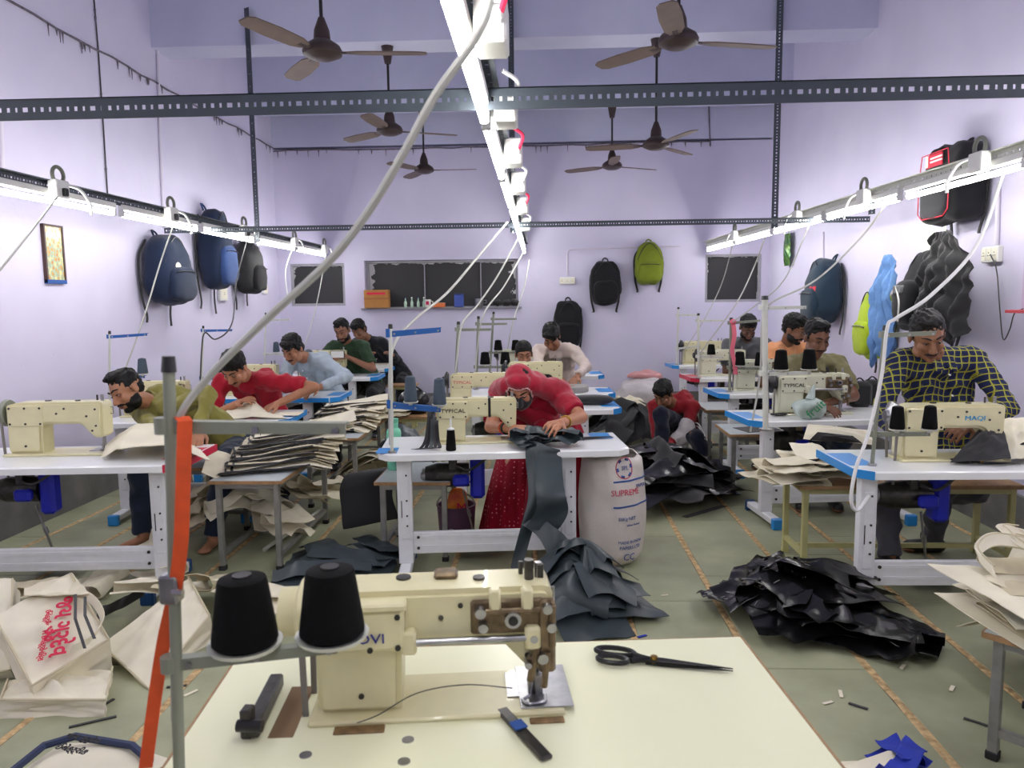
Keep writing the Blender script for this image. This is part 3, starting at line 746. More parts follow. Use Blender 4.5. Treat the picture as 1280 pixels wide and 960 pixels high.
thread_stand('slim pale thread stand on the table with the red edge', b, at(873, 394, Y=Yb), at(904, 400, Y=Yb - .05), (at(873, 445, Y=Yb).z, at(905, 446, Y=Yb - .05)), paint='palestand', r=.013, cones=(.5,), cone_h=.11, cone_r=.045, cone_label='black thread cone above the red-edged table')
b = at(846, 456, Z=TH); Yb = b.y
thread_stand('slim pale thread stand nearest the back wall on the right', b, at(848, 386, Y=Yb), at(872, 393, Y=Yb - .05), (at(848, 435, Y=Yb).z, at(876, 432, Y=Yb - .05)), paint='palestand', r=.013)
b = at(490, 566, Z=TH); Yb = b.y
thread_stand('white thread stand with blue arms on the table of the woman in red', b, at(488, 410, Y=Yb), at(551, 410, Y=Yb - .03), (at(489, 504, Y=Yb).z, at(551, 510, Y=Yb - .08)), paint='palestand', arm_paint='bluearm', r=.011, armh=.03, cones=(.40, .98), cone_h=.145, cone_r=.038, cone_color='thread_grey', cone_label='tall slate thread cone on the blue arm by the red sari', cone_group='slate cones on the blue arm')
for (px, py, k), tx, ty, ax, ly, n, lab in (((568, 500, 'C2'), 573, 405, 616, 475, 1, 'grey thread stand just left of the red veil'), ((595, 487, 'C3'), 598, 398, 634, 458, 2, 'grey thread stand with black cones behind the red veil'), ((612, 468, 'C4'), 617, 392, 646, 440, 2, 'grey thread stand with small black cones farthest back in the middle')):
    b = at(px, py, Z=TH); Yb = b.y
    thread_stand(lab, b, at(tx, ty, Y=Yb), at(ax, ty + 6, Y=Yb - .05), (at(tx, ly, Y=Yb).z, at(ax + 4, ly, Y=Yb - .05)), paint='greypaint', r=.013, cones=(.25, .85)[:n] if n > 1 else (), cone_h=.12, cone_r=.05, cone_label='black thread cone on a stand ' + ('farthest back in the middle' if 'farthest' in lab else 'just behind the red veil'), cone_group='black cones behind the red veil')
for px, py, tx, ty, ax, ay, ly, lab, pt in ((136, 505, 137, 417, 184, 417, 470, 'cream thread stand with a blue arm behind the man in the olive shirt', 'bluearm'), (252, 497, 254, 410, 290, 412, 472, 'white thread stand with a blue arm behind the man in the red T-shirt', 'bluearm'), (331, 470, 332, 393, 362, 399, 442, 'slim rosy thread stand behind the man in the pale blue shirt', None)):
    k = {136: 'L2', 252: 'L3', 331: 'L4'}[px]; Yb = TAB[k][0].y + .2; b = at(px, py, Y=Yb); b.z = TH
    c = () if px != 331 else (.5,)
    if px != 331: p2 = at(px + 45, ly, Y=Yb - .05)
    else: p2 = at(360, ly, Y=Yb - .05)
    thread_stand(lab, b, at(tx, ty, Y=Yb), at(ax, ay, Y=Yb - .05), (at(tx, ly, Y=Yb).z, p2), paint='palestand', arm_paint=pt, r=.009, cones=(.95,) if px != 331 else (.5,), cone_h=.12, cone_r=.04, cone_color='thread_grey', cone_label='slate thread cone behind the man in the ' + lab.split('man in the ')[-1])
# ------------------------------------------------------------------ people
S = 1.1
def skin_mat(name, rgb): return mat(name, tuple(min(255, int(v * 1.12)) for v in rgb), .5, var=.12, scale=18, spec=.4, bump=.05, bscale=150)
HAIR = mat('black_hair', (13, 12, 12), .55, var=.3, scale=60, bump=.4, bscale=120, spec=.25)
HAIR2 = mat('greying_black_hair', (22, 20, 20), .55, var=.4, scale=70, bump=.4, bscale=120, spec=.3)
EYEW = mat('eye_white', (205, 198, 190), .3); IRIS = mat('dark_iris', (24, 16, 12), .2)
def fabric(name, rgb, var=.12, scale=10, bump=.25, **k): return mat(name, rgb, .85, var=var, scale=scale, bump=bump, bscale=260, spec=.2, sheen=.15, **k)
def ik(a, b, la, lb, hint):
    a, b, hint = V(a), V(b), V(hint); d = b - a; L = min(d.length, (la + lb) * .995); u = d.normalized()
    x = (la * la - lb * lb + L * L) / (2 * L); h = math.sqrt(max(0, la * la - x * x)); n = (hint - u * hint.dot(u)).normalized()
    return a + u * x + n * h
def hand(mb, wrist, d, palm_n, k=1., curl=.5, thumb=1):
    """palm and five unequal bent fingers; d = direction of the hand, palm_n = out of the palm"""
    d = V(d).normalized(); nrm = V(palm_n); nrm = (nrm - d * nrm.dot(d)).normalized(); s = d.cross(nrm) * thumb; k = k * S
    w = V(wrist); mb.cap_(w, w + d * .03 * k, .024 * k, .026 * k)
    for f, o in enumerate((-.028, -.009, .010, .028)): mb.cap_(w + d * .025 * k + s * o * .6 * k, w + d * .085 * k + s * o * k, .016 * k, .0125 * k, 10)
    for f, (o, L) in enumerate(((-.033, .062), (-.011, .078), (.012, .084), (.034, .074))):
        p = w + d * .088 * k + s * o * k; a = 0.; sp = s * (o * 3.4)
        for j, fr in enumerate((.46, .31, .23)):
            a += curl * (.75, .85, .6)[j]
            q = p + ((d + sp * (1 - j * .3)) * math.cos(a) + nrm * math.sin(a)).normalized() * L * fr * k
            mb.cap_(p, q, (.0098, .0088, .008)[j] * k, (.0088, .008, .0066)[j] * k, 8); p = q
    p = w + d * .03 * k + s * .024 * k; a = p + (d * .6 + s * .75 + nrm * .25).normalized() * .042 * k; b_ = a + (d * .95 + s * .2 + nrm * .35).normalized() * .032 * k
    mb.cap_(p, a, .015 * k, .0115 * k, 8); mb.cap_(a, b_, .0105 * k, .0085 * k, 8)

def head(mb, c, f, up, k=1.):
    """adds the head's solids; returns a function from head space (x = person's left, y = forward, z = up) to the room"""
    f = V(f).normalized(); up = V(up); up = (up - f * up.dot(f)).normalized(); l = up.cross(f); kk = S * k
    MX = Matrix(((l.x, f.x, up.x), (l.y, f.y, up.y), (l.z, f.z, up.z))); c = V(c)
    g = lambda x, y, z: c + MX @ V((x * kk, y * kk, z * kk))
    E = lambda x, y, z, a, b, d: mb.ell(g(x, y, z), (a * kk, b * kk, d * kk), MX)
    E(0, -.012, .035, .076, .096, .09); E(0, .018, -.04, .062, .072, .075); E(0, .045, -.085, .034, .036, .03)
    E(0, .066, -.1, .02, .017, .016)
    for s in (-1, 1):
        E(s * .036, .058, -.022, .026, .026, .026); E(s * .048, .02, -.07, .022, .04, .026)
        mb.cap_(g(s * .01, .082, .036), g(s * .042, .068, .036), .0115 * kk, .010 * kk, 8)
        mb.cap_(g(s * .018, .079, .0195), g(s * .042, .070, .0185), .0085 * kk, .008 * kk, 8)          # eyelid
        E(s * .011, .100, -.033, .010, .012, .009)
        E(s * .079, -.012, -.002, .009, .020, .032)
    mb.cap_(g(0, .082, .022), g(0, .110, -.026), .009 * kk, .0135 * kk, 8)
    E(0, .083, -.058, .026, .013, .012); E(0, .080, -.07, .021, .013, .010)
    return g, MX, kk
def face_parts(root, g, MX, kk, brow=True, moustache=0., beard=0., hairm=HAIR, lips=(120, 70, 62), eyes='down', mask=None, hair='short', seed=1, hairless=False):
    for s, nm in ((1, 'eye'), (-1, 'eye')):
        e = MB().ell(g(s * .031, .0775, .0115), (.0115 * kk, .0075 * kk, .0038 * kk), MX, 10, 7).obj('eye', EYEW, root, 180)
        MB().ell(g(s * .031, .0845, .0105), (.0056 * kk, .004 * kk, .0038 * kk), MX, 8, 6).obj('iris', IRIS, e, 180)
        MB().tube([g(s * .0165, .0835, .016), g(s * .031, .0895, .0172), g(s * .0455, .0785, .0135)], .0022 * kk, 5).obj('lash_line', IRIS, e)
        if brow: MB().tube([g(s * .012, .0955, .040), g(s * .030, .0885, .0475), g(s * .052, .0690, .042)], [.0042 * kk, .0050 * kk, .0025 * kk], 6).obj('eyebrow', hairm, root)
    if mask is None:
        lm = mat('lips_%d_%d_%d' % lips, lips, .45)
        lp = MB(); lp.tube([g(-.023, .086, -.060), g(-.008, .0955, -.0565), g(.008, .0955, -.0565), g(.023, .086, -.060)], [.003 * kk, .0052 * kk, .0052 * kk, .003 * kk], 6)
        lp.tube([g(-.020, .086, -.063), g(0, .0935, -.0675), g(.020, .086, -.063)], [.003 * kk, .0062 * kk, .003 * kk], 6); lp.obj('lips', lm, root)
    if moustache and mask is None:
        MB().tube([g(-.030, .076, -.057), g(-.014, .094, -.0475), g(0, .0975, -.0455), g(.014, .094, -.0475), g(.030, .076, -.057)], [.004 * kk, .0075 * kk * moustache, .006 * kk * moustache, .0075 * kk * moustache, .004 * kk], 7).obj('moustache', hairm, root)
    if beard and mask is None:
        b = MB(); b.ell(g(0, .016, -.052), (.0635 * kk, .0725 * kk, .070 * kk), MX, 16, 10); b.ell(g(0, .057, -.098), (.034 * kk, .033 * kk, .022 * kk), MX); [b.ell(g(s_ * .048, .02, -.07), (.0255 * kk, .043 * kk, .030 * kk), MX) for s_ in (-1, 1)]
        me = remesh(b, .006, 2); P = verts_np(me); c = np.array(g(0, 0, 0)); A = np.array(MX); Q = (P - c) @ A / kk
        # keep the jaw line: below cheeks and moustache, open at the mouth
        bm = bmesh.new(); bm.from_mesh(me); bm.verts.ensure_lookup_table()
        cut = (.012 - .062 * np.clip((Q[:, 1] + .005) / .06, 0, 1)); mouth = (np.abs(Q[:, 0]) < .026) & (Q[:, 2] > -.078) & (Q[:, 1] > .04)
        kill = (Q[:, 2] > cut) | mouth | (Q[:, 1] < -.025)
        bmesh.ops.delete(bm, geom=[bm.verts[i] for i in np.nonzero(kill)[0]], context='VERTS'); bm.to_mesh(me); bm.free()
        put(me, 'beard', hairm, root, 180)
    if hairless: return
    h = MB(); E = lambda x, y, z, a, b, d: h.ell(g(x, y, z), (a * kk, b * kk, d * kk), MX)
    if hair in ('short', 'full'):
        v = 1.06 if hair == 'full' else 1.
        E(0, -.022, .058, .083 * v, .098 * v, .086 * v); E(0, -.05, .005, .071, .064, .07); E(0, .018, .112, .062 * v, .056 * v, .030 * v)
        for s in (-1, 1): E(s * .070, -.005, .045, .014, .036, .04); E(s * .0725, .012, .018, .006, .010, .022)
    elif hair == 'quiff':
        E(0, -.022, .058, .082, .097, .086); E(0, -.05, .005, .070, .062, .068); E(0, .020, .118, .064, .058, .032); E(.012, .048, .108, .045, .026, .020)
        for s in (-1, 1): E(s * .070, -.005, .045, .012, .034, .04); E(s * .0725, .012, .016, .005, .009, .024)
    elif hair == 'fringe':
        E(0, -.018, .062, .087, .102, .086); E(0, -.05, .0, .074, .066, .075); E(0, .050, .090, .068, .042, .034); E(.02, .078, .066, .042, .016, .022)
        for s in (-1, 1): E(s * .072, .0, .035, .014, .038, .045)
    elif hair == 'tied':
        E(0, -.022, .056, .084, .101, .087); E(0, -.05, .0, .076, .069, .078); E(0, -.125, .0, .038, .034, .038)
        for s in (-1, 1): E(s * .069, -.005, .03, .011, .036, .045)
    me = remesh(h, .0065, 2, .0012 if hair == 'tied' else .0036, 85, seed, True); put(me, 'hair', hairm, root, 180)
def person(label, pel, neck, hd, face, hands, hint=((.6, .3, -.8), (-.6, .3, -.8)), knees=None, feet=None, lat=None, skin=(132, 92, 70), shirt=None, sleeve='long', pants=None, voxel=.007, palm=((0, .3, -1), (0, .3, -1)), curl=.55, up=None, hunch=.05, collar=True, hm=HAIR, shoes=None, torso=1., hscale=1., facekw={}, wr=.007, bare_feet=False, shirt_end=None, groupseed=1, neckline=None):
    """a seated or standing worker from joint positions; every joint lies in the room, y away from the photographer"""
    pel, neck, hd = V(pel), V(neck), V(hd); root_loc = V((pel.x, pel.y, 0)); fd = V(face).normalized()
    if (hd - neck).length > .165 * S: neck = hd + (neck - hd).normalized() * .165 * S
    if lat is None: lat = V((0, 0, 1)).cross(V((fd.x, fd.y, 0)))
    lat = V(lat).normalized(); sp = (neck - pel).normalized(); back = sp.cross(lat).normalized()
    fwd = V((lat.y, -lat.x, 0)) * 1.0
    if back.dot(fwd) > 0: back = -back
    mid = pel.lerp(neck, .5) + back * hunch; ch = pel.lerp(neck, .80) + back * hunch * .8
    sh = [neck + lat * s * .175 * S * torso - sp * .055 * S - back * .015 for s in (1, -1)]
    la, lb = .300 * S, .265 * S
    hands = [V(h) for h in hands]; elb = []
    for i in (0, 1):
        h = V(hint[i]); elb.append(ik(sh[i], hands[i], la, lb, lat * h.x + fwd * -h.y + V((0, 0, h.z))))
    B = MB(); tw = torso
    for s in (1, -1):
        B.cap_(pel + lat * s * .075 * S, mid + lat * s * .055 * S, .098 * S, .085 * S); B.cap_(mid + lat * s * .055 * S, ch + lat * s * .075 * S * tw, .085 * S, .095 * S)
        i = 0 if s == 1 else 1
        B.cap_(neck - sp * .03 * S, sh[i], .045 * S, .052 * S); B.cap_(sh[i], elb[i], .050 * S, .040 * S); B.cap_(elb[i], hands[i], .040 * S, .0265 * S)
        d = (hands[i] - elb[i]).normalized(); hand(B, hands[i], d, palm[i], 1., curl, 1 if i == 0 else -1)
    upv = V(up) if up is not None else (sp * .6 + V((0, 0, 1)) * .7)
    g, MX, kk = head(B, hd, fd, upv, hscale)
    B.cap_(neck - sp * .04 * S, g(0, -.025, -.06), .058 * S, .052 * S)
    legs = knees is not None
    if legs:
        hip = [pel + lat * s * .085 * S - sp * .02 for s in (1, -1)]
        for i in (0, 1):
            k, f = V(knees[i]), V(feet[i]); B.cap_(hip[i], k, .078 * S, .056 * S); B.cap_(k, f + V((0, 0, .05)), .056 * S, .036 * S)
            fw = V((f.x - hip[i].x, f.y - hip[i].y, 0)); fw = (fwd if fw.length < .12 else fw).normalized()
            B.cap_(f + V((0, 0, .035)) - fw * .03, f + fw * .14 + V((0, 0, .022)), .036, .026); B.ell(f + fw * .14 + V((0, 0, .02)), (.045, .045, .018))
    me = remesh(B, voxel, 3 if voxel < .0075 else 2)
    skm = skin_mat('skin_%d_%d_%d' % tuple(skin), skin)
    T = Matrix.Translation(-root_loc); me.transform(T)
    root = put(me, 'person', skm, None, 180, root_loc); tag(root, label, 'person')
    def child(m2, name, m, sm=180): m2.transform(T); return put(m2, name, m, root, sm)
    before = set(root.children)
    face_parts(root, g, MX, kk, hairm=hm, **facekw)
    for o in root.children_recursive: o.data.transform(T)
    if shirt:
        G = MB(); q = 1.0
        for s in (1, -1):
            i = 0 if s == 1 else 1
            G.cap_(pel + lat * s * .078 * S + sp * .04, mid + lat * s * .062 * S, .115 * S, .103 * S); G.cap_(mid + lat * s * .062 * S, ch + lat * s * .080 * S * tw, .104 * S, .110 * S)
            G.cap_(neck - sp * .035 * S + lat * s * .03, sh[i], .064 * S, .074 * S); G.cap_(neck - sp * .075 * S - back * .02, neck - sp * .04 * S - back * .004, .085 * S, .066 * S); G.cap_(ch + lat * s * .06, sh[i], .09 * S, .07 * S)
            e = elb[i]
            if sleeve == 'short':
                d = (e - sh[i]); G.cyl(sh[i] - d * .05, sh[i] + d * .80, .070 * S, .066 * S, 16)
            else:
                G.cap_(sh[i], e, .066 * S, .055 * S); d = hands[i] - e
                G.cyl(e - d * .02, e + d * (.90 if sleeve == 'long' else .55), .055 * S, .040 * S if sleeve == 'long' else .05 * S, 16)
        sm = remesh(G, .011 if voxel < .0075 else .014, 3, wr, 26, int(abs(pel.x * 100)) + groupseed)
        so = child(sm, 'shirt', shirt)
        if collar:
            c = MB(); n0 = neck - sp * .012 * S; fr = -back
            ring = []; N = 14
            for k in range(N):
                t = PI * .12 + 2 * PI * .88 * k / (N - 1); ring.append(n0 + (lat * math.sin(t) * .066 + fr * math.cos(t) * .068) * S + sp * (-.012 - .030 * math.cos(t)) * S)
            c.ribbon(ring, sp, .034 * S, .006)
            for s in (1, -1): c.add([n0 + fr * .066 * S + lat * s * .012 * S - sp * .03 * S, n0 + fr * .064 * S + lat * s * .06 * S - sp * .015 * S, n0 + fr * .094 * S + lat * s * .055 * S - sp * .075 * S, n0 + fr * .098 * S + lat * s * .014 * S - sp * .066 * S,
                                     n0 + fr * .072 * S + lat * s * .012 * S - sp * .026 * S, n0 + fr * .070 * S + lat * s * .06 * S - sp * .011 * S, n0 + fr * .102 * S + lat * s * .055 * S - sp * .072 * S, n0 + fr * .106 * S + lat * s * .014 * S - sp * .062 * S],
                                    [(0, 1, 2, 3), (7, 6, 5, 4), (0, 4, 5, 1), (1, 5, 6, 2), (2, 6, 7, 3), (3, 7, 4, 0)])
            cm = c.mesh(); cm.transform(T); put(cm, 'collar', shirt, so, 50)
            bt = MB()
            for q in (.12, .27, .42, .57): p = neck.lerp(pel, q) + fr * (.118 * S - .0 * q) + back * hunch * q; bt.cyl(p, p + fr * .014, .0045, n=8)
            bm_ = bt.mesh(); bm_.transform(T); put(bm_, 'button', M_['plastic'], so, 50)
    if legs and pants:
        G = MB()
        for i in (0, 1):
            k, f = V(knees[i]), V(feet[i]); G.cap_(hip[i], k, .098 * S, .074 * S); G.cyl(k.lerp(f, -.02), f + V((0, 0, .075)), .074 * S, .060 * S, 16); G.cap_(k, k + V((0, 0, .001)), .074 * S)
        G.cap_(hip[0], hip[1], .108 * S)
        pm = remesh(G, .013, 3, wr * 1.1, 22, 5 + groupseed); child(pm, 'trousers', pants)
        if shoes:
            for i in (0, 1):
                f = V(feet[i]); fw = V((f.x - hip[i].x, f.y - hip[i].y, 0)); fw = (fwd if fw.length < .12 else fw).normalized(); s_ = MB(); s_.cap_(f + V((0, 0, .045)) - fw * .035, f + fw * .14 + V((0, 0, .036)), .048, .042); s_.box((0, 0, .01), (.01, .01, .01), M=Matrix.Translation(f))
                child(remesh(s_, .012, 2), 'shoe', shoes)
    return root, dict(g=g, MX=MX, kk=kk, T=T, sh=sh, elb=elb, mid=mid, ch=ch, lat=lat, sp=sp, back=back, fwd=fwd, child=child)
def ring_band(info, root, i, frac, name, m, r=.034, t=.006, elb_hand=None):
    e, h = info['elb'][i], elb_hand[i]; c = V(e).lerp(V(h), frac); d = (V(h) - V(e)).normalized(); u, _, w_ = frame_of(d)
    me = MB().tube([c + (u * math.cos(2 * PI * k / 18) + w_ * math.sin(2 * PI * k / 18)) * r for k in range(18)], t, 6, closed=True).mesh(); info['child'](me, name, m)
jeans = fabric('dark_blue_jeans', (30, 40, 58)); charcoal = fabric('charcoal_trousers', (74, 74, 80)); blackp = fabric('black_trousers', (26, 26, 30)); navyp = fabric('navy_track_pants', (20, 24, 42))
def plaid():
    m = bpy.data.materials.new('navy_and_yellow_check'); m.use_nodes = True; nt = m.node_tree; b = nt.nodes['Principled BSDF']; L = nt.links.new
    tc = nt.nodes.new('ShaderNodeTexCoord'); sp = nt.nodes.new('ShaderNodeSeparateXYZ'); L(tc.outputs['Object'], sp.inputs[0])
    n = nt.nodes.new('ShaderNodeTexNoise'); n.inputs['Scale'].default_value = 5; L(tc.outputs['Object'], n.inputs['Vector'])
    def mth(op, a, bb=0., cc=None):
        q = nt.nodes.new('ShaderNodeMath'); q.operation = op
        for i, x in enumerate((a, bb)):
            if isinstance(x, (int, float)): q.inputs[i].default_value = x
            else: L(x, q.inputs[i])
        return q.outputs[0]
    def line(c, per, w, off):
        f = mth('FRACT', mth('ADD', mth('MULTIPLY', mth('ADD', c, mth('MULTIPLY', n.outputs['Fac'], .006)), 1 / per), off)); return mth('LESS_THAN', f, w)
    x = mth('ADD', sp.outputs['X'], mth('MULTIPLY', sp.outputs['Y'], .15)); z = mth('ADD', sp.outputs['Z'], mth('MULTIPLY', sp.outputs['Y'], .5))
    yl = mth('MAXIMUM', mth('MAXIMUM', line(x, .040, .15, 0), line(z, .040, .15, .1)), 0); mid = mth('MAXIMUM', line(x, .040, .55, .62), line(z, .040, .55, .72))
    m1 = nt.nodes.new('ShaderNodeMix'); m1.data_type = 'RGBA'; L(mid, m1.inputs['Factor']); m1.inputs['A'].default_value = (*lin((74, 82, 62)), 1); m1.inputs['B'].default_value = (*lin((34, 40, 74)), 1)
    m2 = nt.nodes.new('ShaderNodeMix'); m2.data_type = 'RGBA'; L(yl, m2.inputs['Factor']); L(m1.outputs['Result'], m2.inputs['A']); m2.inputs['B'].default_value = (*lin((158, 156, 62)), 1)
    L(m2.outputs['Result'], b.inputs['Base Color']); b.inputs['Roughness'].default_value = .85; b.inputs['Specular IOR Level'].default_value = .2
    return m
def A(px, py, Y): return at(px, py, Y=Y)

# man in the checked shirt (front right), perched behind table R1
Y = 4.38
hp = (A(1228, 540, 4.15), A(1206, 556, 4.10)); hp = [V((2.33, 4.16, .90)), V((1.98, 4.10, .82))]
person('moustached man in a navy and yellow checked shirt guiding canvas under the needle', A(1196, 604, 4.66), A(1172, 446, 4.50), A(1159, 421, 4.32), (-.10, -1, -.55), hp,
       hint=((.9, -.1, -.35), (-.5, .2, -.9)), knees=(V((2.38, 4.52, .50)), V((2.04, 4.48, .48))), feet=(A(1248, 722, 4.62) * V((1, 1, 0)) if 0 else V((2.42, 4.68, 0)), V((2.02, 4.38, 0))), skin=(122, 84, 62), shirt=plaid(), sleeve='mid', pants=charcoal, voxel=.0062, hm=HAIR2, facekw=dict(moustache=1., hair='short', lips=(104, 62, 54), seed=3), shoes=M_['black'], lat=(1, .05, 0), torso=1.12, palm=((-.4, .2, -1), (.2, .3, -1)), curl=.5)
# man in olive T-shirt
hp = [V((2.11, 5.62, .82)), V((2.0, 5.52, .80))]
ol_, oi = person('man in an olive T-shirt with dark chest stripes behind a walking foot machine', A(1015, 560, 6.15), A(1012, 453, 6.02), A(1021, 423, 5.88), (.18, -1, -.45), hp, hint=((1.2, .1, -.3), (-.7, .2, -.8)), knees=(V((2.2, 5.6, .52)), V((1.95, 5.6, .52))), feet=(V((2.2, 5.7, 0)), V((1.95, 5.7, 0))),
       skin=(104, 70, 54), shirt=fabric('olive_green_jersey', (122, 116, 84)), sleeve='short', pants=jeans, voxel=.0068, collar=True, facekw=dict(moustache=.8, hair='quiff', seed=5, lips=(96, 56, 50)), torso=1.12, shoes=M_['black'])
G_ = MB(); fr_ = -oi['back']; nk = A(1012, 453, 6.02)
so_ = [c for c in ol_.children if c.name.split('.')[0] == 'shirt'][0]
for k_ in range(4):
    c_ = oi['ch'] + fr_ * (.118 * S) + oi['sp'] * (.05 - .035 * k_); G_.ribbon([c_ - oi['lat'] * .04, c_ + fr_ * .006, c_ + oi['lat'] * .04], oi['sp'], .020, .012)
for s_ in (1, -1): c_ = oi['ch'] + fr_ * (.116 * S) + oi['lat'] * s_ * .085; G_.ribbon([c_ + oi['sp'] * .09, c_ + fr_ * .008 + oi['sp'] * .03, c_ - oi['sp'] * .02], oi['lat'], .022, .012)
m__ = G_.mesh(); m__.transform(oi['T']); put(m__, 'chest_stripe', M_['stripe'], so_, 40)
p_ol = bpy.data.objects[-1] if False else [o for o in bpy.data.objects if o.get('category') == 'person'][-1]
# man in orange
person('bearded man in a peach T-shirt seen from the side, head bowed', A(985, 520, 7.5), A(978, 436, 7.35), A(993, 412, 7.2), (.85, -.75, -.45), [V((2.6, 7.0, .84)), V((2.3, 7.0, .82))], knees=(V((2.3, 7.0, .5)), V((2.05, 7.0, .5))), feet=(V((2.3, 7.1, 0)), V((2.05, 7.1, 0))),
       skin=(112, 76, 58), shirt=fabric('peach_jersey', (226, 158, 112)), sleeve='short', pants=blackp, voxel=.009, collar=False, facekw=dict(beard=1, moustache=1, hair='full', seed=6), lat=(.9, .4, 0), shoes=M_['black'])
# man in grey T-shirt
person('man in a grey T-shirt looking down behind the red-edged table', A(930, 505, 8.85), A(933, 428, 8.72), A(935, 410, 8.55), (.08, -1, -.75), [V((2.25, 8.35, .86)), V((2.45, 8.45, .86))][::-1], knees=(V((2.4, 8.4, .5)), V((2.15, 8.4, .5))), feet=(V((2.4, 8.5, 0)), V((2.15, 8.5, 0))),
       skin=(92, 64, 50), shirt=fabric('grey_marl_jersey', (92, 94, 98)), sleeve='short', pants=blackp, voxel=.009, collar=False, torso=1.15, facekw=dict(beard=1, hair='full', seed=8), shoes=M_['black'])
# squatting boy
bl = V((1.36, 7.75, 0))
boy_, bi = person('young man in a red and white jersey squatting on the floor beside black bags', V((1.42, 7.85, .26)), A(846, 508, 7.62), A(829, 493, 7.45), (-.55, -.75, -.65), [A(826, 556, 7.25), A(842, 560, 7.2)], knees=(A(826, 517, 7.32), A(872, 548, 7.25)), feet=(V((1.15, 7.25, 0)), V((1.52, 7.2, 0))), lat=(.9, -.25, 0),
       skin=(128, 88, 66), shirt=fabric('dark_red_jersey', (138, 26, 36)), sleeve='long', pants=navyp, voxel=.008, collar=False, facekw=dict(hair='fringe', seed=11), shoes=M_['black'], hunch=.1)
wbm = fabric('white_jersey', (206, 200, 200))
e_ = bi['elb'][0]; G_ = MB(); G_.cap_(e_, e_.lerp(A(826, 556, 7.25), .34), .088, .075); G_.cap_(bi['sh'][0].lerp(e_, .62), e_, .092, .090); G_.cap_(e_, e_ - V((0, .02, .09)), .075, .05)
so_ = [c for c in boy_.children if c.name.split('.')[0] == 'shirt'][0]
m__ = remesh(G_, .010, 3, .006, 26, 5); m__.transform(bi['T']); put(m__, 'white_sleeve', wbm, so_, 180)
G_ = MB(); kn = A(872, 548, 7.25)
for k_ in (0, .03): G_.tube(curve_pts([V((1.47, 7.70, .30 - k_)), V((1.52, 7.48, .36 - k_)), kn + V((.06, -.05, .03 - k_))], 5), .008, 5)
m__ = G_.mesh(); m__.transform(bi['T']); put(m__, 'white_stripe', wbm, boy_, 180)
boy = [o for o in bpy.data.objects if o.get('category') == 'person'][-1]
# man in the olive shirt, front left, leaning over the canvas
hp = [V((-2.14, 4.52, .84)), V((-2.36, 4.46, .84))]
person('young man in an olive button shirt leaning far over his work', V((-2.30, 5.28, .60)), A(190, 506, 4.94), A(159, 489, 4.74), (-.42, -.92, -.45), hp, hint=((1.3, .1, .35), (-.3, .2, -.9)), knees=(V((-2.12, 4.80, .56)), V((-2.72, 4.84, .58))), feet=(V((-2.2, 4.75, 0)), V((-2.70, 4.80, 0))), lat=(.88, -.45, 0),
       skin=(150, 106, 80), shirt=fabric('olive_shirt_cotton', (128, 122, 60)), sleeve='long', pants=jeans, voxel=.0062, facekw=dict(moustache=1., beard=1., hair='quiff', seed=13, lips=(130, 78, 66)), palm=((-.5, 0, -1), (0, .3, -1)), up=(-.35, .0, 1), hunch=.09, hscale=.97)
# man in red T-shirt
hp = [V((-2.06, 5.72, .83)), V((-2.38, 5.66, .83))]
person('man in a red T-shirt bowing over a sheet of canvas', V((-2.30, 6.10, .55)), A(308, 468, 5.90), A(293, 461, 5.72), (-.12, -.95, -.9), hp, hint=((1.2, .1, -.2), (-.9, .1, -.5)), knees=(V((-2.1, 5.75, .56)), V((-2.5, 5.75, .56))), feet=(V((-2.1, 5.8, 0)), V((-2.5, 5.8, 0))),
       skin=(150, 104, 78), shirt=fabric('crimson_jersey', (160, 22, 42)), sleeve='short', pants=blackp, voxel=.0068, collar=False, torso=1.15, facekw=dict(hair='full', seed=15, moustache=.6), up=(0, -.3, 1), shoes=M_['black'], hunch=.08)
# man in pale blue shirt
hp = [V((-2.06, 6.75, .83)), V((-2.32, 6.82, .83))]
person('young man in a pale blue shirt with rolled forearms flat on his table', V((-2.18, 7.5, .55)), A(385, 446, 7.15), A(366, 437, 6.98), (-.35, -.95, -.6), hp, hint=((1.2, .1, -.3), (-.9, .1, -.5)), knees=(V((-2.0, 6.95, .54)), V((-2.4, 6.95, .54))), feet=(V((-2.0, 7.0, 0)), V((-2.4, 7.0, 0))),
       skin=(140, 96, 72), shirt=fabric('pale_blue_cotton', (168, 182, 194)), sleeve='long', pants=blackp, voxel=.0075, facekw=dict(hair='fringe', seed=17, moustache=.5), shoes=M_['black'], hunch=.07)
# man in dark green T-shirt
person('bearded man in a dark green T-shirt holding a phone at the left back', V((-2.18, 9.15, .58)), A(434, 429, 8.95), A(428, 414, 8.8), (-.10, -1, -.45), [V((-2.28, 8.72, .95)), V((-2.52, 8.7, .93))], hint=((1., .1, -.7), (-.9, .1, -.7)), knees=(V((-2.0, 8.6, .54)), V((-2.4, 8.6, .54))), feet=(V((-2.0, 8.7, 0)), V((-2.4, 8.7, 0))),
       skin=(120, 82, 62), shirt=fabric('bottle_green_jersey', (44, 66, 46)), sleeve='short', pants=blackp, voxel=.009, collar=False, facekw=dict(beard=1, moustache=1, hair='quiff', seed=19), shoes=M_['black'])
p_ph = A(424, 434, 8.62)
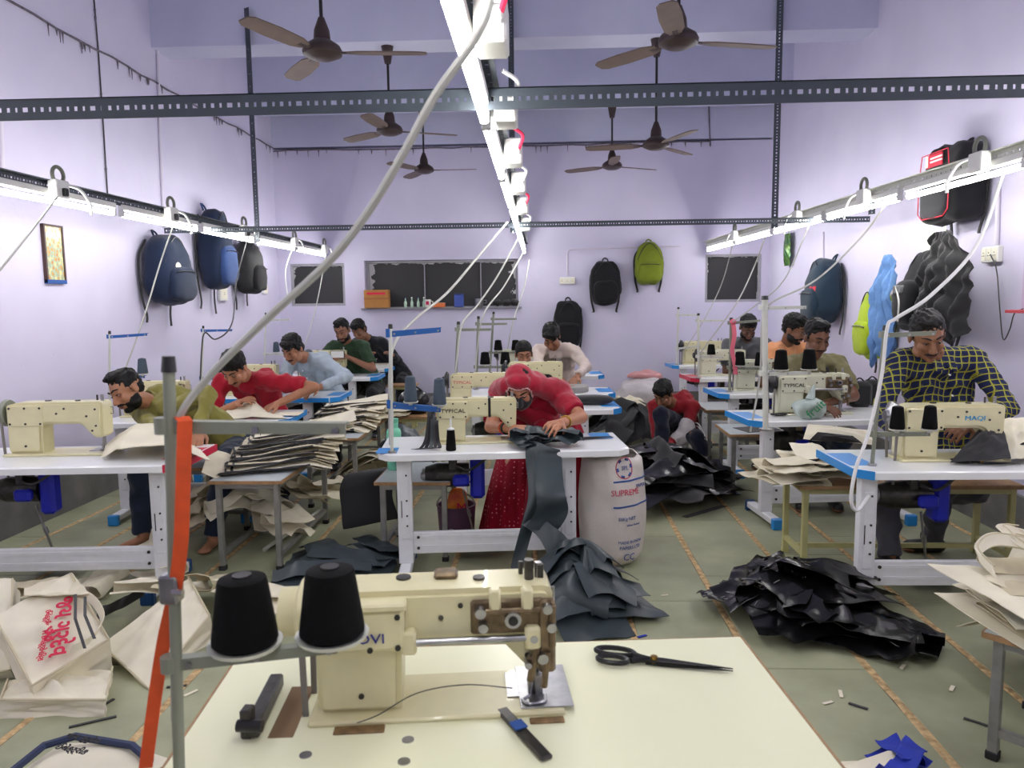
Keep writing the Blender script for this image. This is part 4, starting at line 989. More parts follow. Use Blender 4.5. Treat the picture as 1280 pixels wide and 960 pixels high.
# man in black shirt
person('man in a black shirt half hidden behind the man in green', V((-2.0, 10.15, .60)), A(462, 426, 10.0), A(449, 413, 9.85), (-.35, -1, -.5), [V((-2.0, 9.72, .92)), V((-2.3, 9.7, .9))], knees=(V((-1.9, 9.8, .54)), V((-2.2, 9.8, .54))), feet=(V((-1.9, 9.9, 0)), V((-2.2, 9.9, 0))),
       skin=(110, 76, 58), shirt=fabric('black_cotton', (30, 32, 38)), sleeve='long', pants=blackp, voxel=.010, facekw=dict(hair='fringe', seed=21), shoes=M_['black'])
# woman in black behind
person('woman with tied back hair in black behind the red veil', V((-.14, 7.7, .55)), A(660, 463, 7.55), A(655, 444, 7.42), (.12, -1, -.3), [V((.0, 7.25, .84)), V((-.25, 7.2, .84))][:], knees=(V((.0, 7.25, .5)), V((-.3, 7.25, .5))), feet=(V((.0, 7.3, 0)), V((-.3, 7.3, 0))),
       skin=(146, 100, 76), shirt=fabric('black_kurta', (24, 26, 32)), sleeve='mid', pants=blackp, voxel=.0085, collar=False, torso=.92, hscale=.95, facekw=dict(hair='tied', seed=23, lips=(140, 76, 70)))
# man in beige shirt
hp = [V((.32, 7.42, .84)), V((.10, 7.48, .84))]
person('young man in a beige shirt with bowed head before the hanging backpack', V((.16, 8.25, .57)), A(697, 436, 8.02), A(689, 421, 7.82), (-.12, -.9, -1.0), hp, hint=((1.2, .1, -.3), (-.9, .1, -.5)), knees=(V((.32, 7.75, .52)), V((.0, 7.75, .52))), feet=(V((.32, 7.8, 0)), V((.0, 7.8, 0))),
       skin=(136, 92, 68), shirt=fabric('beige_stripe_cotton', (206, 190, 182)), sleeve='long', pants=blackp, voxel=.0085, facekw=dict(hair='fringe', seed=25), up=(0, -.4, 1), shoes=M_['black'], hunch=.08)
# woman in the red sari
sari = fabric('crimson_sari_cotton', (150, 12, 40), var=.15)
def dotted():
    m = bpy.data.materials.new('crimson_cloth_with_pale_dots'); m.use_nodes = True; nt = m.node_tree; b = nt.nodes['Principled BSDF']; L = nt.links.new
    tc = nt.nodes.new('ShaderNodeTexCoord'); v = nt.nodes.new('ShaderNodeTexVoronoi'); v.inputs['Scale'].default_value = 34; v.inputs['Randomness'].default_value = .15
    L(tc.outputs['Object'], v.inputs['Vector']); c = nt.nodes.new('ShaderNodeMath'); c.operation = 'LESS_THAN'; c.inputs[1].default_value = .20; L(v.outputs['Distance'], c.inputs[0])
    mx = nt.nodes.new('ShaderNodeMix'); mx.data_type = 'RGBA'; L(c.outputs[0], mx.inputs['Factor']); mx.inputs['A'].default_value = (*lin((146, 10, 38)), 1); mx.inputs['B'].default_value = (*lin((222, 120, 130)), 1)
    L(mx.outputs['Result'], b.inputs['Base Color']); b.inputs['Roughness'].default_value = .8; b.inputs['Specular IOR Level'].default_value = .2
    return m
DOT = dotted()
hp = [V((.10, 4.50, .86)), V((-.20, 4.54, .82))]
wn = A(648, 520, 4.98)
wr_, wi = person('woman in a crimson sari and veil with a black face mask at her machine', V((-.06, 5.20, .55)), V((-.10, 5.06, 1.02)), A(650, 486, 4.88), (-.06, -.95, -.75), hp, hint=((1.1, .0, -.45), (-.9, .2, -.7)), knees=(V((.14, 4.98, .50)), V((-.22, 4.98, .50))), feet=(V((.14, 4.95, 0)), V((-.2, 4.95, 0))),
       skin=(158, 108, 82), shirt=fabric('crimson_blouse', (150, 14, 42)), sleeve='short', pants=None, voxel=.0062, collar=False, torso=1.02, hscale=1., facekw=dict(hair='tied', seed=27, mask=True), palm=((-.3, .2, -1), (.3, .3, -1)), hunch=.03)
g, MX, kk = wi['g'], wi['MX'], wi['kk']
mk = MB(); mk.ell(g(0, .024, -.055), (.072 * kk, .086 * kk, .062 * kk), MX); mk.cap_(g(0, .082, .004), g(0, .108, -.030), .020 * kk, .022 * kk)
wi['child'](remesh(mk, .007, 3), 'face_mask', M_['blackcloth'])
# skirt: a cone of pleated cloth from the waist to the floor
def skirt(u, v):
    a = 2 * PI * u; k = 1 + .06 * np.sin(a * 13 + 2 * np.sin(a * 3)) * v + .03 * np.sin(a * 29) * v
    rx = (.19 + .22 * v ** .7) * k; ry = (.17 + .10 * v) * k
    cx = -.06 + .03 * v + 0 * u; cy = 5.26 - .26 * np.minimum(v * 2.2, 1)
    x = cx + rx * np.cos(a); y = cy + ry * np.sin(a) * 1.25; z = .70 - .67 * v + .0 * u
    return np.stack((x, y, z), 1)
sk = sheet(skirt, 120, 22, .004); wi['child'](sk, 'skirt', DOT)
def overfold(u, v):
    a = -.35 + 1.25 * u; k = 1 + .05 * np.sin(u * 26) * (.4 + v); rx = (.25 + .24 * v ** .8) * k
    x = -.03 + rx * np.sin(a * 1.05) + .05; y = 5.22 - .18 * np.minimum(v * 1.8, 1) - (.25 + .14 * v) * np.cos(a) * k; z = .78 - .70 * v + .03 * np.sin(u * 9)
    return np.stack((x, y, z), 1)
wi['child'](sheet(overfold, 50, 20, .004), 'sari_drape', sari)
def veil_mat():
    m = mat('crimson_veil', (158, 14, 44), .7, var=.18, scale=25, sheen=.3, spec=.2); return m
# ------------------------------------------------------------------ the veil (built from a wrapped hood) and small clothing details
H_ = MB()
E_ = lambda x, y, z, a, b, d: H_.ell(g(x, y, z), (a * kk, b * kk, d * kk), MX)
E_(0, -.022, .052, .094, .112, .096); E_(0, -.03, -.02, .095, .098, .09); E_(0, .03, .10, .075, .06, .045)
for s in (1, -1):
    H_.cap_(g(s * .078, .0, .03), wi['sh'][0 if s == 1 else 1] + V((0, 0, .03)), .055 * S, .085 * S)
    H_.cap_(wi['sh'][0 if s == 1 else 1], wi['elb'][0 if s == 1 else 1].lerp(wi['sh'][0 if s == 1 else 1], .45 if s == 1 else .75), .084 * S, .074 * S)
H_.cap_(g(0, -.07, 0), wi['ch'] + wi['back'] * .06, .09 * S, .13 * S); H_.cap_(wi['ch'] + wi['back'] * .06, wi['mid'] + wi['back'] * .07, .15 * S, .14 * S)
H_.cap_(wi['sh'][1] + V((0, -.03, 0)), wi['mid'] + wi['lat'] * .10 - wi['back'] * .06, .075 * S, .09 * S)
vm = remesh(H_, .009, 9, .0045, 20, 77)
P = verts_np(vm); c = np.array(g(0, 0, 0)); Q = (P - c) @ np.array(MX) / kk
face_open = (np.abs(Q[:, 0]) < .066 - .02 * np.clip((Q[:, 2] - .03) / .05, 0, 1)) & (Q[:, 2] < .070) & (Q[:, 2] > -.135) & (Q[:, 1] > .005)
bm = bmesh.new(); bm.from_mesh(vm); bm.verts.ensure_lookup_table()
bmesh.ops.delete(bm, geom=[bm.verts[i] for i in np.nonzero(face_open)[0]], context='VERTS')
bed = [e for e in bm.edges if e.is_boundary]; 
rim = MB()
for e in bed: rim.cap_(e.verts[0].co, e.verts[1].co, .0045, .0045, 6)
bm.to_mesh(vm); bm.free()
vo = wi['child'](vm, 'veil', veil_mat())
rm = rim.mesh(fix=False); rm.transform(wi['T']); put(rm, 'veil_edging', mat('silver_edging', (214, 176, 176), .6), vo, 180)
ring_band(wi, wr_, 0, .80, 'gold_bangle', mat('gold_bangle', (190, 150, 70), .3, 1.), .036, .006, hp)
ring_band(wi, wr_, 1, .74, 'black_bangle', M_['black'], .036, .006, hp)
ring_band(wi, wr_, 1, .64, 'orange_bangle', mat('orange_bangle', (226, 96, 60), .4), .038, .005, hp)
# white panel, sleeve and stripes of the squatting young man
def on_shirt(root, nm): return [c for c in root.children if c.name.split('.')[0] == nm][0]
b0 = boy.location
wb = fabric('white_jersey', (206, 200, 200))
# ------------------------------------------------------------------ things on the walls and under the ceiling
FANB = mat('brown_fan_enamel', (50, 36, 32), .4, var=.2, scale=8); FANB2 = mat('dusty_brown_blade', (98, 82, 74), .55, var=.2, scale=10)
def ceiling_fan(label, hub, ztop, ang, body=FANB):
    t = thing('ceiling_fan', label, 'ceiling fan', (hub[0], hub[1], ztop), 0, 'ceiling fans'); z = hub[2] - ztop
    MB().lathe([(.03, -.16), (.055, -.03), (.06, 0)], 16).obj('canopy', body, t)
    MB().cyl((0, 0, z + .1), (0, 0, -.05), .012, n=10).obj('down_rod', M_['black'], t)
    MB().lathe([(.02, .20), (.05, .12), (.055, .06), (.115, .02), (.13, -.01), (.125, -.035), (.07, -.06), (.04, -.065)], 22, Matrix.Translation((0, 0, z))).obj('motor_housing', body, t)
    for k in range(3):
        a = ang + k * 2 * PI / 3; Mx = Matrix.Translation((0, 0, z - .02)) @ Matrix.Rotation(a, 4, 'Z') @ Matrix.Rotation(R(9), 4, 'X')
        b = MB(); pts = [(.16, .035), (.24, .062), (.45, .070), (.64, .060), (.68, .035)]
        vs = []
        for s in (1, -1):
            for x, y in (pts if s > 0 else reversed(pts)): vs.append((x, y * s))
        n = len(vs); b.add([(x, y, .004) for x, y in vs] + [(x, y, -.004) for x, y in vs], [tuple(range(n)), tuple(reversed(range(n, 2 * n)))] + [(i, n + i, n + (i + 1) % n, (i + 1) % n) for i in range(n)], Mx)
        o = b.obj('blade', FANB2 if body is FANB else FANB, t, 0)
        MB().box((.15, 0, .0), (.14, .04, .012), .003, Mx).obj('blade_bracket', body, o, 0)
for px, py, Y, zt, a, lab in ((403, 62, 5.08, 4.06, .1, 'brown ceiling fan nearest the camera left of the light row'), (848, 48, 5.08, 4.06, .25, 'brown ceiling fan nearest the camera right of the light row'),
                              (487, 161, 7.55, 4.06, .4, 'brown ceiling fan under the first beam left of the light row'), (820, 179, 7.55, 4.06, .9, 'brown ceiling fan under the first beam right of the light row'),
                              (530, 211, 9.92, 4.05, 0., 'dark ceiling fan near the back wall left of the light row'), (765, 206, 9.92, 4.05, .5, 'dark ceiling fan near the back wall right of the light row')):
    ceiling_fan(lab, at(px, py, Y=Y), zt, a, FANB)
dustm = mat('dusty_conduit', (112, 104, 116), .9, var=.5, scale=20)
def pipe(name, label, pts, r, m, cat='pipe', dust=0, seed=3):
    t = thing(name, label, cat, pts[0]); p0 = V(pts[0])
    MB().tube([V(p) - p0 for p in pts], r, 8).obj('tube', m, t)
    if dust:
        b = MB(); q = random.Random(seed)
        for i in range(dust):
            k = q.randrange(len(pts) - 1); p = V(pts[k]).lerp(V(pts[k + 1]), q.random()) - p0
            b.tube([p, p + V((0, 0, -q.uniform(.01, .05))), p + V((0, 0, -q.uniform(.05, .10)))], [.011, .006, .002], 5)
        d = b.obj('cobweb', dustm, t); d['kind'] = 'stuff'
    return t
q = random.Random(5)
pipe('dusty_conduit', 'cobwebbed conduit running high along the left wall', [V((XL + .014, y, 3.74 + q.uniform(-.012, .012))) for y in np.linspace(2., YB - .02, 36)], .009, dustm, 'conduit', 46)
pipe('dusty_conduit', 'cobwebbed conduit running across the upper back wall', [V((x, YB - .012, 3.70 + q.uniform(-.01, .01) + .01 * (x > 1))) for x in np.linspace(XL + .02, at(888, 183, Y=YB).x, 30)], .010, dustm, 'conduit', 30)
pipe('dusty_conduit', 'upright end of the cobwebbed conduit at the right of the back wall', [at(888, 183, Y=YB - .012), at(887, 160, Y=YB - .012), at(886, 128, Y=YB - .03)], .010, dustm, 'conduit', 4)
pipe('wall_cable', 'thin dark cable running down the left wall with small clips', [at(x, y, X=XL + .01) for x, y in ((116, -20), (123, 64), (130, 170), (136, 268))], .006, M_['cabled'], 'cable', 6, 8)
pipe('conduit_pipe', 'white conduit running down the left wall beside the beam', [at(x, y, X=XL + .014) for x, y in ((197, 62), (200, 170), (205, 285))], .014, M_['pipe'])
pipe('conduit_pipe', 'white conduit at the far left of the left wall', [at(x, y, X=XL + .014) for x, y in ((1, 150), (4, 236))], .014, M_['pipe'])
pipe('conduit_pipe', 'thin white conduit along the back wall leading to the socket box', [at(x, y, Y=YB - .01) for x, y in ((850, 308), (790, 309), (712, 312), (709, 316), (709, 345))], .010, M_['pipe'])
pipe('conduit_pipe', 'white conduit dropping from the left hanger to a switch near the window', [at(x, y, X=XL + .014) for x, y in ((318, 150), (321, 240), (327, 352))], .010, M_['pipe'])
pipe('conduit_pipe', 'white conduit on the right wall above the switchboard', [at(x, y, X=XR - .014) for x, y in ((1248, 236), (1246, 306))], .016, M_['pipe'])
pipe('conduit_pipe', 'thin white conduit on the right wall behind the navy backpack', [at(x, y, X=XR - .012) for x, y in ((1029, 290), (1029, 345))], .010, M_['pipe'])
def socket(label, px, py, wx, wy, plane, n=3, black=False):
    if plane == 'back': p, rz = at(px, py, Y=YB), 0
    elif plane == 'left': p, rz = at(px, py, X=XL), PI / 2
    else: p, rz = at(px, py, X=XR), -PI / 2
    t = thing('socket_box', label, 'socket box', p, rz)
    MB().box((0, -.02, 0), (wx, .04, wy), .006).obj('box', M_['plastic'], t, 0)
    b = MB(); d = MB()
    for i in range(n):
        x = -wx / 2 + (i + .5) * wx / n; b.box((x, -.042, 0), (wx / n * .8, .006, wy * .75), .002)
        for a, c in ((0, .012), (-.01, -.008), (.01, -.008)): d.cyl((x + a, -.045, c), (x + a, -.047, c), .004, n=6)
    o = b.obj('switch_plate', mat('socket_ivory', (236, 232, 214), .4), t, 0); d.obj('socket_hole', M_['black'], o)
    return t
socket('white socket box on the back wall beside the black backpack', 709, 351, .22, .10, 'back')
socket('white switch box under the blue backpacks on the left wall', 276, 367, .20, .17, 'left', 1)
socket('small white switch box beside the left window', 329, 362, .13, .12, 'left', 1)
socket('white switchboard on the right wall with a black charger lead', 1244, 318, .19, .11, 'right', 3)
pipe('charger_lead', 'thin black lead looping from the switchboard to the mauve shelf', curve_pts([at(x, y, X=XR - .05) for x, y in ((1238, 318), (1246, 340), (1250, 390), (1254, 424), (1262, 412), (1268, 392), (1279, 386))], 6), .004, M_['cabled'], 'cable')
mauve = mat('mauve_board', (198, 176, 206), .6)
t = thing('wall_shelf', 'mauve wall board with a red edged shelf at the right edge', 'shelf', at(1290, 388, X=XR), -PI / 2)
MB().box((.12, -.02, .36), (.34, .04, .72), .004).obj('back_board', mauve, t, 0); MB().box((.12, -.07, -.005), (.34, .14, .02), .003).obj('shelf_board', mat('red_laminate', (190, 70, 80), .5), t, 0)
# picture on the left wall: a plain ornate print
def ornate():
    m = bpy.data.materials.new('ornate_print'); m.use_nodes = True; nt = m.node_tree; b = nt.nodes['Principled BSDF']; L = nt.links.new
    tc = nt.nodes.new('ShaderNodeTexCoord'); mp = nt.nodes.new('ShaderNodeMapping'); L(tc.outputs['Generated'], mp.inputs[0]); mp.inputs['Scale'].default_value = (4, 1, 7)
    v = nt.nodes.new('ShaderNodeTexVoronoi'); v.inputs['Scale'].default_value = 1.6; L(mp.outputs[0], v.inputs['Vector'])
    r = nt.nodes.new('ShaderNodeValToRGB'); L(v.outputs['Distance'], r.inputs[0]); cr = r.color_ramp
    cr.elements[0].color = (*lin((176, 60, 70)), 1); cr.elements[1].color = (*lin((226, 214, 150)), 1); cr.elements[1].position = .8
    e = cr.elements.new(.3); e.color = (*lin((214, 170, 96)), 1); e = cr.elements.new(.5); e.color = (*lin((150, 178, 160)), 1)
    L(r.outputs[0], b.inputs['Base Color']); b.inputs['Roughness'].default_value = .2
    return m
t = thing('picture', 'small glossy colourful print in a thin dark frame on the left wall', 'picture', at(65, 318, X=XL), PI / 2)
MB().box((0, -.012, 0), (.20, .016, .42)).obj('print', ornate(), t, 0)
f = MB()
for c, s in (((0, -.014, .215), (.23, .028, .016)), ((-.107, -.014, 0), (.016, .028, .43)), ((.107, -.014, 0), (.016, .028, .43))): f.box(c, s)
f.obj('picture_frame', mat('dark_brown_frame', (70, 46, 40), .5), t, 0); MB().box((0, -.014, -.208), (.23, .03, .03)).obj('blue_lower_edge', M_['inkblue'], t, 0)
t = thing('paper_sheet', 'pale greenish paper sheet stuck below the black backpack with red trim', 'paper', at(1168, 298, X=XR), -PI / 2)
put(sheet(lambda u, v: np.stack(((u - .5) * .34, -.006 - .008 * np.sin(u * 3 + v * 4), (v - .5) * .42), 1), 8, 8, .001), 'sheet', mat('pale_green_paper', (228, 232, 214), .7), t)
t = thing('packet', 'glossy green and gold packet hanging on the right wall by the window', 'packet', at(987, 312, X=XR - .03), -PI / 2)
pk = mat('green_gold_foil', (90, 120, 40), .25, .3, var=.7, scale=14, dark=(20, 90, 60))
put(sheet(lambda u, v: np.stack(((u - .5) * (.20 + .06 * np.sin(v * 3.1)), -.03 - .03 * np.sin(u * 3.14) * np.sin(v * 3.14) + .006 * np.sin(u * 19 + v * 23), (v - .5) * .40), 1), 14, 18, .003), 'pouch', pk, t)
MB().tube([(0, -.02, .20), (0, -.012, .26)], .004, 6).obj('hanging_loop', M_['steel'], t)

# ---- backpacks hung on nails
def backpack(label, px, py, wpx, hpx, plane, m, m2, depth=.22, patch=None, taper=.55, seed=1, strap=True, pocket=True, p=.62, side=0., wall_off=0., lean=0.):
    if plane == 'back': P0, rz = at(px, py, Y=YB - wall_off), 0.
    elif plane == 'left': P0, rz = at(px, py, X=XL + wall_off), PI / 2
    else: P0, rz = at(px, py, X=XR - wall_off), -PI / 2
    P0 = P0 + {'back': V((0, -.012, 0)), 'left': V((.012, 0, 0)), 'right': V((-.012, 0, 0))}[plane]; dist = P0.y / .99; h = hpx * dist / FPX; w = wpx if wpx < 5 else wpx * dist / FPX
    t = thing('backpack', label, 'backpack', P0, rz)
    b = MB().ell((0, -depth * .5, 0), (w / 2, depth * .52, h / 2), None, 30, 24, p); me = b.mesh(); P = verts_np(me); zz = P[:, 2] / (h / 2)
    P[:, 0] *= 1 - .5 * (1 - taper) * np.clip(zz, 0, 1) ** 1.5; dep = np.where(P[:, 1] < -depth * .5, 1 - .30 * np.clip(zz, 0, 1), 1)
    P[:, 1] = np.where(P[:, 1] > -depth * .5, P[:, 1], -depth * .5 + (P[:, 1] + depth * .5) * dep) + lean * zz
    P += (norms_np(me) * (.010 * wav(P + seed, 14, seed, 5, True) + .004 * wav(P, 40, seed, 5))[:, None]); P[:, 1] = np.minimum(P[:, 1], -.004); set_np(me, P)
    put(me, 'body', m, t, 180)
    if pocket:
        pk = MB().ell((0, -depth * .93, -h * .20), (w * .39, depth * .22, h * .25), None, 22, 14, .6); m_ = pk.mesh(); P = verts_np(m_)
        P += norms_np(m_) * (.006 * wav(P, 20, seed + 4, 5, True))[:, None]; set_np(m_, P); po = put(m_, 'front_pocket', m2, t, 180)
        MB().tube([(x, -depth * (1.15 - .1 * abs(x / w)), -h * .02 - h * .04 * (x / w) ** 2 * 4) for x in np.linspace(-w * .32, w * .32, 9)], .005, 5).obj('zip', M_['black'], po)
    MB().tube([(w * .40 * (1 - .35 * max(0, s)) * math.cos(a), -depth * .82, h * .08 + h * .38 * math.sin(a)) for a, s in ((R(k), math.sin(R(k))) for k in range(0, 181, 15))], .006, 5).obj('main_zip', M_['black'], t)
    MB().tube(curve_pts([(-.04, -.05, h * .47), (-.03, -.03, h * .53), (0, -.012, h * .56), (.03, -.03, h * .53), (.04, -.05, h * .47)], 4), .010, 6).obj('grab_handle', m2, t)
    MB().cyl((0, .0, h * .555), (0, -.03, h * .56), .004, n=6).obj('nail', M_['darksteel'], t)
    if strap:
        for s in (-1, 1):
            MB().ribbon(curve_pts([(s * w * .22, -.015, h * .42), (s * w * .46, -.02, h * .15), (s * w * .44, -.02, -h * .35), (s * w * .36, -.03, -h * .62), (s * w * (.36 + .03 * seed % .05), -.03, -h * (.66 + .07 * ((seed * s) % 3)))], 5), (1, 0, 0), .028, .008).obj('shoulder_strap', M_['blackcloth'], t, 40)
    if patch:
        x, z, r, pm, shape = patch
        q_ = MB()
        if shape == 'round': q_.ell((x * w, -depth * (1.12 if z < 0 else .98), z * h), (r, .014, r), None, 16, 8)
        else: q_.box((x * w, -depth * (1.16 if z < 0 else .93), z * h), (r * 1.5, .03, r), .008)
        q_.obj('badge', pm, t)
    return t
navy = fabric('navy_nylon', (26, 38, 62)); blue2 = fabric('mid_blue_nylon', (44, 66, 112)); blackn = fabric('black_nylon', (24, 24, 28)); oliven = fabric('olive_lime_nylon', (112, 126, 34)); limen = fabric('lime_nylon', (172, 196, 44)); teal = fabric('petrol_nylon', (32, 50, 66))
creamb = mat('cream_badge', (226, 214, 190), .6); redb = mat('red_badge', (206, 40, 62), .6); greyn = fabric('grey_mesh', (120, 122, 124))
bl1 = backpack('large navy backpack with a round cream badge on the left wall', 190, 338, .62, 88, 'left', navy, navy, .30, (-.15, .02, .055, creamb, 'round'), seed=2, taper=.5)
backpack('blue backpack with a pointed top hanging second from the camera on the left wall', 252, 312, .46, 100, 'left', navy, blue2, .30, seed=5, taper=.2)
bl3 = backpack('black and white patterned backpack on the left wall next to the thin bar', 296, 334, .46, 66, 'left', mat('black_white_print', (30, 32, 34), .7, var=.9, scale=9, dark=(16, 16, 18)), blackn, .28, seed=7)
backpack('black backpack hanging on the back wall under a hook', 756, 354, 38, 54, 'back', blackn, blackn, .20, seed=3, taper=.75)
backpack('olive green backpack hanging highest on the back wall', 810, 330, 36, 52, 'back', oliven, oliven, .20, seed=9, taper=.35)
backpack('black backpack hanging low behind the man in the beige shirt', 710, 405, 36, 58, 'back', blackn, blackn, .20, seed=4, taper=.8)
backpack('petrol blue backpack with a red badge on the right wall', 1048, 364, .52, 78, 'right', teal, teal, .30, (.16, .0, .11, redb, 'box'), seed=6, taper=.6)
backpack('lime green backpack under a blue garment on the right wall', 1112, 405, .40, 84, 'right', limen, limen, .24, seed=8, taper=.6)
backpack('big black backpack under a black jacket on the right wall', 1186, 366, .60, 104, 'right', blackn, blackn, .26, seed=10, taper=.5)
bk = backpack('boxy black backpack with red trim hanging highest on the right wall', 1217, 229, .50, 92, 'right', blackn, fabric('charcoal_nylon', (44, 44, 48)), .26, None, seed=12, taper=.95, p=.35)
k = bk
MB().tube([(x * .5, -.272, z * .55) for x, z in ((-.36, .40), (-.42, .1), (-.42, -.36), (-.3, -.44), (.3, -.44), (.42, -.36), (.42, .1), (.36, .40))], .004, 6, closed=True).obj('red_piping', redb, k)
MB().box((-.02, -.262, .17), (.22, .012, .09), .003).obj('red_patch', redb, k, 0); MB().box((.02, -.270, .185), (.16, .006, .012)).box((.02, -.270, .160), (.16, .006, .012)).box((-.11, -.27, .17), (.03, .006, .08)).obj('white_stripe', M_['plastic'], k, 0)
# garments over the packs
def hang_cloth(label, name, cat, px, py, w, h, m, off, plane='right', seed=1, seams=6):
    P0, rz = (at(px, py, X=XR - off), -PI / 2) if plane == 'right' else (at(px, py, X=XL + off), PI / 2)
    t = thing(name, label, cat, P0, rz)
    def fn(u, v):
        f = np.sin(u * seams * 2 * PI + 2 * np.sin(v * 3 + seed)) * (.008 + .016 * v) + .030 * wav(np.stack((u * w * 1.3, v * h * 1.8, u * 0 + seed), 1), 11, seed, 6, True); ww = w * (.35 + .65 * np.minimum(1, v * 2.2) ** .6)
        return np.stack(((u - .5) * ww + .018 * np.sin(v * 7 + seed), -.04 - .10 * np.sin(PI * u) * np.minimum(1, v * 3) + f, h * .5 - h * v * (1 - .14 * np.abs(np.sin(u * 9 + seed)))), 1)
    put(sheet(fn, 60, 30, .005), 'fabric', m, t, 180)
    return t
hang_cloth('pale blue garment bunched over the lime green backpack', 'hanging_garment', 'garment', 1116, 390, .34, .92, mat('sky_blue_cotton', (110, 152, 206), .85, var=.15, scale=20, bump=.2), .26, seed=2)
hang_cloth('black jacket draped over the big black backpack', 'hanging_jacket', 'jacket', 1190, 362, .62, .80, M_['blackcloth'], .28, seed=5)
t = thing('cap', 'small black and grey bag with a pale zip in front of the black jacket', 'bag', at(1146, 378, X=XR - .30), -PI / 2)
MB().ell((0, -.06, 0), (.16, .09, .17), None, 18, 12, .7).obj('body', blackn, t, 180); MB().tube(curve_pts([(-.02, -.15, .12), (.06, -.16, .0), (.03, -.15, -.14)], 6), .007, 6).obj('zip', M_['plastic'], t); MB().box((.0, -.14, .10), (.14, .03, .06), .01).obj('mesh_panel', greyn, t)

# ---- window ledge clutter (second window)
def ledge(px, py): p = at(px, py, Y=YB - .06); p.z = LEDGE[2] + .0245; return p
card = mat('brown_cardboard', (176, 122, 62), .8, var=.1, scale=12)
t = thing('cardboard_box', 'brown cardboard box at the left end of the window ledge', 'box', ledge(472, 386) + V((0, -.0, 0)))
MB().box((0, 0, .125), (.34, .15, .25), .004).obj('carton', card, t, 0); MB().box((0, -.077, .13), (.34, .003, .02)).obj('tape', mat('brown_tape', (150, 96, 44), .4), t, 0); MB().box((0, -.0775, .20), (.26, .003, .03)).obj('printed_band', M_['ink'], t, 0)
glass = mat('clear_green_bottle', (170, 196, 176), .15, spec=.6)
for i, px in enumerate((507, 515, 523, 530)):
    p = ledge(px, 385); t = thing('bottle', 'small slim bottle on the ledge of the middle window, ' + ('first beside the cardboard box', 'second from the cardboard box', 'third from the cardboard box', 'nearest the mug')[i], 'bottle', p, 0, 'bottles on the window ledge')
    MB().lathe([(.02, 0), (.022, .01), (.022, .07), (.008, .10), (.008, .13)], 12).obj('glass_body', glass, t); MB().cyl((0, 0, .13), (0, 0, .145), .010, n=10).obj('cap', M_['plastic'] if i % 2 else M_['deepblue'], t)
t = thing('mug', 'white mug with a pink print on the window ledge', 'mug', ledge(535, 385)); MB().lathe([(.035, 0), (.042, .01), (.042, .11), (.038, .11), (.036, .02)], 16).obj('cup', M_['plastic'], t); MB().tube([(.04, 0, .03), (.07, 0, .04), (.07, 0, .08), (.04, 0, .09)], .008, 6).obj('handle', M_['plastic'], t); MB().box((-.0, -.042, .06), (.04, .004, .05), .001).obj('pink_print', M_['magenta'], t)
t = thing('small_box', 'flat orange box lying on the window ledge', 'box', ledge(549, 385)); MB().box((0, 0, .03), (.17, .09, .06), .004).obj('carton', mat('orange_card', (222, 118, 62), .6), t, 0); MB().box((0, 0, .061), (.172, .04, .002)).obj('label_band', M_['plastic'], t, 0)
t = thing('tin', 'upright blue tin with a dark lid on the window ledge', 'tin', ledge(574, 385)); MB().box((0, 0, .085), (.13, .08, .17), .008).obj('tin_body', mat('blue_tin', (60, 82, 160), .35), t, 0); MB().box((0, 0, .178), (.13, .08, .018), .004).obj('lid', mat('navy_lid', (40, 50, 96), .4), t, 0)
t = thing('steel_pot', 'steel pot on the window ledge', 'pot', ledge(599, 385)); MB().lathe([(.055, 0), (.06, .01), (.06, .11), (.066, .115), (.06, .12), (.056, .02)], 18).obj('pot_body', M_['steel'], t); MB().tube([(.06, 0, .09), (.10, 0, .09), (.10, 0, .05), (.06, 0, .05)], .006, 6).obj('handle', M_['steel'], t)
for i, px in enumerate((622, 634, 643)):
    t = thing('cloth_bundle', 'black cloth bundle on the window ledge, ' + ('nearest the steel pot', 'middle one', 'at the far right end')[i], 'cloth bundle', ledge(px, 385), 0, 'black bundles on the ledge')
    b = MB().ell((0, 0, .05), (.075, .06, .05), None, 14, 9); me = b.mesh(); P = verts_np(me); P += norms_np(me) * (.012 * wav(P + i, 50, i, 5, True))[:, None]; P[:, 2] = np.maximum(P[:, 2], 0); set_np(me, P); put(me, 'bundle', M_['blackcloth'], t, 180)
    MB().tube([(.05 * math.cos(a), .04 * math.sin(a), .06) for a in np.linspace(0, 5, 9)], .006, 5).obj('tie', M_['greypaint'], t)

# ---- socket boxes, hooks and cables on the light rails
def rail_pt(nm, px, dz=0.):
    a, b = RAILS[nm]; lo, hi = 0., 1.
    for _ in range(40):
        m_ = (lo + hi) / 2; p = a.lerp(b, m_); v = CR.transposed() @ (p - V((0, 0, CH)))
        x = 640 + FPX * v.x / -v.z if v.z < -.05 else (-9e9 if nm == 'left' else 9e9)
        if (x < px) == (nm == 'left'): lo = m_
        else: hi = m_
    return a.lerp(b, lo) + V((0, 0, dz))
def rail_box(label, nm, px, side, hook=True, plug=True, group=None):
    p = rail_pt(nm, px, .07); t = thing('rail_socket', label, 'socket box', p + V((side * .065, 0, 0)), 0, group)
    MB().box((0, 0, .0), (.06, .13, .11), .006).obj('box', M_['plastic'], t, 0)
    if plug: MB().box((side * .04, 0, -.02), (.03, .035, .05), .006).obj('plug', M_['black'] if nm != 'middle' else M_['plastic'], t, 0)
    if hook: MB().tube([(0, .055 * math.cos(a), .085 + .05 * math.sin(a)) for a in np.linspace(-.9, 4.0, 16)], .012, 8).obj('hook', M_['greypaint'], t); MB().tube(curve_pts([(0, .08, .04), (side * .02, .19, .02), (side * .03, .27, -.06), (side * .03, .275, -.13)], 5), .010, 7).obj('pigtail', M_['cablew'], t)
    return t
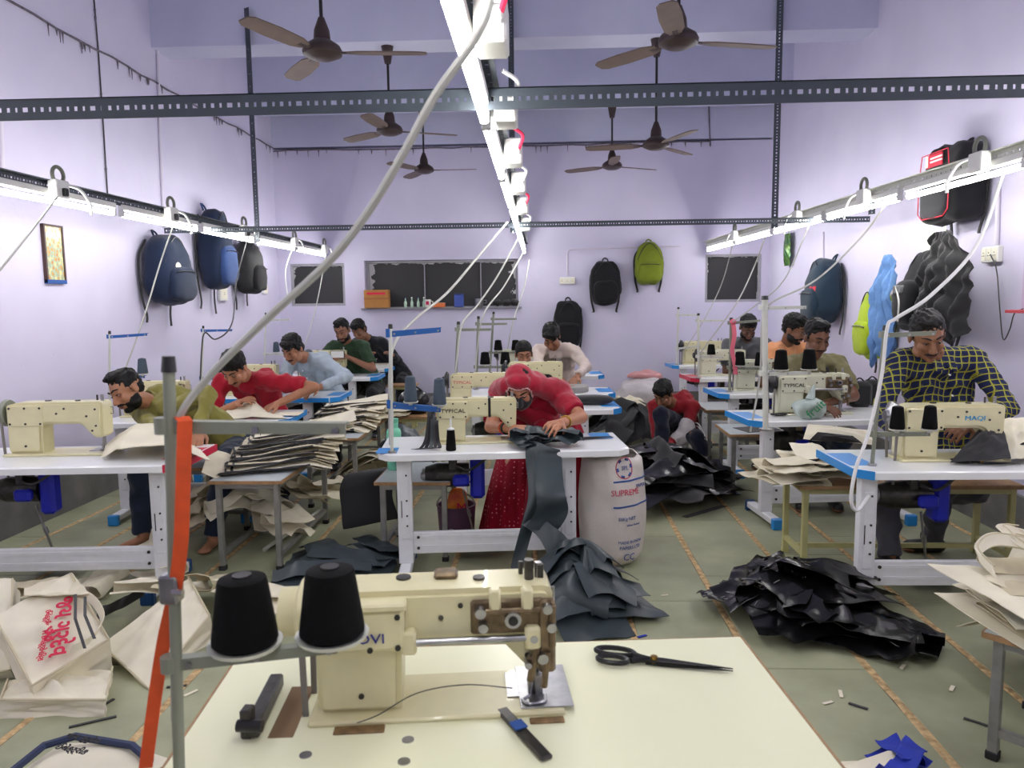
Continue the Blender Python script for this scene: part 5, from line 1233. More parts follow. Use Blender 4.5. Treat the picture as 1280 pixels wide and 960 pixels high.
for i, px in enumerate((62, 205, 298, 362, 400)): rail_box(('white rail socket on the left light rail, nearest the printed picture', 'white rail socket on the left light rail above the large navy backpack', 'white rail socket on the left light rail above the patterned backpack', 'white rail socket on the left light rail at the left window', 'white rail socket at the far end of the left light rail')[i], 'left', px, 1, plug=i < 3)
for i, px in enumerate((1238, 1090, 1005, 925)): rail_box(('white rail socket on the right light rail beside the boxy black backpack', 'white rail socket on the right light rail near the short stub', 'white rail socket on the right light rail over the hanging packet', 'white rail socket at the far end of the right light rail')[i], 'right', px, -1, plug=False)
for i, Y in enumerate((2.05, 2.9, 3.75, 4.7, 5.8, 7.2)):
    a, b = RAILS['middle']; p = a.lerp(b, (Y + 1) / 11.5) + V((.075, 0, .06)); t = thing('rail_socket', 'white socket box beside the middle light row, ' + ('closest to the camera', 'second from the camera', 'third from the camera', 'fourth from the camera', 'fifth from the camera', 'farthest from the camera')[i], 'socket box', p)
    MB().box((0, 0, 0), (.085, .15, .12), .008).obj('box', M_['plastic'], t, 0); MB().box((.02, -.09, .0), (.03, .04, .04), .006).obj('plug', M_['plastic'], t, 0); MB().tube(curve_pts([(.03, -.10, .0), (.05, -.16, .05), (.0, -.2, .08)], 5), .008, 6).obj('wire', M_['ink'] if i % 2 == 0 else M_['cablew'], t)
def cable(label, pts, r=.006, m='cable', n=8): return pipe('power_cable', label, curve_pts(pts, n), r, M_[m], 'cable')
Q = lambda x, y, Y: at(x, y, Y=Y)
cable('grey cable dropping from the left rail out of the picture', [rail_pt('left', 58, .04) + V((.09, 0, 0)), Q(30, 300, 4.3), Q(-10, 350, 4.2)])
cable('grey cable dropping past the large navy backpack to the cream thread stand', [rail_pt('left', 206, .03) + V((.09, 0, 0)), Q(200, 330, 6.1), Q(182, 390, 5.9), Q(160, 452, 5.75), Q(140, 498, 5.68)])
cable('dark cable looping to the white thread stand behind the red T-shirt', [rail_pt('left', 299, .0) + V((.09, 0, 0)), Q(296, 350, 7.0), Q(290, 404, 6.2), Q(270, 424, 6.0), Q(256, 416, 5.9), Q(252, 440, 5.9), Q(250, 490, 5.9)], .006, 'cabled')
cable('grey cable dropping in front of the left window', [rail_pt('left', 402, .0) + V((.06, 0, 0)), Q(398, 370, 9), Q(388, 410, 8.6), Q(378, 440, 8.4)])
cable('white cable dropping beside the left window frame', [rail_pt('left', 360, .0) + V((.06, 0, 0)), Q(357, 340, 8.6), Q(361, 380, 8.5)], .008, 'cablew')
cable('long grey cable sagging from the middle lights to the blue-armed stand', [Q(634, 278, 6.2), Q(600, 318, 5.8), Q(560, 365, 5.3), Q(520, 398, 4.8), Q(494, 428, 4.5), Q(487, 470, 4.4), Q(488, 560, 4.45)], .009)
cable('grey cable running from the middle lights to the stand left of the veil', [Q(648, 298, 7.2), Q(622, 345, 6.9), Q(598, 380, 6.6), Q(578, 405, 6.2), Q(571, 450, 6.1), Q(566, 498, 6.1)], .008)
cable('grey cable from the middle lights to the stand with black cones', [Q(654, 316, 8.6), Q(630, 358, 8.0), Q(605, 392, 7.2), Q(596, 440, 7.1), Q(594, 485, 7.1)], .008)
cable('thin grey cable hanging straight below the end of the middle lights', [Q(662, 325, 9.8), Q(655, 360, 9.4), Q(642, 400, 9.), Q(634, 440, 9.)], .007)
cable('white cable sweeping from the right rail down the leaning stand into a loop', [rail_pt('right', 1262, -.01) + V((-.03, 0, 0)), Q(1222, 305, 4.0), Q(1165, 368, 3.85), Q(1120, 398, 3.8), Q(1109, 410, 3.78), Q(1102, 470, 3.76), Q(1086, 540, 3.7), Q(1070, 585, 3.62), Q(1064, 625, 3.6), Q(1072, 638, 3.62), Q(1086, 620, 3.66)], .009, 'cablew')
cable('grey cable from the right rail across the petrol backpack to the thick white stand', [rail_pt('right', 1108, -.01), Q(1075, 298, 5.7), Q(1020, 350, 5.5), Q(965, 378, 5.35), Q(953, 400, 5.32), Q(950, 470, 5.32), Q(938, 540, 5.3)], .007)
cable('grey cable from the right rail past the window to the red-edged table', [rail_pt('right', 957, -.01), Q(942, 335, 8.4), Q(920, 380, 8.2), Q(885, 428, 8.2), Q(872, 445, 8.2)], .007)
cable('thin grey cable in front of the right window reaching the rearmost table', [rail_pt('right', 916, -.01), Q(902, 355, 9.8), Q(880, 400, 9.8), Q(855, 438, 9.8)], .006)
cable('pinkish grey cable rising from the pink strip stand to the right rail', [rail_pt('right', 1012, -.01), Q(980, 350, 7.0), Q(940, 385, 6.9), Q(916, 402, 6.85)], .006)
# ------------------------------------------------------------------ benches, heaps, bags, table clutter
def bench(label, x0, x1, y0, y1, h, legm, topm='ply', rz=0., name='work_bench', r=.016, cat='bench', rails=True):
    cx, cy = (x0 + x1) / 2, (y0 + y1) / 2; w, d = (x1 - x0) / 2, (y1 - y0) / 2
    t = thing(name, label, cat, (cx, cy, 0), rz)
    MB().box((0, 0, h - .0115), (2 * w, 2 * d, .017), .0).obj('bench_top', M_[topm], t, 0); e = MB()
    MB().box((0, 0, h - .0015), (2 * w - .004, 2 * d - .004, .003), .001).obj('top_laminate', M_[topm], t, 0)
    for c, s in (((0, -d - .002, h - .012), (2 * w, .006, .02)), ((0, d + .002, h - .012), (2 * w, .006, .02)), ((-w - .002, 0, h - .012), (.006, 2 * d, .02)), ((w + .002, 0, h - .012), (.006, 2 * d, .02))): e.box(c, s)
    e.obj('ply_edging', M_['wood'], t, 0)
    lx, ly = w - .04, d - .04
    for sx in (-1, 1):
        for sy in (-1, 1):
            lo = MB().box((sx * lx, sy * ly, h / 2 - .01), (r * 2, r * 2, h - .025), .002).obj('leg', M_[legm], t, 0)
            MB().box((sx * lx, sy * ly, .015), (r * 2.5, r * 2.5, .03), .003).obj('leg_tip', M_['rubber'] if legm != 'yellowpaint' else M_[legm], lo, 0)
    ap = MB()
    for sy in (-1, 1): ap.box((0, sy * ly, h - .04), (2 * lx, r * 1.6, .032))
    for sx in (-1, 1): ap.box((sx * lx, 0, h - .04), (r * 1.6, 2 * ly, .032))
    ap.obj('apron', M_[legm], t, 0)
    if rails:
        for sx in (-1, 1): MB().box((sx * lx, 0, .10), (r * 1.6, 2 * ly, r * 1.7)).obj('stretcher', M_[legm], t, 0)
        MB().box((0, 0 if not rails == 'x' else 0, .10), (2 * lx, r * 1.6, r * 1.7)).obj('stretcher', M_[legm], t, 0)
    return t
M_['benchsteel'] = mat('bench_steel', (150, 150, 146), .4, .5, var=.2, scale=18)
bench('steel-legged bench beside the aisle carrying a fan of dark-edged canvas', -1.99, -1.56, 4.28, 5.32, .56, 'benchsteel')
bench('second steel-legged bench behind the first along the left aisle', -1.88, -1.44, 5.66, 6.95, .56, 'benchsteel')
bench('steel-legged low bench close behind the red shirt table', -2.35, -1.62, 7.32, 7.95, .50, 'benchsteel', name='stool', cat='stool', rails=True)
bench('pale yellow legged stool with a round hole near the left back wall', -1.98, -1.62, 9.28, 9.55, .56, 'yellowpaint', 'wood', name='stool', cat='stool')
bench('steel stool with a ply edge holding a mint green bottle', -1.04, -.58, 4.45, 5.02, .51, 'benchsteel', name='stool', cat='stool')
bench('yellow-legged bench stacked with folded cream canvas bags', 1.47, 2.72, 4.30, 4.72, .52, 'yellowpaint', 'wood', name='work_bench')
bench('grey steel stool with an offcut beside the olive T-shirt table', 1.50, 1.98, 6.08, 6.60, .50, 'benchsteel', name='stool', cat='stool')
bench('grey steel stool beside the third right-hand table', 1.60, 2.05, 7.44, 7.98, .50, 'benchsteel', name='stool', cat='stool')
bench('low white bench where the man in olive shirt sits', -2.78, -2.08, 5.08, 5.38, .46, 'benchsteel', name='seat_bench')
for lab, x0, x1, y0 in (('low bench under the woman in red', -.36, .28, 5.15), ('low bench where the man in the red T-shirt sits', -2.65, -2.02, 6.08), ('low bench under the man in the pale blue shirt', -2.5, -1.9, 7.3)):
    pass
# ---- cloth pieces
def piece(name, label, cat, c, w, l, ang, m, H, layer=0., amp=.03, fold=None, seed=1, n=22, group=None, thick=.003, curl=0., parent=None, mat2=None, freq=11., floor=.004):
    """one limp piece of cloth lying on the height field H, crumpled and partly folded over"""
    c = V(c); ca, sa = math.cos(ang), math.sin(ang)
    def fn(u, v):
        a, b = (u - .5) * w, (v - .5) * l; lift = np.zeros_like(u)
        if fold:
            f, ax, hgt = fold; f -= .5
            if ax == 'x': over = np.maximum(0, a - f * w); a = a - 2 * over * .96; lift += hgt * np.sin(np.clip(over / (.10 * w), 0, 1) * PI / 2) * (1 - .5 * np.clip(over / (.5 * w), 0, 1))
            else: over = np.maximum(0, b - f * l); b = b - 2 * over * .96; lift += hgt * np.sin(np.clip(over / (.10 * l), 0, 1) * PI / 2) * (1 - .5 * np.clip(over / (.5 * l), 0, 1))
        x = c.x + ca * a - sa * b; y = c.y + sa * a + ca * b
        P0 = np.stack((u * w, v * l, np.full_like(u, seed * 1.7)), 1)
        cr = .6 * wav(P0, freq * .7, seed, 5, True) + .5 * wav(P0, freq * .8, seed + 3, 4); cr2 = .5 * wav(P0, freq * 2.1, seed + 5, 5, True)
        e = np.maximum(np.abs(u - .5), np.abs(v - .5)) * 2
        z = H(x, y) + layer + lift + amp * (np.maximum(cr, -.6) + .6) * .55 + amp * .25 * cr2 + curl * np.clip(e - .6, 0, 1) ** 2 * 6 * (.5 + .5 * np.sin(u * 7 + v * 5 + seed))
        x = x + amp * .7 * wav(P0, freq * .8, seed + 21, 4); y = y + amp * .7 * wav(P0, freq * .8, seed + 31, 4)
        return np.stack((x, y, np.maximum(z, floor)), 1)
    me = sheet(fn, n, n, thick); P = verts_np(me)
    c0 = V((c.x, c.y, float(P[:, 2].min()))); me.transform(Matrix.Translation(-c0))
    o = put(me, name, m, parent, 50, c0)
    if not parent: tag(o, label, cat, group)
    return o
def mound(cx, cy, rx, ry, h, p=2.): return lambda x, y: h * np.exp(-(np.abs((x - cx) / rx) ** p + np.abs((y - cy) / ry) ** p))
flat = lambda z: (lambda x, y: np.full_like(np.asarray(x, dtype=float), z))
# black vinyl heap on the right of the aisle
Hr = mound(1.32, 3.72, .34, .32, .14)
q = random.Random(3)
BL = M_['vinyl']
labs = ('nearest pointed flap spreading to the right', 'flap with white chalk marks in the front', 'upright folded flap at the left', 'flap pointing left across the sandy strip', 'rear flap leaning to the white table foot', 'crumpled top piece in the middle', 'dark flap hanging down at the right end', 'rear left piece curling up', 'small folded piece on top at the right', 'wide bottom piece under the others')
spec = [(1.44, 3.42, .62, .42, -.35, .02), (1.20, 3.52, .46, .46, .5, .04), (1.08, 3.80, .40, .42, 1.1, .05), (1.0, 3.78, .46, .26, .2, .01), (1.48, 4.0, .52, .40, .3, .03), (1.36, 3.72, .50, .46, .8, .07), (1.62, 3.52, .50, .34, -.6, .02), (1.22, 3.98, .44, .38, -.4, .05), (1.50, 3.72, .40, .34, .2, .08), (1.34, 3.70, .72, .62, .1, .0)]
for i, (x, y, w_, l_, a, ly) in enumerate(spec):
    piece('vinyl_piece', 'black vinyl bag panel in the right heap, ' + labs[i], 'bag panel', (x, y, 0), w_, l_, a, BL, Hr, ly, .095, fold=(.62, 'x' if i % 2 else 'y', .08), seed=i + 1, n=26, group='black vinyl panels heaped right of the aisle', freq=9, curl=.02)
chalk = mat('chalk_marks', (150, 152, 154), .8)
for o in [x for x in bpy.data.objects if x.get('group') == 'black vinyl panels heaped right of the aisle'][1:8:2]:
    P = verts_np(o.data); n_ = len(P) // 2; G_ = MB(); q2 = random.Random(len(o.name) + int(P[0, 0] * 999))
    for k in range(12):
        i = q2.randrange(26 * 8, n_ - 26 * 8); a = V(P[i]); b2 = V(P[i + q2.choice((1, 2, 27))]); 
        if (b2 - a).length < .12: G_.tube([a + V((0, 0, .004)), (a + b2) / 2 + V((0, 0, .005)), b2 + V((0, 0, .004))], .0016, 4)
    G_.obj('chalk_scribble', chalk, o)['kind'] = 'stuff'
# black heap before the squatting young man
Hb = mound(.98, 6.15, .40, .55, .27)
for i in range(13):
    a = q.uniform(0, 6.28); r_ = q.uniform(0, .42); x, y = .98 + r_ * math.cos(a) * .8, 6.15 + r_ * math.sin(a) * 1.1
    piece('vinyl_piece', 'crumpled black vinyl panel heaped before the squatting young man', 'bag panel', (x, y, 0), q.uniform(.45, .7), q.uniform(.45, .7), q.uniform(0, 3.1), BL if i % 3 else M_['blackcloth'], Hb, .006 * i, .085, fold=(.6, 'xy'[i % 2], .10), seed=40 + i, n=24, group='black panels before the squatting young man', freq=8, curl=.05)
piece('vinyl_piece', 'black flat panel lying at the aisle end of the black heap', 'bag panel', (1.36, 6.15, 0), .42, .26, .2, BL, flat(.004), 0, .012, seed=61, n=14)
piece('offcut_strip', 'long narrow black offcut strip lying on the aisle floor', 'offcut', (1.20, 5.58, 0), .46, .05, .71, M_['blackcloth'], flat(.004), 0, .006, seed=62, n=14)
# dark cloth and sacks at the far end of the aisle
Hk = mound(.95, 8.15, .42, .5, .40)
for i in range(7):
    piece('cloth_piece', 'rumpled black cloth piece piled behind the right end of the middle tables', 'cloth piece', (.95 + q.uniform(-.25, .3), 8.05 + q.uniform(-.4, .3), 0), .6, .6, q.uniform(0, 3), M_['blackcloth'], Hk, .015 * i, .10, fold=(.6, 'xy'[i % 2], .08), seed=80 + i, n=20, group='black cloth behind the middle tables', freq=8)
def sack(name, label, cat, c, w, d, h, m, seed, lumps=.03, p=.7):
    t = thing(name, label, cat, c); b = MB().ell((0, 0, h / 2), (w / 2, d / 2, h / 2), None, 36, 26, p); me = b.mesh(); P = verts_np(me)
    P += norms_np(me) * (lumps * wav(P + seed, 9, seed, 5, True) + lumps * .35 * wav(P, 26, seed, 5, True))[:, None]; P[:, 2] = np.maximum(P[:, 2], .002); set_np(me, P); put(me, 'sack_body', m, t, 180)
    return t
greysack = mat('translucent_grey_sack', (190, 184, 186), .5, var=.2, scale=6)
sack('sack', 'pale grey plastic sack slumped against the back wall', 'sack', at(800, 532, Z=0) * V((1, .98, 0)), .72, .6, .62, greysack, 4)
sack('sack', 'cream cloth sack slumped beside the grey sack at the back', 'sack', V((1.0, 8.85, 0)), .55, .45, .46, M_['canvas'], 8, .05)
sack('sack', 'small reddish plastic bag on top of the pale grey sack', 'bag', at(805, 487, Y=9.5) * V((1, 1, 0)) + V((0, 0, .58)), .45, .3, .12, mat('reddish_plastic', (196, 140, 140), .4), 12, .02)
# grey slate strips: from the woman's table over its edge to the floor
def strip(name, label, cat, pts, wdir, w, m, t_=.003, n=6, group=None, wob=.02, seed=1):
    C = curve_pts(pts, n); N = len(C); wd = V(wdir).normalized(); c0 = C[0].copy()
    Pc = np.array([list(p) for p in C]); s = np.linspace(0, 1, N)
    def fn(u, v):
        i = v * (N - 1); k = np.clip(i.astype(int), 0, N - 2); f = (i - k)[:, None]; P = Pc[k] * (1 - f) + Pc[k + 1] * f
        P = P + np.array(wd)[None] * ((u - .5) * w)[:, None]; P = P + (wob * np.sin(u * 3.2 + v * 8 + seed) * np.sin(v * 5 + seed))[:, None] * np.array((.3, 1, .2))
        return P - np.array(c0)
    o = put(sheet(fn, 8, N * 2, t_), name, m, None, 60, c0); return tag(o, label, cat, group)
SL = M_['slate']; ye = 4.17
strip('vinyl_strip', 'slate vinyl strip hanging from the sewing table edge beside the red skirt', 'strip', [on('C1', .17, -.20, .03), on('C1', .155, -.27, .02), on('C1', .15, -.31, -.06), at(668, 620, Y=4.12), at(660, 655, Y=4.1), at(648, 700, Y=4.06), at(640, 745, Y=3.98) ], (1, .1, .25), .075, SL, seed=2)
strip('vinyl_strip', 'wide slate vinyl panel hanging folded below the table edge', 'strip', [on('C1', .24, -.26, .03), on('C1', .24, -.30, -.04), at(688, 612, Y=4.05), at(690, 640, Y=4.04), at(676, 662, Y=4.05)], (1, .1, -.25), .17, SL, seed=5)
strip('vinyl_strip', 'slate vinyl strip trailing from the table to the floor heap', 'strip', [at(664, 650, Y=4.08), at(690, 672, Y=4.0), at(706, 700, Y=3.95), at(722, 722, Y=3.92), at(738, 748, Y=3.8)], (1, .1, .45), .13, SL, seed=7)
Hc = mound(.14, 4.36, .2, .2, .02)
for i, (x, y, w_, l_, a, am, ly) in enumerate(((.24, -.08, .38, .26, .35, .05, .01), (.26, -.12, .30, .26, -.5, .09, .02), (.19, -.17, .26, .2, .9, .07, .02), (.20, -.10, .22, .18, .2, .09, .03))):
    p = on('C1', x, y); piece('vinyl_piece', ('slate vinyl panel spread under the needle of the woman in red', 'crumpled slate vinyl piece bunched on top at the table middle', 'slate vinyl flap sagging at the front table edge', 'small slate vinyl fold beside the needle')[i], 'vinyl piece', p, w_, l_, a + .1, SL, flat(TH + .006), ly, am, fold=(.62, 'xy'[i % 2], .05), seed=120 + i, n=22, freq=12, floor=TH + .003)
Hs = mound(.18, 3.78, .22, .24, .22)
for i in range(8):
    x, y = .18 + q.uniform(-.16, .18), 3.80 + q.uniform(-.22, .24)
    piece('vinyl_piece', 'crumpled slate vinyl piece in the heap beside the printed sack', 'vinyl piece', (x, y, 0), q.uniform(.36, .55), q.uniform(.3, .45), q.uniform(0, 3), SL, Hs, .012 * i, .055, fold=(.6, 'xy'[i % 2], .07), seed=140 + i, n=22, group='slate pieces heaped beside the sack', freq=9)
Hl = mound(-1.2, 4.35, .4, .3, .10)
for i, (x, y, w_, l_, a) in enumerate(((-1.36, 4.42, .5, .36, .3), (-1.12, 4.3, .55, .4, -.3), (-1.0, 4.5, .4, .4, .7), (-1.25, 4.1, .5, .34, .1))):
    piece('vinyl_piece', 'dark slate vinyl piece left lying on the aisle floor behind the cones', 'vinyl piece', (x, y, 0), w_, l_, a, SL, Hl, .01 * i, .06, fold=(.6, 'xy'[i % 2], .06), seed=160 + i, n=20, group='slate pieces on the aisle floor', freq=9)
strip('hanging_cloth', 'black fabric panel with a grey hem hanging beside the steel stool', 'panel', [at(478, 585, Y=4.95), at(462, 592, Y=4.85), at(458, 620, Y=4.78), at(464, 655, Y=4.75)], (1, .2, .1), .34, M_['blackcloth'], seed=3)
sack('bag', 'dark slate bag slumped on the stool left of the white thread stand', 'bag', V((-.98, 5.22, .30)), .40, .34, .40, SL, 31, .04)
# printed woven sack
woven = mat('woven_white_sack', (214, 206, 198), .55, var=.12, scale=6, bump=.3, bscale=120)
sx, sy = .405, 4.53
t = thing('printed_sack', 'white woven sack with blue and red print standing by the sewing table', 'sack', (sx, sy, 0))
def sackf(u, v):
    a = 2 * PI * u; r_ = .185 + .035 * np.sin(v * PI * .9 + .2) - .03 * (v > .97) - .05 * np.clip(.08 - v, 0, 1) / .08
    k = 1 + .02 * np.sin(a * 5 + v * 4) + .02 * np.sin(a * 11 + v * 9) * v
    return np.stack((r_ * .93 * k * np.cos(a), r_ * .95 * k * np.sin(a), .004 + .665 * v + .01 * np.sin(a * 3) * v), 1)
put(sheet(sackf, 64, 30, .003), 'sack_body', woven, t, 180)
def on_sack(nm, s, size, m, ang, z, sx_=1.):   # text bent round the sack
    me_o = text(s, size, nm, m, t, Matrix.Identity(4), .0008, sx=sx_); P = verts_np(me_o.data); th = ang + P[:, 0] / .215; vv = (z + P[:, 1] - .004) / .665
    r_ = .185 + .035 * np.sin(vv * PI * .9 + .2) + .008; a = th
    k = 1 + .02 * np.sin(a * 5 + vv * 4) + .02 * np.sin(a * 11 + vv * 9) * vv
    set_np(me_o.data, np.stack(((r_ * .93 * k + P[:, 2]) * np.cos(a), (r_ * .95 * k + P[:, 2]) * np.sin(a), z + P[:, 1]), 1)); return me_o
A0 = R(-72)
on_sack('red_print', 'SUPREME', .050, mat('sack_red', (196, 60, 90), .7), A0 + .05, .47); SB = mat('sack_blue', (52, 84, 150), .7)
on_sack('blue_emblem', 'SPL', .034, SB, A0 + .02, .615)
for f, rr in ((.0, .062), (.0, .052)):
    rg = MB(); N = 30; pts = []
    for i in range(N):
        a = 2 * PI * i / N; th = A0 + .02 + rr * math.cos(a) / .215; z = .615 + rr * math.sin(a); vv = z / .665; r_ = .185 + .035 * math.sin(vv * PI * .9 + .2) + .006
        k = 1 + .02 * math.sin(th * 5 + vv * 4) + .02 * math.sin(th * 11 + vv * 9) * vv
        pts.append(V((r_ * .93 * k * math.cos(th), r_ * .95 * k * math.sin(th), z)))
    if rr > .06: rg.tube(pts, .0026, 5, closed=True).obj('emblem_ring', mat('sack_red', 0), t)
    else:
        for i in range(0, N, 5): rg.tube([pts[(i + j) % N] for j in range(3)], .007, 5)
        rg.obj('emblem_arrows', SB, t)
for z in (.535, .385):
    b = MB(); pts = []
    for i in range(22):
        th = A0 - .35 + i * .075; vv = z / .665; r_ = .185 + .035 * math.sin(vv * PI * .9 + .2) + .005; k = 1 + .02 * math.sin(th * 5 + vv * 4) + .02 * math.sin(th * 11 + vv * 9) * vv
        pts.append(V((r_ * .93 * k * math.cos(th), r_ * .95 * k * math.sin(th), z + .012 * i / 22)))
    b.ribbon(pts, (0, 0, 1), .010, .002).obj('blue_line', SB, t)
for s_, z, sz, dx in (('50Kg NET', .315, .028, 0.), ('PAPER', .50, .030, .55), ('When Packed', .275, .018, .2), ('MADE IN INDIA', .17, .026, .15), ('PAPERS LTD', .135, .030, .15), ('CC', .075, .06, .1)): on_sack('blue_print', s_, sz, SB, A0 + .06 + dx, z)
# squatting young man's white panel
# ---- left: cream bags heaped on the floor
CV = (M_['canvas'], M_['canvas2'], M_['canvas3'])
HL = mound(-1.9, 3.35, .75, .42, .20)
def quadsheet(c4, bulge=.0, amp=.01, seed=1, n=26, thick=.004, freq=9.):
    c4 = [np.array(p) for p in c4]; nn = np.cross(c4[1] - c4[0], c4[3] - c4[0]); nn = nn / np.linalg.norm(nn)
    def fn(u, v):
        P = (c4[0][None] * ((1 - u) * (1 - v))[:, None] + c4[1][None] * (u * (1 - v))[:, None] + c4[2][None] * (u * v)[:, None] + c4[3][None] * ((1 - u) * v)[:, None])
        b = bulge * np.sin(PI * u) * np.sin(PI * v) + amp * wav(np.stack((u * 1., v * 1., u * 0 + seed), 1), freq, seed, 5, True) * (.3 + .7 * np.sin(PI * u) * np.sin(PI * v))
        return P + nn[None] * b[:, None]
    return sheet(fn, n, n, thick), nn, fn
def tote(label, c4, depth, mouth=True, seed=1, txt=None, body=M_['canvas2'], stripe=True, straps=True, group=None):
    """canvas tote: c4 = front panel corners (bottom-left, bottom-right, top-right, top-left as the bag lies); back panel sits depth behind"""
    c4 = [V(p) for p in c4]; base = (c4[0] + c4[1] + c4[2] + c4[3]) / 4; base.z = 0; L_ = [p - base for p in c4]
    t = thing('tote_bag', label, 'tote bag', base, 0, group)
    me, nn, fn = quadsheet(L_, .03, .022, seed); nv = V(nn)
    put(me, 'front_panel', body, t, 60)
    B4 = [p - nv * depth for p in L_]; me2, _, _ = quadsheet(B4, -.04, .022, seed + 3); put(me2, 'back_panel', body, t, 60)
    # gusset round three sides
    for a, b in ((0, 1), (1, 2), (3, 0)):
        me3, _, _ = quadsheet([L_[a], L_[b], B4[b], B4[a]], .025, .008, seed + a, 16); put(me3, 'gusset', body, t, 60)
    pp = MB(); ring = []
    for a, b in ((3, 0), (0, 1), (1, 2)):
        for k in range(8): ring.append(L_[a].lerp(L_[b], k / 8))
    ring.append(L_[2]); pp.tube([p + nv * .004 for p in ring], .0055, 6); pp.obj('piping', M_['canvas3'], t)
    if stripe:
        s = MB(); P = [V(fn(np.array([u]), np.array([.80]))[0]) + nv * .006 for u in np.linspace(.02, .98, 14)]; s.ribbon(P, (L_[3] - L_[0]), .030, .003).obj('dark_stripe', M_['stripe'], t)
    if straps:
        up = (L_[3] - L_[0]).normalized(); rt = (L_[1] - L_[0]); w_ = rt.length; rt = rt.normalized(); m_ = L_[3].lerp(L_[2], .5)
        for off in (0, -depth):
            P = curve_pts([m_ - rt * w_ * .22 - up * .10 + nv * (off + .012), m_ - rt * w_ * .22 + up * .03 + nv * (off + .015), m_ - rt * w_ * .10 + up * .10 + nv * (off + .05), m_ + rt * w_ * .12 + up * .09 + nv * (off + .05), m_ + rt * w_ * .22 + up * .02 + nv * (off + .015), m_ + rt * w_ * .22 - up * .10 + nv * (off + .012)], 5)
            MB().ribbon(P, up + rt * .3, .030, .006).obj('carry_strap', M_['canvas'], t, 60)
    if txt:
        o = basis(L_[1] - L_[0], L_[3] - L_[0], V(fn(np.array([txt[1]]), np.array([txt[2]]))[0]) + nv * .014)
        for s_, sz, dx, dy, m_ in txt[0]: text(s_, sz, 'printed_text', m_, t, o @ Matrix.Translation((dx, dy, 0)) @ Matrix.Rotation(txt[3], 4, 'Z'), .001)
    return t
IK = M_['ink']
# open bag with red writing, lying on its side on the heap (front panel turned to the camera)
B = lambda x, y, Y: at(x, y, Y=Y)
tote('open cream tote bag with red and black Gujarati print lying at the lower left', [B(12, 862, 2.78), B(10, 745, 3.22), B(132, 766, 3.20), B(128, 850, 2.85)][0:4] and [B(40, 858, 2.74), B(136, 800, 3.02), B(88, 718, 3.36), B(-8, 770, 3.05)], .16, seed=4,
     txt=([('જય ગુરુદેવ', .098, .02, -.02, IK), ('ઈલેક્ટ્રીક અને ઈલેક્ટ્રોનિક્સ', .030, -.052, -.02, IK)], .50, .42, -2.2), stripe=False, straps=False)
t_open = [o for o in bpy.data.objects if o.get('category') == 'tote bag'][-1]
# loops and stitched flap at the bag mouth
b0 = t_open.location
MB().ribbon([p - b0 for p in curve_pts([B(76, 752, 3.24), B(98, 742, 3.22), B(118, 752, 3.12), B(128, 775, 3.05), B(112, 800, 2.96), B(88, 812, 2.90)], 6)], (.2, .5, .8), .036, .005).obj('carry_strap', M_['canvas'], t_open, 60)
for a, b in (((100, 745), (112, 812)), ((112, 748), (124, 800))):
    p, q_ = B(a[0], a[1], 3.15), B(b[0], b[1], 2.86); MB().ribbon([p - b0 + V((0, -.03, .02)), (p + q_) / 2 - b0 + V((0, -.06, .04)), q_ - b0 + V((0, -.03, .02))], (.8, .3, 0), .012, .002).obj('dark_stripe', M_['stripe'], t_open, 0)
me, _, _ = quadsheet([B(30, 744, 3.16) - b0, B(112, 742, 3.16) - b0, B(90, 716, 3.40) - b0, B(30, 735, 3.40) - b0], -.02, .012, 8, 18); put(me, 'bag_flap', M_['canvas'], t_open, 60)
tote('plain cream tote bag with a stitched top edge lying right of the printed one', [B(186, 862, 2.92), B(262, 770, 3.35), B(236, 722, 3.60), B(128, 806, 3.16)], .12, seed=9, stripe=False, straps=False)
tote('cream tote bag lying flat under the printed one with its piping to the front', [B(0, 876, 2.70), B(132, 876, 2.72), B(140, 835, 2.98), B(10, 850, 2.95)], .08, seed=12, stripe=False, straps=False)
tote('cream tote bag cut off by the left picture edge', [B(-60, 850, 2.92), B(14, 838, 2.98), B(16, 724, 3.42), B(-50, 716, 3.44)], .1, seed=15, stripe=False, straps=False)
labs = ('rolled cream strap piece under the table crossbar', 'cream canvas piece with charcoal band beside the printed bag', 'cream canvas piece behind the plain tote', 'cream canvas piece peeping out left of the orange tape', 'cream canvas piece curled up by the table foot', 'cream canvas piece at the left under the table')
for i, (x, y, w_, l_, a) in enumerate(((-2.5, 4.0, .5, .3, .2), (-1.98, 3.72, .5, .26, .55), (-1.75, 3.75, .5, .4, .3), (-1.42, 3.55, .4, .4, -.3), (-2.15, 4.08, .36, .3, .9), (-2.9, 3.75, .6, .4, .1))):
    piece('canvas_piece', labs[i], 'canvas piece', (x, y, 0), w_, l_, a, CV[i % 3], HL, .015 * i, .05, fold=(.6, 'xy'[i % 2], .07), seed=200 + i, n=22, freq=9)
strip('dark_band', 'charcoal band lying across the cream pieces beside the printed bag', 'strip', [B(120, 768, 3.62), B(150, 755, 3.66), B(178, 740, 3.72)], (.3, .2, -1), .05, M_['stripe'])
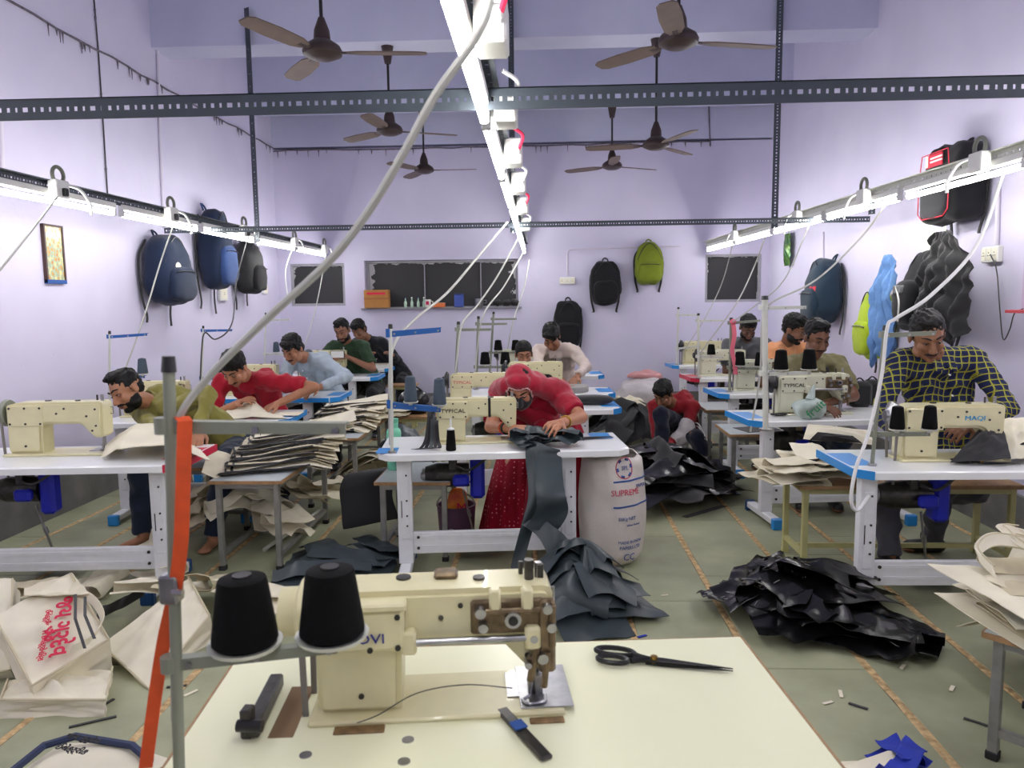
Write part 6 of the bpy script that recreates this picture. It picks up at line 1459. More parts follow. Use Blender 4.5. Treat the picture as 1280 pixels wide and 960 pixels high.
# under the bench: heap of cream offcuts
Hu = mound(-2.05, 5.05, .42, .55, .26)
for i in range(15):
    x, y = -2.05 + q.uniform(-.42, .42), 4.95 + q.uniform(-.35, .55)
    piece('canvas_piece', 'crumpled cream canvas offcut heaped under the steel-legged bench', 'canvas piece', (x, y, 0), q.uniform(.3, .55), q.uniform(.22, .42), q.uniform(0, 3), CV[i % 3], Hu, .010 * i, .075, fold=(.58, 'xy'[i % 2], .09), seed=230 + i, n=20, group='cream offcuts under the bench', freq=9, curl=.04)
for i in range(6):
    x, y = -1.42 + q.uniform(-.18, .12), 6.05 + q.uniform(-.3, .45)
    piece('canvas_piece', 'cream canvas piece with dark edge lying between bench and black panel', 'canvas piece', (x, y, 0), .36, .5, q.uniform(0, 3), CV[i % 3], mound(-1.42, 6.1, .3, .4, .25), .02 * i, .05, fold=(.6, 'xy'[i % 2], .06), seed=260 + i, n=18, group='cream pieces on the aisle floor')
# fan of dark-edged panels on the bench
def fan(label, cx, cy, z, n, ang0, w, l, step, seed, group, lift=.012, sl=.16):
    for i in range(n):
        f = i / n; a = ang0 + q.uniform(-.10, .10); x = cx + step[0] * f + q.uniform(-.02, .02); y = cy + step[1] * f + q.uniform(-.03, .03); m = CV[i % 3]
        ca, sa = math.cos(a), math.sin(a)
        def fn(u, v, i=i):
            aa, bb = (u - .5) * w, (v - .5) * l
            zz = z + .004 + i * lift + sl * (u - .1) * .55 * (.4 + .6 * f) * (u > .0) + .016 * np.sin(u * 5 + i) * np.sin(v * 4 + i * 2.1) + .05 * np.clip(u - .62, 0, 1) * np.sin(v * 3.1 + i)
            zz = zz - .35 * np.clip(u - .80, 0, 1) * (1 - f)
            return np.stack((x + ca * aa - sa * bb, y + sa * aa + ca * bb, np.maximum(zz, z + .003)), 1)
        me = sheet(fn, 14, 10, .003); P = verts_np(me); c0 = V((x, y, float(P[:, 2].min()))); me.transform(Matrix.Translation(-c0)); o = put(me, 'canvas_blank', m, None, 50, c0)
        tag(o, label, 'canvas panel', group)
        e = MB(); pts = [V(fn(np.array([0.02]), np.array([v_]))[0]) - c0 + V((0, 0, .0015)) for v_ in np.linspace(0, 1, 6)]; e.ribbon(pts, (ca, sa, .1), .05, .006); pts = [V(fn(np.array([u_]), np.array([0.0]))[0]) - c0 for u_ in np.linspace(0, .8, 8)]; e.ribbon(pts, (0, 0, 1), .008, .012); e.obj('dark_edging', M_['stripe'], o, 0)
fan('cream canvas panel with black edging fanned out on the nearest bench', -1.72, 4.62, .56, 20, .35, .66, .34, (.08, .42), 1, 'fanned panels on the nearest bench', .0085, .20)
fan('cream canvas panel with dark edging stacked on the second bench', -1.70, 6.0, .56, 14, .1, .56, .30, (.05, .6), 2, 'stacked panels on the second bench', .010, .14)
for i in range(7):
    piece('canvas_piece', 'rumpled cream canvas bag part hanging off the far end of the second bench', 'canvas piece', (-1.52 + q.uniform(-.1, .1), 6.6 + q.uniform(-.3, .2), 0), .42, .36, q.uniform(0, 3), CV[i % 3], flat(.57), .016 * i, .05, fold=(.6, 'xy'[i % 2], .05), seed=290 + i, n=18, group='cream parts on the second bench', floor=.565)
# canvas sheets on the left tables
def panel(name, label, cat, c4, m, bulge, amp, seed, thick=.004):
    c4 = [V(p) for p in c4]; b0 = (c4[0] + c4[2]) / 2; me, nn, fn = quadsheet([p - b0 for p in c4], bulge, amp, seed); o = put(me, name, m, None, 60, b0); tag(o, label, cat); return o
def hump(name, label, cat, pts_lo, pts_hi, m, seed, base, sag=.0):
    """sheet arched over a table: two opposite edges given, middle raised"""
    A_, B_ = [np.array(list(p)) for p in pts_lo], [np.array(list(p)) for p in pts_hi]
    def ip(P, u):
        i = u * (len(P) - 1); k = np.clip(i.astype(int), 0, len(P) - 2); f = (i - k)[:, None]; f = f * f * (3 - 2 * f); Q_ = np.array(P); return Q_[k] * (1 - f) + Q_[k + 1] * f
    c0 = V(pts_lo[0]); c0.z = base
    def fn(u, v):
        P = ip(A_, u) * (1 - v)[:, None] + ip(B_, u) * v[:, None]; P[:, 2] += sag * np.sin(PI * v) + .006 * wav(np.stack((u * 2, v * 2, u * 0), 1), 6, seed, 5, True)
        P[:, 2] = np.maximum(P[:, 2], base + .004); return P - np.array(list(c0))
    return tag(put(sheet(fn, 36, 22, .004), name, m, None, 60, c0), label, cat)
z0 = TH
T = lambda x, y, Y: at(x, y, Y=Y)
hump('canvas_sheet', 'arched cream canvas sheet under the needle of the man in the olive shirt', 'canvas', [T(126, 571, 4.02), T(150, 560, 4.0), T(215, 556, 4.0), T(262, 574, 4.0)], [T(140, 550, 4.5), T(172, 528, 4.5), T(205, 530, 4.5), T(240, 560, 4.5)], M_['canvas2'], 3, TH, .02)
hump('canvas_sheet', 'cream canvas sheet raised to a peak before the man in the red T-shirt', 'canvas', [T(248, 530, 5.46), T(275, 524, 5.46), T(312, 520, 5.46), T(360, 522, 5.46)], [T(262, 520, 5.9), T(292, 505, 5.8), T(318, 499, 5.7), T(330, 512, 5.9)], M_['canvas2'], 5, TH, .0)
panel('canvas_sheet', 'cream canvas flap hanging over the blue end of the red shirt table', 'canvas', [on('L2', .50, -.1, .012), on('L2', .735, -.12, .010), on('L2', .735, .08, .010), on('L2', .40, .10, .012)], M_['canvas2'], .01, .004, 4)
panel('canvas_sheet', 'cream canvas panel sliding off the red end of the front left table', 'canvas', [at(252, 590, Y=4.3), at(300, 610, Y=4.4), at(312, 574, Y=4.7), at(262, 560, Y=4.72)], M_['canvas'], .03, .01, 7)
# printed and folded bags on the yellow bench
for i, (x, y, w_, l_, a, ly) in enumerate(((1.62, 4.5, .62, .42, .15, .0), (1.60, 4.5, .58, .40, .3, .03), (1.66, 4.48, .60, .42, -.1, .06), (1.62, 4.46, .56, .40, .2, .085), (1.74, 4.56, .5, .4, .0, .11))):
    piece('folded_bag', ('folded cream canvas bag at the bottom of the stack on the yellow-legged bench', 'folded cream bag with grey band second from below on the yellow-legged bench', 'folded cream bag in the middle of the yellow-legged bench stack', 'rumpled cream bag near the top of the yellow-legged bench stack', 'rumpled cream bag on top at the back of the yellow-legged bench')[i], 'canvas bag', (x - .06, y, 0), w_, l_, a, CV[i % 3], flat(.525), ly, .045, fold=(.58, 'xy'[i % 2], .05), seed=320 + i, n=24, floor=.522)
strip('dark_band', 'grey band across the folded bags on the yellow-legged bench', 'strip', [at(1000, 588, Y=4.36), at(1018, 577, Y=4.36), at(1034, 584, Y=4.4)], (.2, .8, .3), .10, M_['stripe'])
panel('canvas_bag', 'cream canvas bag open over a black lining behind the blue corner', 'canvas bag', [at(1004, 548, Y=4.75), at(1092, 556, Y=4.75), at(1088, 538, Y=4.9), at(1010, 530, Y=4.9)], M_['canvas2'], .04, .012, 5)
panel('black_lining', 'black lining panel showing inside the open cream bag', 'panel', [at(1012, 550, Y=4.70), at(1078, 554, Y=4.70), at(1066, 545, Y=4.72), at(1022, 540, Y=4.72)], M_['blackcloth'], .02, .004, 6)
# right front: stack of cream bags on a steel stool
bench('steel stool carrying the tall stack of cream bags at the right edge', 1.60, 2.14, 2.25, 2.79, .46, 'benchsteel', name='stool', cat='stool', rz=R(45))
Hq = flat(.464)
labs = ['bottom cream bag with frayed edge', 'second cream bag from below', 'third cream bag from below, edge hanging', 'fourth cream bag from below', 'fifth cream bag from below', 'sixth cream bag from below with blue lining', 'wide printed cream bag lying over the edge', 'cream bag with looping straps on top']
for i, lb in enumerate(labs):
    w_, l_ = (.66, .56) if i == 6 else (q.uniform(.52, .60), q.uniform(.48, .56))
    piece('canvas_bag', lb + ' in the stack at the right picture edge', 'canvas bag', (1.86 - (.06 if i == 6 else q.uniform(-.04, .06)), 2.64 + q.uniform(-.05, .05) - (.1 if i == 6 else 0), 0), w_, l_, q.uniform(-.3, .3) + (.3 if i == 6 else 0), CV[(i + 1) % 3], Hq, .024 * i, .030, fold=(.66, 'xy'[i % 2], .025) if i != 6 else None, seed=340 + i, n=26, floor=.463, curl=-.02, freq=7)
for k, (x0, y0, z_) in enumerate(((1.62, 2.60, .82), (1.78, 2.54, .84), (1.96, 2.62, .84), (1.72, 2.72, .8), (1.92, 2.50, .8))):
    b = V((x0, y0, .675)); t = thing('bag_strap', ('looped cream strap at the left of the right-hand stack', 'looped cream strap in the middle of the right-hand stack', 'looped cream strap at the right of the right-hand stack', 'cream strap at the back of the right-hand stack', 'cream strap drooping over the front of the right-hand stack')[k], 'strap', b, (0, .5, -.3, 1.2, 2.4)[k])
    MB().ribbon(curve_pts([(-.12, -.10, 0), (-.12, .0, .035), (-.04, .05, .065), (.08, .04, .05), (.16, -.02, .03), (.12, -.14, .0), (.0, -.18, -.01)], 6), (.1, .8, .6), .055, .008).obj('webbing', M_['canvas2'], t, 60); MB().tube(curve_pts([(-.12, -.10, .022), (-.12, .0, .057), (-.04, .05, .087), (.08, .04, .072), (.16, -.02, .052)], 6), .003, 5).obj('stitched_edge', M_['canvas3'], t)
pb = [o for o in bpy.data.objects if o.get('label', '').startswith('wide printed cream bag')][0]
hm_ = bpy.data.objects
for s_, dx, dy, sz in (('ગુરુ', -.13, -.20, .075), ('દેવ', .06, -.22, .06)):
    P = verts_np(pb.data); lx, ly = dx, dy; dd = (P[:, 0] - lx) ** 2 + (P[:, 1] - ly) ** 2; zt = float(P[np.argsort(dd)[:12], 2].max())
    text(s_, sz, 'printed_text', IK, pb, Matrix.Translation((lx, ly, zt + .012)) @ Matrix.Rotation(-.45, 4, 'Z'), .001)
tag(put(quadsheet([V((-.2, -.15, 0)), V((.2, -.12, .0)), V((.22, .12, .01)), V((-.2, .1, .0))], .02, .01, 3)[0], 'blue_cloth', mat('dull_blue_cotton', (92, 124, 150), .85, var=.1, bump=.2), None, 60, V((1.72, 2.42, .58))), 'dull blue fabric panel between the cream bags of the right-hand stack', 'panel')
for i, (x, y, a) in enumerate(((2.18, 3.02, .4), (2.22, 2.95, 1.0), (2.3, 3.1, .2))):
    piece('canvas_piece', ('cream bag part hanging beside the dark trousers at the right edge', 'cream bag part with dark band at the right edge', 'upper cream bag part at the right edge')[i], 'canvas piece', (x, y, 0), .5, .4, a, CV[i], mound(2.25, 3.0, .4, .4, .78), .03 * i, .06, fold=(.6, 'xy'[i % 2], .05), seed=370 + i, n=20)
for i in range(4):
    piece('canvas_piece', ('cream bag lying low behind the stool leg at the right edge', 'frayed cream canvas layer behind the stool leg', 'cream canvas piece on the floor under the right-hand stool', 'brownish cream canvas piece under the right-hand stool')[i], 'canvas piece', (2.08, 2.75 + .1 * i, 0), .42, .45, .2 + i, CV[i % 3], mound(1.95, 2.8, .45, .4, .30), .03 * i, .05, fold=(.6, 'y', .05), seed=380 + i, n=18)
# bottom right: blue cloth on a cream bag; bottom left: navy edged bag and white cloth
for i, (x, y, w_, l_, a, m) in enumerate(((1.20, 2.26, .46, .30, .1, M_['canvas2']), (1.14, 2.42, .24, .20, .7, M_['bluecloth']), (1.24, 2.44, .26, .16, .2, M_['bluecloth']))):
    piece('cloth_piece', ('cream printed cloth piece at the bottom right of the floor', 'royal blue cloth scrap standing up on the cream cloth, left one', 'royal blue cloth scrap lying on the cream cloth, right one')[i], 'cloth piece', (x, y, 0), w_, l_, a, m, mound(1.2, 2.3, .3, .22, .03), .015 * i, .04, fold=(.55, 'xy'[i % 2], .05), seed=400 + i, n=20, curl=.03)
bb = piece('printed_cloth', 'cream printed panel with navy border at the bottom left of the floor', 'bag panel', (-1.50, 2.20, 0), .42, .34, -.2, M_['canvas2'], mound(-1.5, 2.2, .4, .4, .12), .0, .012, seed=410, n=18)
MB().tube([(-.21, -.1, .055), (-.20, .12, .05), (-.12, .17, .055), (.1, .13, .05), (.20, .06, .04)], .013, 7).obj('navy_border', mat('navy_binding', (34, 46, 78), .7), bb)
for k, (s_, y_) in enumerate((('જય ગુરુદેવ', .03), ('ઈલેક્ટ્રીક', -.03))): text(s_, .035, 'printed_text', M_['inkblack'], bb, Matrix.Translation((.0, y_, .135)) @ Matrix.Rotation(-.25, 4, 'Z'), .001)
for i, (x, y, w_, l_, a) in enumerate(((-1.92, 2.28, .36, .3, .3), (-2.1, 2.5, .4, .12, .2))):
    piece('cloth_piece', ('white cotton piece with frayed edge at the bottom left corner', 'navy trimmed strap on the floor at the left picture edge')[i], 'cloth piece', (x, y, 0), w_, l_, a, (M_['canvas2'], M_['blackcloth'])[i], mound(-1.95, 2.25, .3, .25, .10), .0, .03, fold=(.6, 'x', .03), seed=420 + i, n=18)
# floor scraps
for i, (px, py, L_, a, m) in enumerate(((118, 903, .16, .5, 'blackcloth'), (135, 880, .07, 1.2, 'blackcloth'), (222, 858, .08, .2, 'blackcloth'), (238, 868, .06, 1., 'canvas2'), (1225, 905, .10, -.7, 'blackcloth'), (1075, 885, .07, -.6, 'blackcloth'), (1130, 835, .05, .9, 'canvas2'), (1050, 868, .06, 1.3, 'canvas2'), (1035, 880, .05, .4, 'canvas2'), (975, 710, .05, .2, 'bluecloth'), (760, 757, .06, .4, 'blackcloth'), (832, 745, .04, .3, 'canvas2'), (1190, 862, .05, .9, 'canvas2'), (803, 796, .05, .5, 'bluecloth'))):
    p = at(px, py, Z=0); piece('thread_scrap', None, None, p, L_, .014, a, M_[m], flat(.003), 0, .006, seed=440 + i, n=7)
    o = bpy.data.objects[-1] if 0 else [x for x in bpy.data.objects if x.name.startswith('thread_scrap')][-1]
    tag(o, 'small thread scrap on the stone floor', 'scrap', 'thread scraps on the floor')
# ---- clutter on and under the tables
b = thing('bottle', 'mint green bottle standing on the steel stool behind the table corner', 'bottle', (-.985, 4.80, .51)); MB().lathe([(.042, 0), (.048, .01), (.048, .24), (.044, .26), (.030, .275), (.030, .31)], 18).obj('bottle_body', mat('mint_plastic', (122, 206, 172), .35), b); MB().cyl((0, 0, .31), (0, 0, .335), .033, n=14).obj('cap', mat('mint_cap', (100, 180, 150), .4), b)
cone('small black thread cone with a white tip by the woman in red', on('C1', -.31, -.205), 'thread_black', .125, .030)
cc = [o for o in bpy.data.objects if o.get('category') == 'thread cone'][-1]; MB().lathe([(.022, .10), (.020, .13), (.006, .135), (.005, .19)], 12).obj('white_nozzle', M_['plastic'], cc)
t = thing('strip_bundle', 'bundle of dark fabric strips hanging beside the cream machine of the woman in red', 'strip bundle', on('C1', -.435, -.09))
for k in range(5): MB().ribbon(curve_pts([(.01 * k, .0, .24 - .02 * k), (-.005 + .012 * k, -.03, .14), (-.02 + .018 * k, -.05, .05), (-.05 + .03 * k, -.07 - .01 * k, .006 + .003 * k), (-.09 + .03 * k, -.08, .004 + .003 * k)], 5), (1, .3, 0), .022, .003).obj('fabric_strip', (M_['stripe'], M_['blackcloth'], M_['slate'])[k % 3], t, 60)
def scissors(label, loc, rz, s=1., open_=.06):
    t = thing('scissors', label, 'scissors', loc, rz); iron = mat('black_scissor_iron', (40, 40, 42), .35, .6)
    for k in (-1, 1):
        a = open_ * k; Mx = Matrix.Rotation(a, 4, 'Z')
        b = MB().add([(x * s, y * s * k, z * s) for x, y, z in ((-.02, -.010, .004 + .004 * k), (.02, -.014, .004 + .004 * k), (.19, -.001, .006), (.19, .001, .006), (.02, .010, .004 + .004 * k), (-.02, .010, .004 + .004 * k), (-.02, -.010, .009 + .004 * k), (.02, -.014, .009 + .004 * k), (.19, -.001, .008), (.19, .001, .008), (.02, .010, .009 + .004 * k), (-.02, .010, .009 + .004 * k))], [(0, 1, 2, 3, 4, 5), (11, 10, 9, 8, 7, 6)] + [(i, (i + 1) % 6, 6 + (i + 1) % 6, 6 + i) for i in range(6)], Mx)
        b.obj('blade', iron if s < 1.2 else M_['darksteel'], t, 0)
        h = MB(); L_ = .055 if k > 0 else .042; pts = [(-.10 * s - L_ * s * math.cos(u) * .9, k * .022 * s + .020 * s * math.sin(u), .010 * s + .006 * s * k * 0) for u in np.linspace(0, 2 * PI, 20)[:-1]]
        h.tube(pts, .0065 * s, 7, closed=True); h.tube([(-.055 * s, k * .018 * s, .010 * s), (-.035 * s, k * .006 * s, .010 * s), (-.01 * s, 0, .009 * s)], .008 * s, 7); h.obj('handle_ring', iron, t)
    MB().cyl((.0, 0, 0), (.0, 0, .020 * s), .009 * s, n=10).obj('pivot_screw', mat('brass_screw', (176, 140, 70), .3, 1.), t)
    return t
scissors('black scissors lying on the right half of the table of the woman in red', on('C1', .44, .02, .003), R(14), 1.3)
t = sack('snack_bag', 'red and yellow printed packet bag hanging under the table of the woman in red', 'bag', at(573, 662, Y=4.85), .16, .08, .30, mat('yellow_red_foil', (226, 160, 30), .35, var=.7, scale=6, dark=(190, 30, 34)), 14, .008)
text('M', .09, 'printed_letter', M_['ink'], t, basis((1, 0, 0), (0, 0, 1), (.03, -.05, .16)))
t = thing('bucket', 'dull purple bucket under the table of the woman in red', 'bucket', at(572, 712, Y=4.9) * V((1, 1, 0)) + V((0, 0, .0))); MB().lathe([(.10, 0), (.115, .02), (.13, .24), (.135, .25), (.12, .25), (.105, .03)], 20).obj('bucket_body', mat('dull_purple_plastic', (96, 66, 86), .5), t); MB().tube([(.13 * math.cos(a), -.02, .24 + .10 * math.sin(a)) for a in np.linspace(0, PI, 12)], .004, 6).obj('handle', M_['steel'], t)
t = thing('charcoal_roll', 'charcoal fabric pouch lying on the table just behind the woman in red', 'pouch', on('C2', .50, .02)); b = MB().ell((0, 0, .04), (.19, .085, .04), None, 22, 10, .8); b.obj('pouch_body', M_['blackcloth'], t, 180); MB().tube([(.18 * math.cos(a), .078 * math.sin(a), .05) for a in np.linspace(0, 2 * PI, 25)[:-1]], .005, 5, closed=True).obj('zip', M_['stripe'], t)
t = thing('webbing_roll', 'flat roll of grey webbing on the table before the man in the beige shirt', 'webbing roll', on('C3', .32, -.05)); MB().lathe([(.04, 0), (.16, 0), (.165, .006), (.165, .05), (.16, .055), (.04, .055)], 30).obj('wound_webbing', mat('grey_webbing', (150, 148, 146), .8, bump=.4, bscale=100), t); MB().cyl((0, 0, 0.001), (0, 0, .056), .038, n=16).obj('core', M_['wood'], t)
piece('fabric_offcut', 'grey fabric offcut hanging by the charcoal pouch', 'offcut', on('C2', .28, .0), .22, .2, .4, M_['slate'], flat(TH + .004), 0, .05, seed=470, n=16, floor=TH + .003)
b = thing('bag', 'black rounded bag hung with a strap at the left back between the rows', 'bag', at(508, 498, Y=6.9)); MB().ell((0, 0, .10), (.15, .10, .12), None, 20, 12, .75).obj('bag_body', M_['vinyl'], b, 180); MB().tube(curve_pts([(-.1, 0, .19), (0, -.02, .26), (.1, 0, .19)], 6), .010, 6).obj('strap', M_['blackcloth'], b)
bench('yellow-legged stool under the black rounded bag', -1.4, -.95, 6.72, 7.15, .56, 'yellowpaint', 'wood', name='stool', cat='stool')
b.location.z = .562; b.location.x, b.location.y = -1.22, 6.92
# plastic bag with green print on the olive T-shirt table
clear = mat('milky_plastic_film', (216, 232, 226), .2, var=.25, scale=14, trans=.35); t = sack('plastic_bag', 'knotted milky plastic bag with green lettering at the front of the olive T-shirt table', 'plastic bag', on('R2', -.26, -.22), .24, .15, .15, clear, 9, .016, .8)
MB().cyl((-.01, 0, .14), (.02, .01, .24), .035, .008, n=10).obj('knot', clear, t); text('fruit', .085, 'green_print', mat('green_ink', (40, 150, 90), .5), t, basis((.7, -.1, .7), (-.7, 0, .7), (0, -.09, .085)))
t = thing('cloth_strip', 'pink fabric strip tied to the grey thread stand', 'strip', at(916, 402, Y=at(912, 490, Z=TH).y - .012)); z_ = t.location; MB().ribbon(curve_pts([(0, 0, 0), (.012, -.02, -.12), (-.005, -.02, -.26), (.02, -.02, -.38), (.03, -.02, -.48)], 6), (1, .2, 0), .040, .006).obj('tied_strip', mat('pink_cotton', (226, 112, 130), .8), t, 60); MB().ell((0, -.01, 0), (.03, .025, .025), None, 10, 7).obj('knot', mat('pink_cotton', 0), t, 180)
for i, (px, w_) in enumerate(((1074, .17), (1090, .12))):
    t = thing('bag', ('black boxy bag standing on the table behind the olive T-shirt, left one', 'black boxy bag standing on the table behind the olive T-shirt, right one')[i], 'bag', at(px, 483, Y=5.95 + .1 * i) * V((1, 1, 0)) + V((0, 0, TH))); MB().box((0, 0, .10), (w_, .14, .20), .03).obj('bag_body', M_['blackcloth'], t, 40); MB().tube(curve_pts([(-.04, 0, .195), (0, 0, .225), (.04, 0, .195)], 5), .006, 6).obj('handle', M_['vinyl'], t)
t = thing('phone', 'dark phone held in both hands by the man in the green T-shirt', 'phone', V((-2.40, 8.62, 1.0))); MB().box((0, 0, 0), (.17, .012, .085), .004).obj('phone_body', M_['black'], t, 0); MB().box((0, -.007, .0), (.15, .002, .075)).obj('phone_back', M_['plastic'], t, 0)
t = thing('notebook', 'stack of white papers on the table before the man in black shirt', 'papers', on('L5', .45, .0)); MB().box((0, 0, .02), (.34, .28, .04), .003).obj('paper_block', M_['plastic'], t, 0); MB().box((0, 0, .043), (.30, .22, .006), .001).obj('top_sheet', M_['canvas2'], t, 0)
piece('fabric_offcut', 'dark fabric offcut on the steel stool beside the olive T-shirt table', 'offcut', (1.78, 6.32, 0), .3, .24, .3, M_['blackcloth'], flat(.503), 0, .012, seed=480, n=14, floor=.502)
piece('fabric_offcut', 'black fabric with cream lining being sewn at the checked shirt machine', 'canvas', on('R1', .36, .0), .36, .30, .35, M_['blackcloth'], flat(TH + .02), .02, .03, fold=None, seed=485, n=20, floor=TH + .015, curl=.10)
piece('canvas_bag', 'cream bag part under the black fabric at the checked shirt machine', 'canvas bag', on('R1', .50, -.02), .52, .34, .1, M_['canvas2'], flat(TH + .004), 0, .02, seed=486, n=20, floor=TH + .003, curl=.12)
panel('canvas', 'black fabric held upright under the needle by the man in the checked shirt', 'canvas', [at(1188, 577, Y=3.84), at(1264, 573, Y=3.80), at(1252, 528, Y=4.02), at(1236, 523, Y=4.06)], M_['blackcloth'], .03, .012, 6)
panel('canvas', 'cream canvas bag standing beside the black fabric at the checked shirt machine', 'canvas', [at(1262, 574, Y=3.86), at(1300, 570, Y=3.84), at(1296, 520, Y=4.05), at(1246, 524, Y=4.06)], M_['canvas2'], .03, .012, 8)
scissors('black scissors on the table beside the checked shirt machine', on('R1', -.02, -.12, .003), R(-15), .9)
scissors('black scissors lying flat on the front left of the olive T-shirt table', on('R2', -.34, -.05, .003), R(10), .9)
t = thing('bobbin_winder', 'red bobbin holder with a grey peg at the left edge of the front left table', 'bobbin holder', on('L1', -.62, -.10)); MB().box((0, .05, .012), (.10, .06, .024), .004).obj('red_base', M_['red'], t, 0); MB().cyl((.07, -.05, 0), (.07, -.05, .065), .010, .006, n=10).obj('peg', M_['greypaint'], t)
# bare floor bar and foot board behind the fanned panels
t = thing('steel_bar', 'loose pale steel bar leaning from the floor under the nearest bench', 'bar', at(330, 690, Z=0)); d = at(408, 632, Y=5.35) - t.location; MB().cyl((0, 0, .012), d, .014, n=6).obj('bar', M_['palestand'], t, 0); MB().cyl(d - d.normalized() * .02, d, .018, n=6).obj('end_cap', M_['plastic'], t, 0)
# ------------------------------------------------------------------ foreground table, machine and stand
FT = V((-.085, 1.28, 0)); FR = R(5.0)
t = thing('sewing_table', 'cream-topped sewing table in the foreground with the walking foot machine', 'table', FT, FR)
MB().box((0, 0, TH - .019), (1.26, 1.06, .038), .004).obj('tabletop', M_['cream_lam'], t, 0)
e = MB()
for c, s in (((0, .5325, TH - .02), (1.27, .005, .034)), ((0, -.5325, TH - .02), (1.27, .005, .034)), ((.6325, 0, TH - .02), (.005, 1.06, .034)), ((-.6325, 0, TH - .02), (.005, 1.06, .034))): e.box(c, s)
e.obj('ply_edging', M_['wood'], t, 0)
for x in (-.5, .5):
    MB().box((x, .05, .36), (.085, .055, .68), .004).obj('leg', M_['white_paint'], t, 0); MB().box((x, .05, .05), (.07, .5, .05), .006).obj('foot', M_['white_paint'], t, 0)
MB().box((0, .05, .2), (.92, .03, .12), .004).obj('crossbar', M_['white_paint'], t, 0)
fl_ = lambda p: (Matrix.Rotation(-FR, 4, 'Z') @ (V(p) - FT))
hole = MB(); p = fl_(at(352, 905, Z=TH)); hole.box((p.x + .01, p.y + .05, TH - .0), (.05, .20, .0015)); hole.obj('belt_slot', mat('slot_wood', (120, 94, 66), .8), t, 0)
for i, (px, py) in enumerate(((382, 944), (510, 925), (505, 952))):
    p = fl_(at(px, py, Z=TH)); MB().cyl((p.x, p.y, TH), (p.x, p.y, TH + .0015), .012, n=16).obj('steel_plug', M_['steel'], t, 40)
MS = 1.06; mloc = at(548, 894, Z=TH); mloc.z = TH - .004
mrz = R(6.5)
sewing_machine('large cream walking foot sewing machine in the foreground with blue lettering', V((-.245, 1.545, TH - .002)), mrz, 'cream', None, two=True, s=MS, wheel='cream')
fm = [o for o in bpy.data.objects if o.get('category') == 'sewing machine'][-1]
fm.scale = (.96, 1, .93)
s = MS
MB().box((-.135 * s, -.078 * s, .205 * s), (.165 * s, .03 * s, .088 * s), .008).box((-.135 * s, -.080 * s, .255 * s), (.175 * s, .036 * s, .016 * s), .004).obj('rear_box', M_['cream'], fm, 0)
sc = MB()
for x, z in ((-.065, .235), (-.065, .17), (-.12, .167), (-.19, .17)): sc.cyl((x * s, -.093 * s, z * s), (x * s, -.097 * s, z * s), .006 * s, n=8)
sc.obj('box_screw', M_['black'], fm, 40)
text('OVI', .030, 'blue_lettering', mat('royal_blue_ink', (40, 44, 130), .5), fm, basis((1, 0, 0), (0, 0, 1), (-.118 * s, -.0945 * s, .19 * s)), sx=1.2)
MB().cyl((-.262 * s, 0, .215 * s), (-.31 * s, 0, .215 * s), .052 * s, n=20).obj('wheel_hub', M_['cream'], fm, 40)
po = MB(); po.cyl((.205 * s, -.01, .27 * s), (.205 * s, -.01, .315 * s), .010 * s, n=12); po.cyl((.228 * s, .0, .27 * s), (.228 * s, .0, .30 * s), .009 * s, n=12); po.obj('top_post', M_['darksteel'], fm)
MB().box((.03 * s, .02 * s, .278 * s), (.05 * s, .04 * s, .016 * s), .006).obj('worn_pad', M_['oily'], fm, 0)
pt = MB(); pt.box((.235 * s, .01 * s, .0135 * s), (.11 * s, .17 * s, .004), .001); pt.obj('slide_plate', M_['steel'], fm, 0)
pf = MB(); pf.tube(curve_pts([(.20 * s, -.03 * s, .016 * s), (.185 * s, -.05 * s, .018 * s), (.20 * s, -.065 * s, .018 * s), (.23 * s, -.055 * s, .017 * s), (.235 * s, -.03 * s, .016 * s)], 5), .004, 6); pf.box((.222 * s, -.02 * s, .035 * s), (.018 * s, .014 * s, .05 * s), .003); pf.box((.205 * s, -.02 * s, .035 * s), (.010 * s, .014 * s, .06 * s), .003); pf.obj('foot_guide', M_['steel'], fm)
pl = MB(); pl.box((-.145 * s, -.105 * s, .004), (.10 * s, .025 * s, .006), .002); pl.box((.23 * s, -.105 * s, .004), (.07 * s, .02 * s, .006), .002); pl.obj('hinge', mat('rusty_hinge', (140, 112, 78), .6, .5, var=.4, scale=40), fm, 0)
pipe('thread', 'loose dark thread running from the pillar to the needle of the foreground machine', curve_pts([at(425, 910, Y=1.44), at(470, 895, Y=1.43), at(520, 867, Y=1.42), at(580, 856, Y=1.44), at(640, 860, Y=1.47)], 8), .0012, M_['stripe'], 'thread')
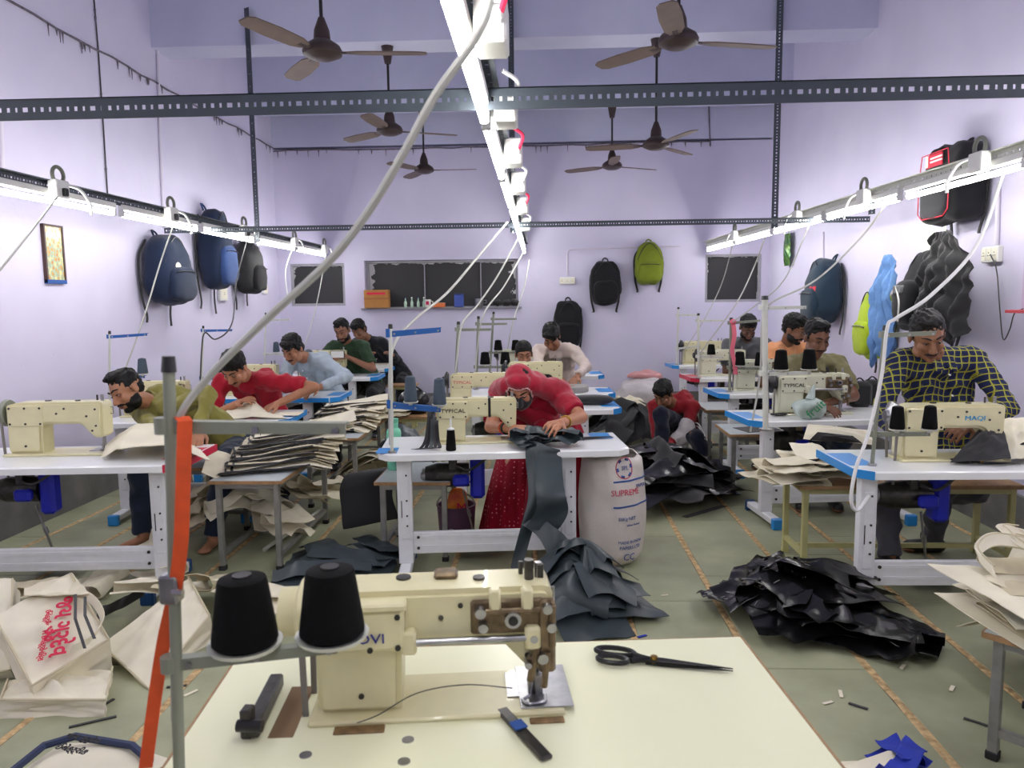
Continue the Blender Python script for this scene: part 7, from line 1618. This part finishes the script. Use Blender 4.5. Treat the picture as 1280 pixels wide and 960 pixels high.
# thread stand with two big cones
FY = 1.20
b = at(214, 830, Y=FY); b.z = TH
thread_stand('blurred grey thread stand in the foreground with two big black cones', b, at(211, 462, Y=FY), at(432, 532, Y=FY - .03), (at(212, 826, Y=FY).z, at(422, 806, Y=FY + .02)), paint='greypaint', r=.0098, cones=(.43, .97), cone_h=.118, cone_r=.055, armh=.017, cone_label='big black thread cone on the foreground stand', cone_group='big cones on the foreground stand')
cs = [o for o in bpy.data.objects if o.get('group') == 'big cones on the foreground stand']
cs[0]['label'] = 'big black thread cone on the foreground stand, nearer the post'; cs[1]['label'] = 'big black thread cone on the foreground stand in front of the machine pillar'
t = thing('tape_ribbon', 'orange measuring tape hanging from the foreground thread stand', 'tape', at(229, 525, Y=FY - .02)); p0 = t.location.copy(); orange = mat('orange_tape', (222, 84, 34), .6, var=.15, scale=30)
MB().ribbon([p - p0 for p in curve_pts([at(231, 527, Y=FY - .02), at(229, 600, Y=FY - .025), at(226, 680, Y=FY - .02), at(218, 740, Y=FY - .005), at(205, 800, Y=FY + .02), at(194, 870, Y=FY + .03), at(182, 960, Y=FY + .03)], 6)], (1, .1, .05), .024, .0015).obj('tape_strip', orange, t, 60)
MB().ribbon([p - p0 for p in curve_pts([at(232, 527, Y=FY - .02), at(226, 521, Y=FY - .0), at(221, 530, Y=FY + .015)], 5)], (1, .1, .05), .024, .0015).obj('tape_fold', orange, t, 60)
t = thing('stand_clamp', 'steel clamp on the post of the foreground thread stand', 'clamp', at(214, 735, Y=FY)); MB().box((0, 0, 0), (.032, .03, .05), .004).obj('clamp_block', M_['steel'], t, 0); MB().cyl((.012, -.02, 0), (.03, -.02, 0), .006, n=8).obj('clamp_screw', M_['steel'], t)
pipe('power_cable', 'thick grey cable crossing the view from the foreground stand up to the middle lights', curve_pts([at(218, 900, Y=FY + .02), at(216, 700, Y=FY + .016), at(214, 580, Y=FY + .016), at(224, 522, Y=FY + .0), at(262, 470, Y=FY), at(330, 402, Y=1.17), at(412, 326, Y=1.14), at(462, 262, Y=1.12), at(504, 192, Y=1.10), at(545, 118, Y=1.09), at(592, 52, Y=1.09), at(612, 4, Y=1.12), at(618, -60, Y=1.3)], 8), .0062, M_['cable'], 'cable')
t = thing('tension_bracket', 'dark steel bobbin bracket on the foreground table left of the machine', 'bracket', at(318, 918, Z=TH)); d = at(372, 845, Y=1.62) - t.location
d = V((at(345, 862, Z=TH) - at(312, 930, Z=TH))); br = MB().box((0, 0, 0), (.03, d.length, .03), .004, Matrix.Translation(V((0, 0, .018)) + d * .4) @ Matrix.Rotation(-math.atan2(d.x, d.y), 4, 'Z')); br.box((-.01, -.005, .03), (.022, .03, .06), .003); br.obj('bracket_bar', M_['darksteel'], t, 0); MB().cyl((-.025, -.02, .03), (.025, -.02, .03), .012, n=10).obj('roller', M_['black'], t)
t = thing('thread_snips', 'grey steel thread cutter bar lying in front of the foreground machine', 'tool', at(655, 921, Z=TH)); a = at(627, 890, Z=TH) - t.location; c = at(684, 952, Z=TH) - t.location
a.z = c.z = .006; ag = math.atan2(c.y - a.y, c.x - a.x); L_ = (c - a).length
MB().box((0, 0, .006), (L_, .026, .009), .003, Matrix.Translation((a + c) * .5 - V((0, 0, .006))) @ Matrix.Rotation(ag, 4, 'Z')).obj('cutter_blade', M_['darksteel'], t, 0); MB().box((-.02, 0, .012), (.03, .028, .004), .001, Matrix.Translation((a + c) * .5 - V((0, 0, .006))) @ Matrix.Rotation(ag, 4, 'Z')).obj('blue_tape_wrap', M_['inkblue'], t, 0)
pa = at(742, 822, Z=TH); pb_ = at(918, 842, Z=TH); d = pb_ - pa
scissors('big black tailor scissors lying on the foreground table', pa.lerp(pb_, .44) + V((0, 0, .002)), math.atan2(d.y, d.x), d.length / .345, .03)


# small hardware: one object per screw, bolt or bracket
def islands(o):
    me = o.data; n = len(me.vertices); par = list(range(n))
    def find(a):
        while par[a] != a: par[a] = par[par[a]]; a = par[a]
        return a
    for e in me.edges:
        a, b = find(e.vertices[0]), find(e.vertices[1])
        if a != b: par[a] = b
    g = {}
    for p in me.polygons: g.setdefault(find(p.vertices[0]), []).append(p)
    return list(g.values())
for o in [x for x in bpy.data.objects if x.type == 'MESH' and x.name.split('.')[0] in ('rod_bracket', 'bolt_head', 'hinge', 'cover_screw', 'adjuster_bolt', 'box_screw', 'drive_belt', 'crossbar_bolt', 'walking_foot_linkage', 'oil_cap', 'needle_bar', 'tension_dial', 'arm_rivet', 'top_post', 'white_stripe', 'button', 'switch_plate', 'tube_end_cap')]:
    gs = islands(o)
    if len(gs) < 2: continue
    base = o.name.split('.')[0]
    for gp in gs:
        ix = sorted({v for p in gp for v in p.vertices}); mp = {v: k for k, v in enumerate(ix)}
        me = bpy.data.meshes.new(base); me.from_pydata([o.data.vertices[v].co[:] for v in ix], [], [[mp[v] for v in p.vertices] for p in gp])
        put(me, base, o.data.materials[0], o.parent, 40)
    for ch in list(o.children): ch.parent = o.parent
    bpy.data.objects.remove(o)
bpy.data.scenes.remove(TMP)
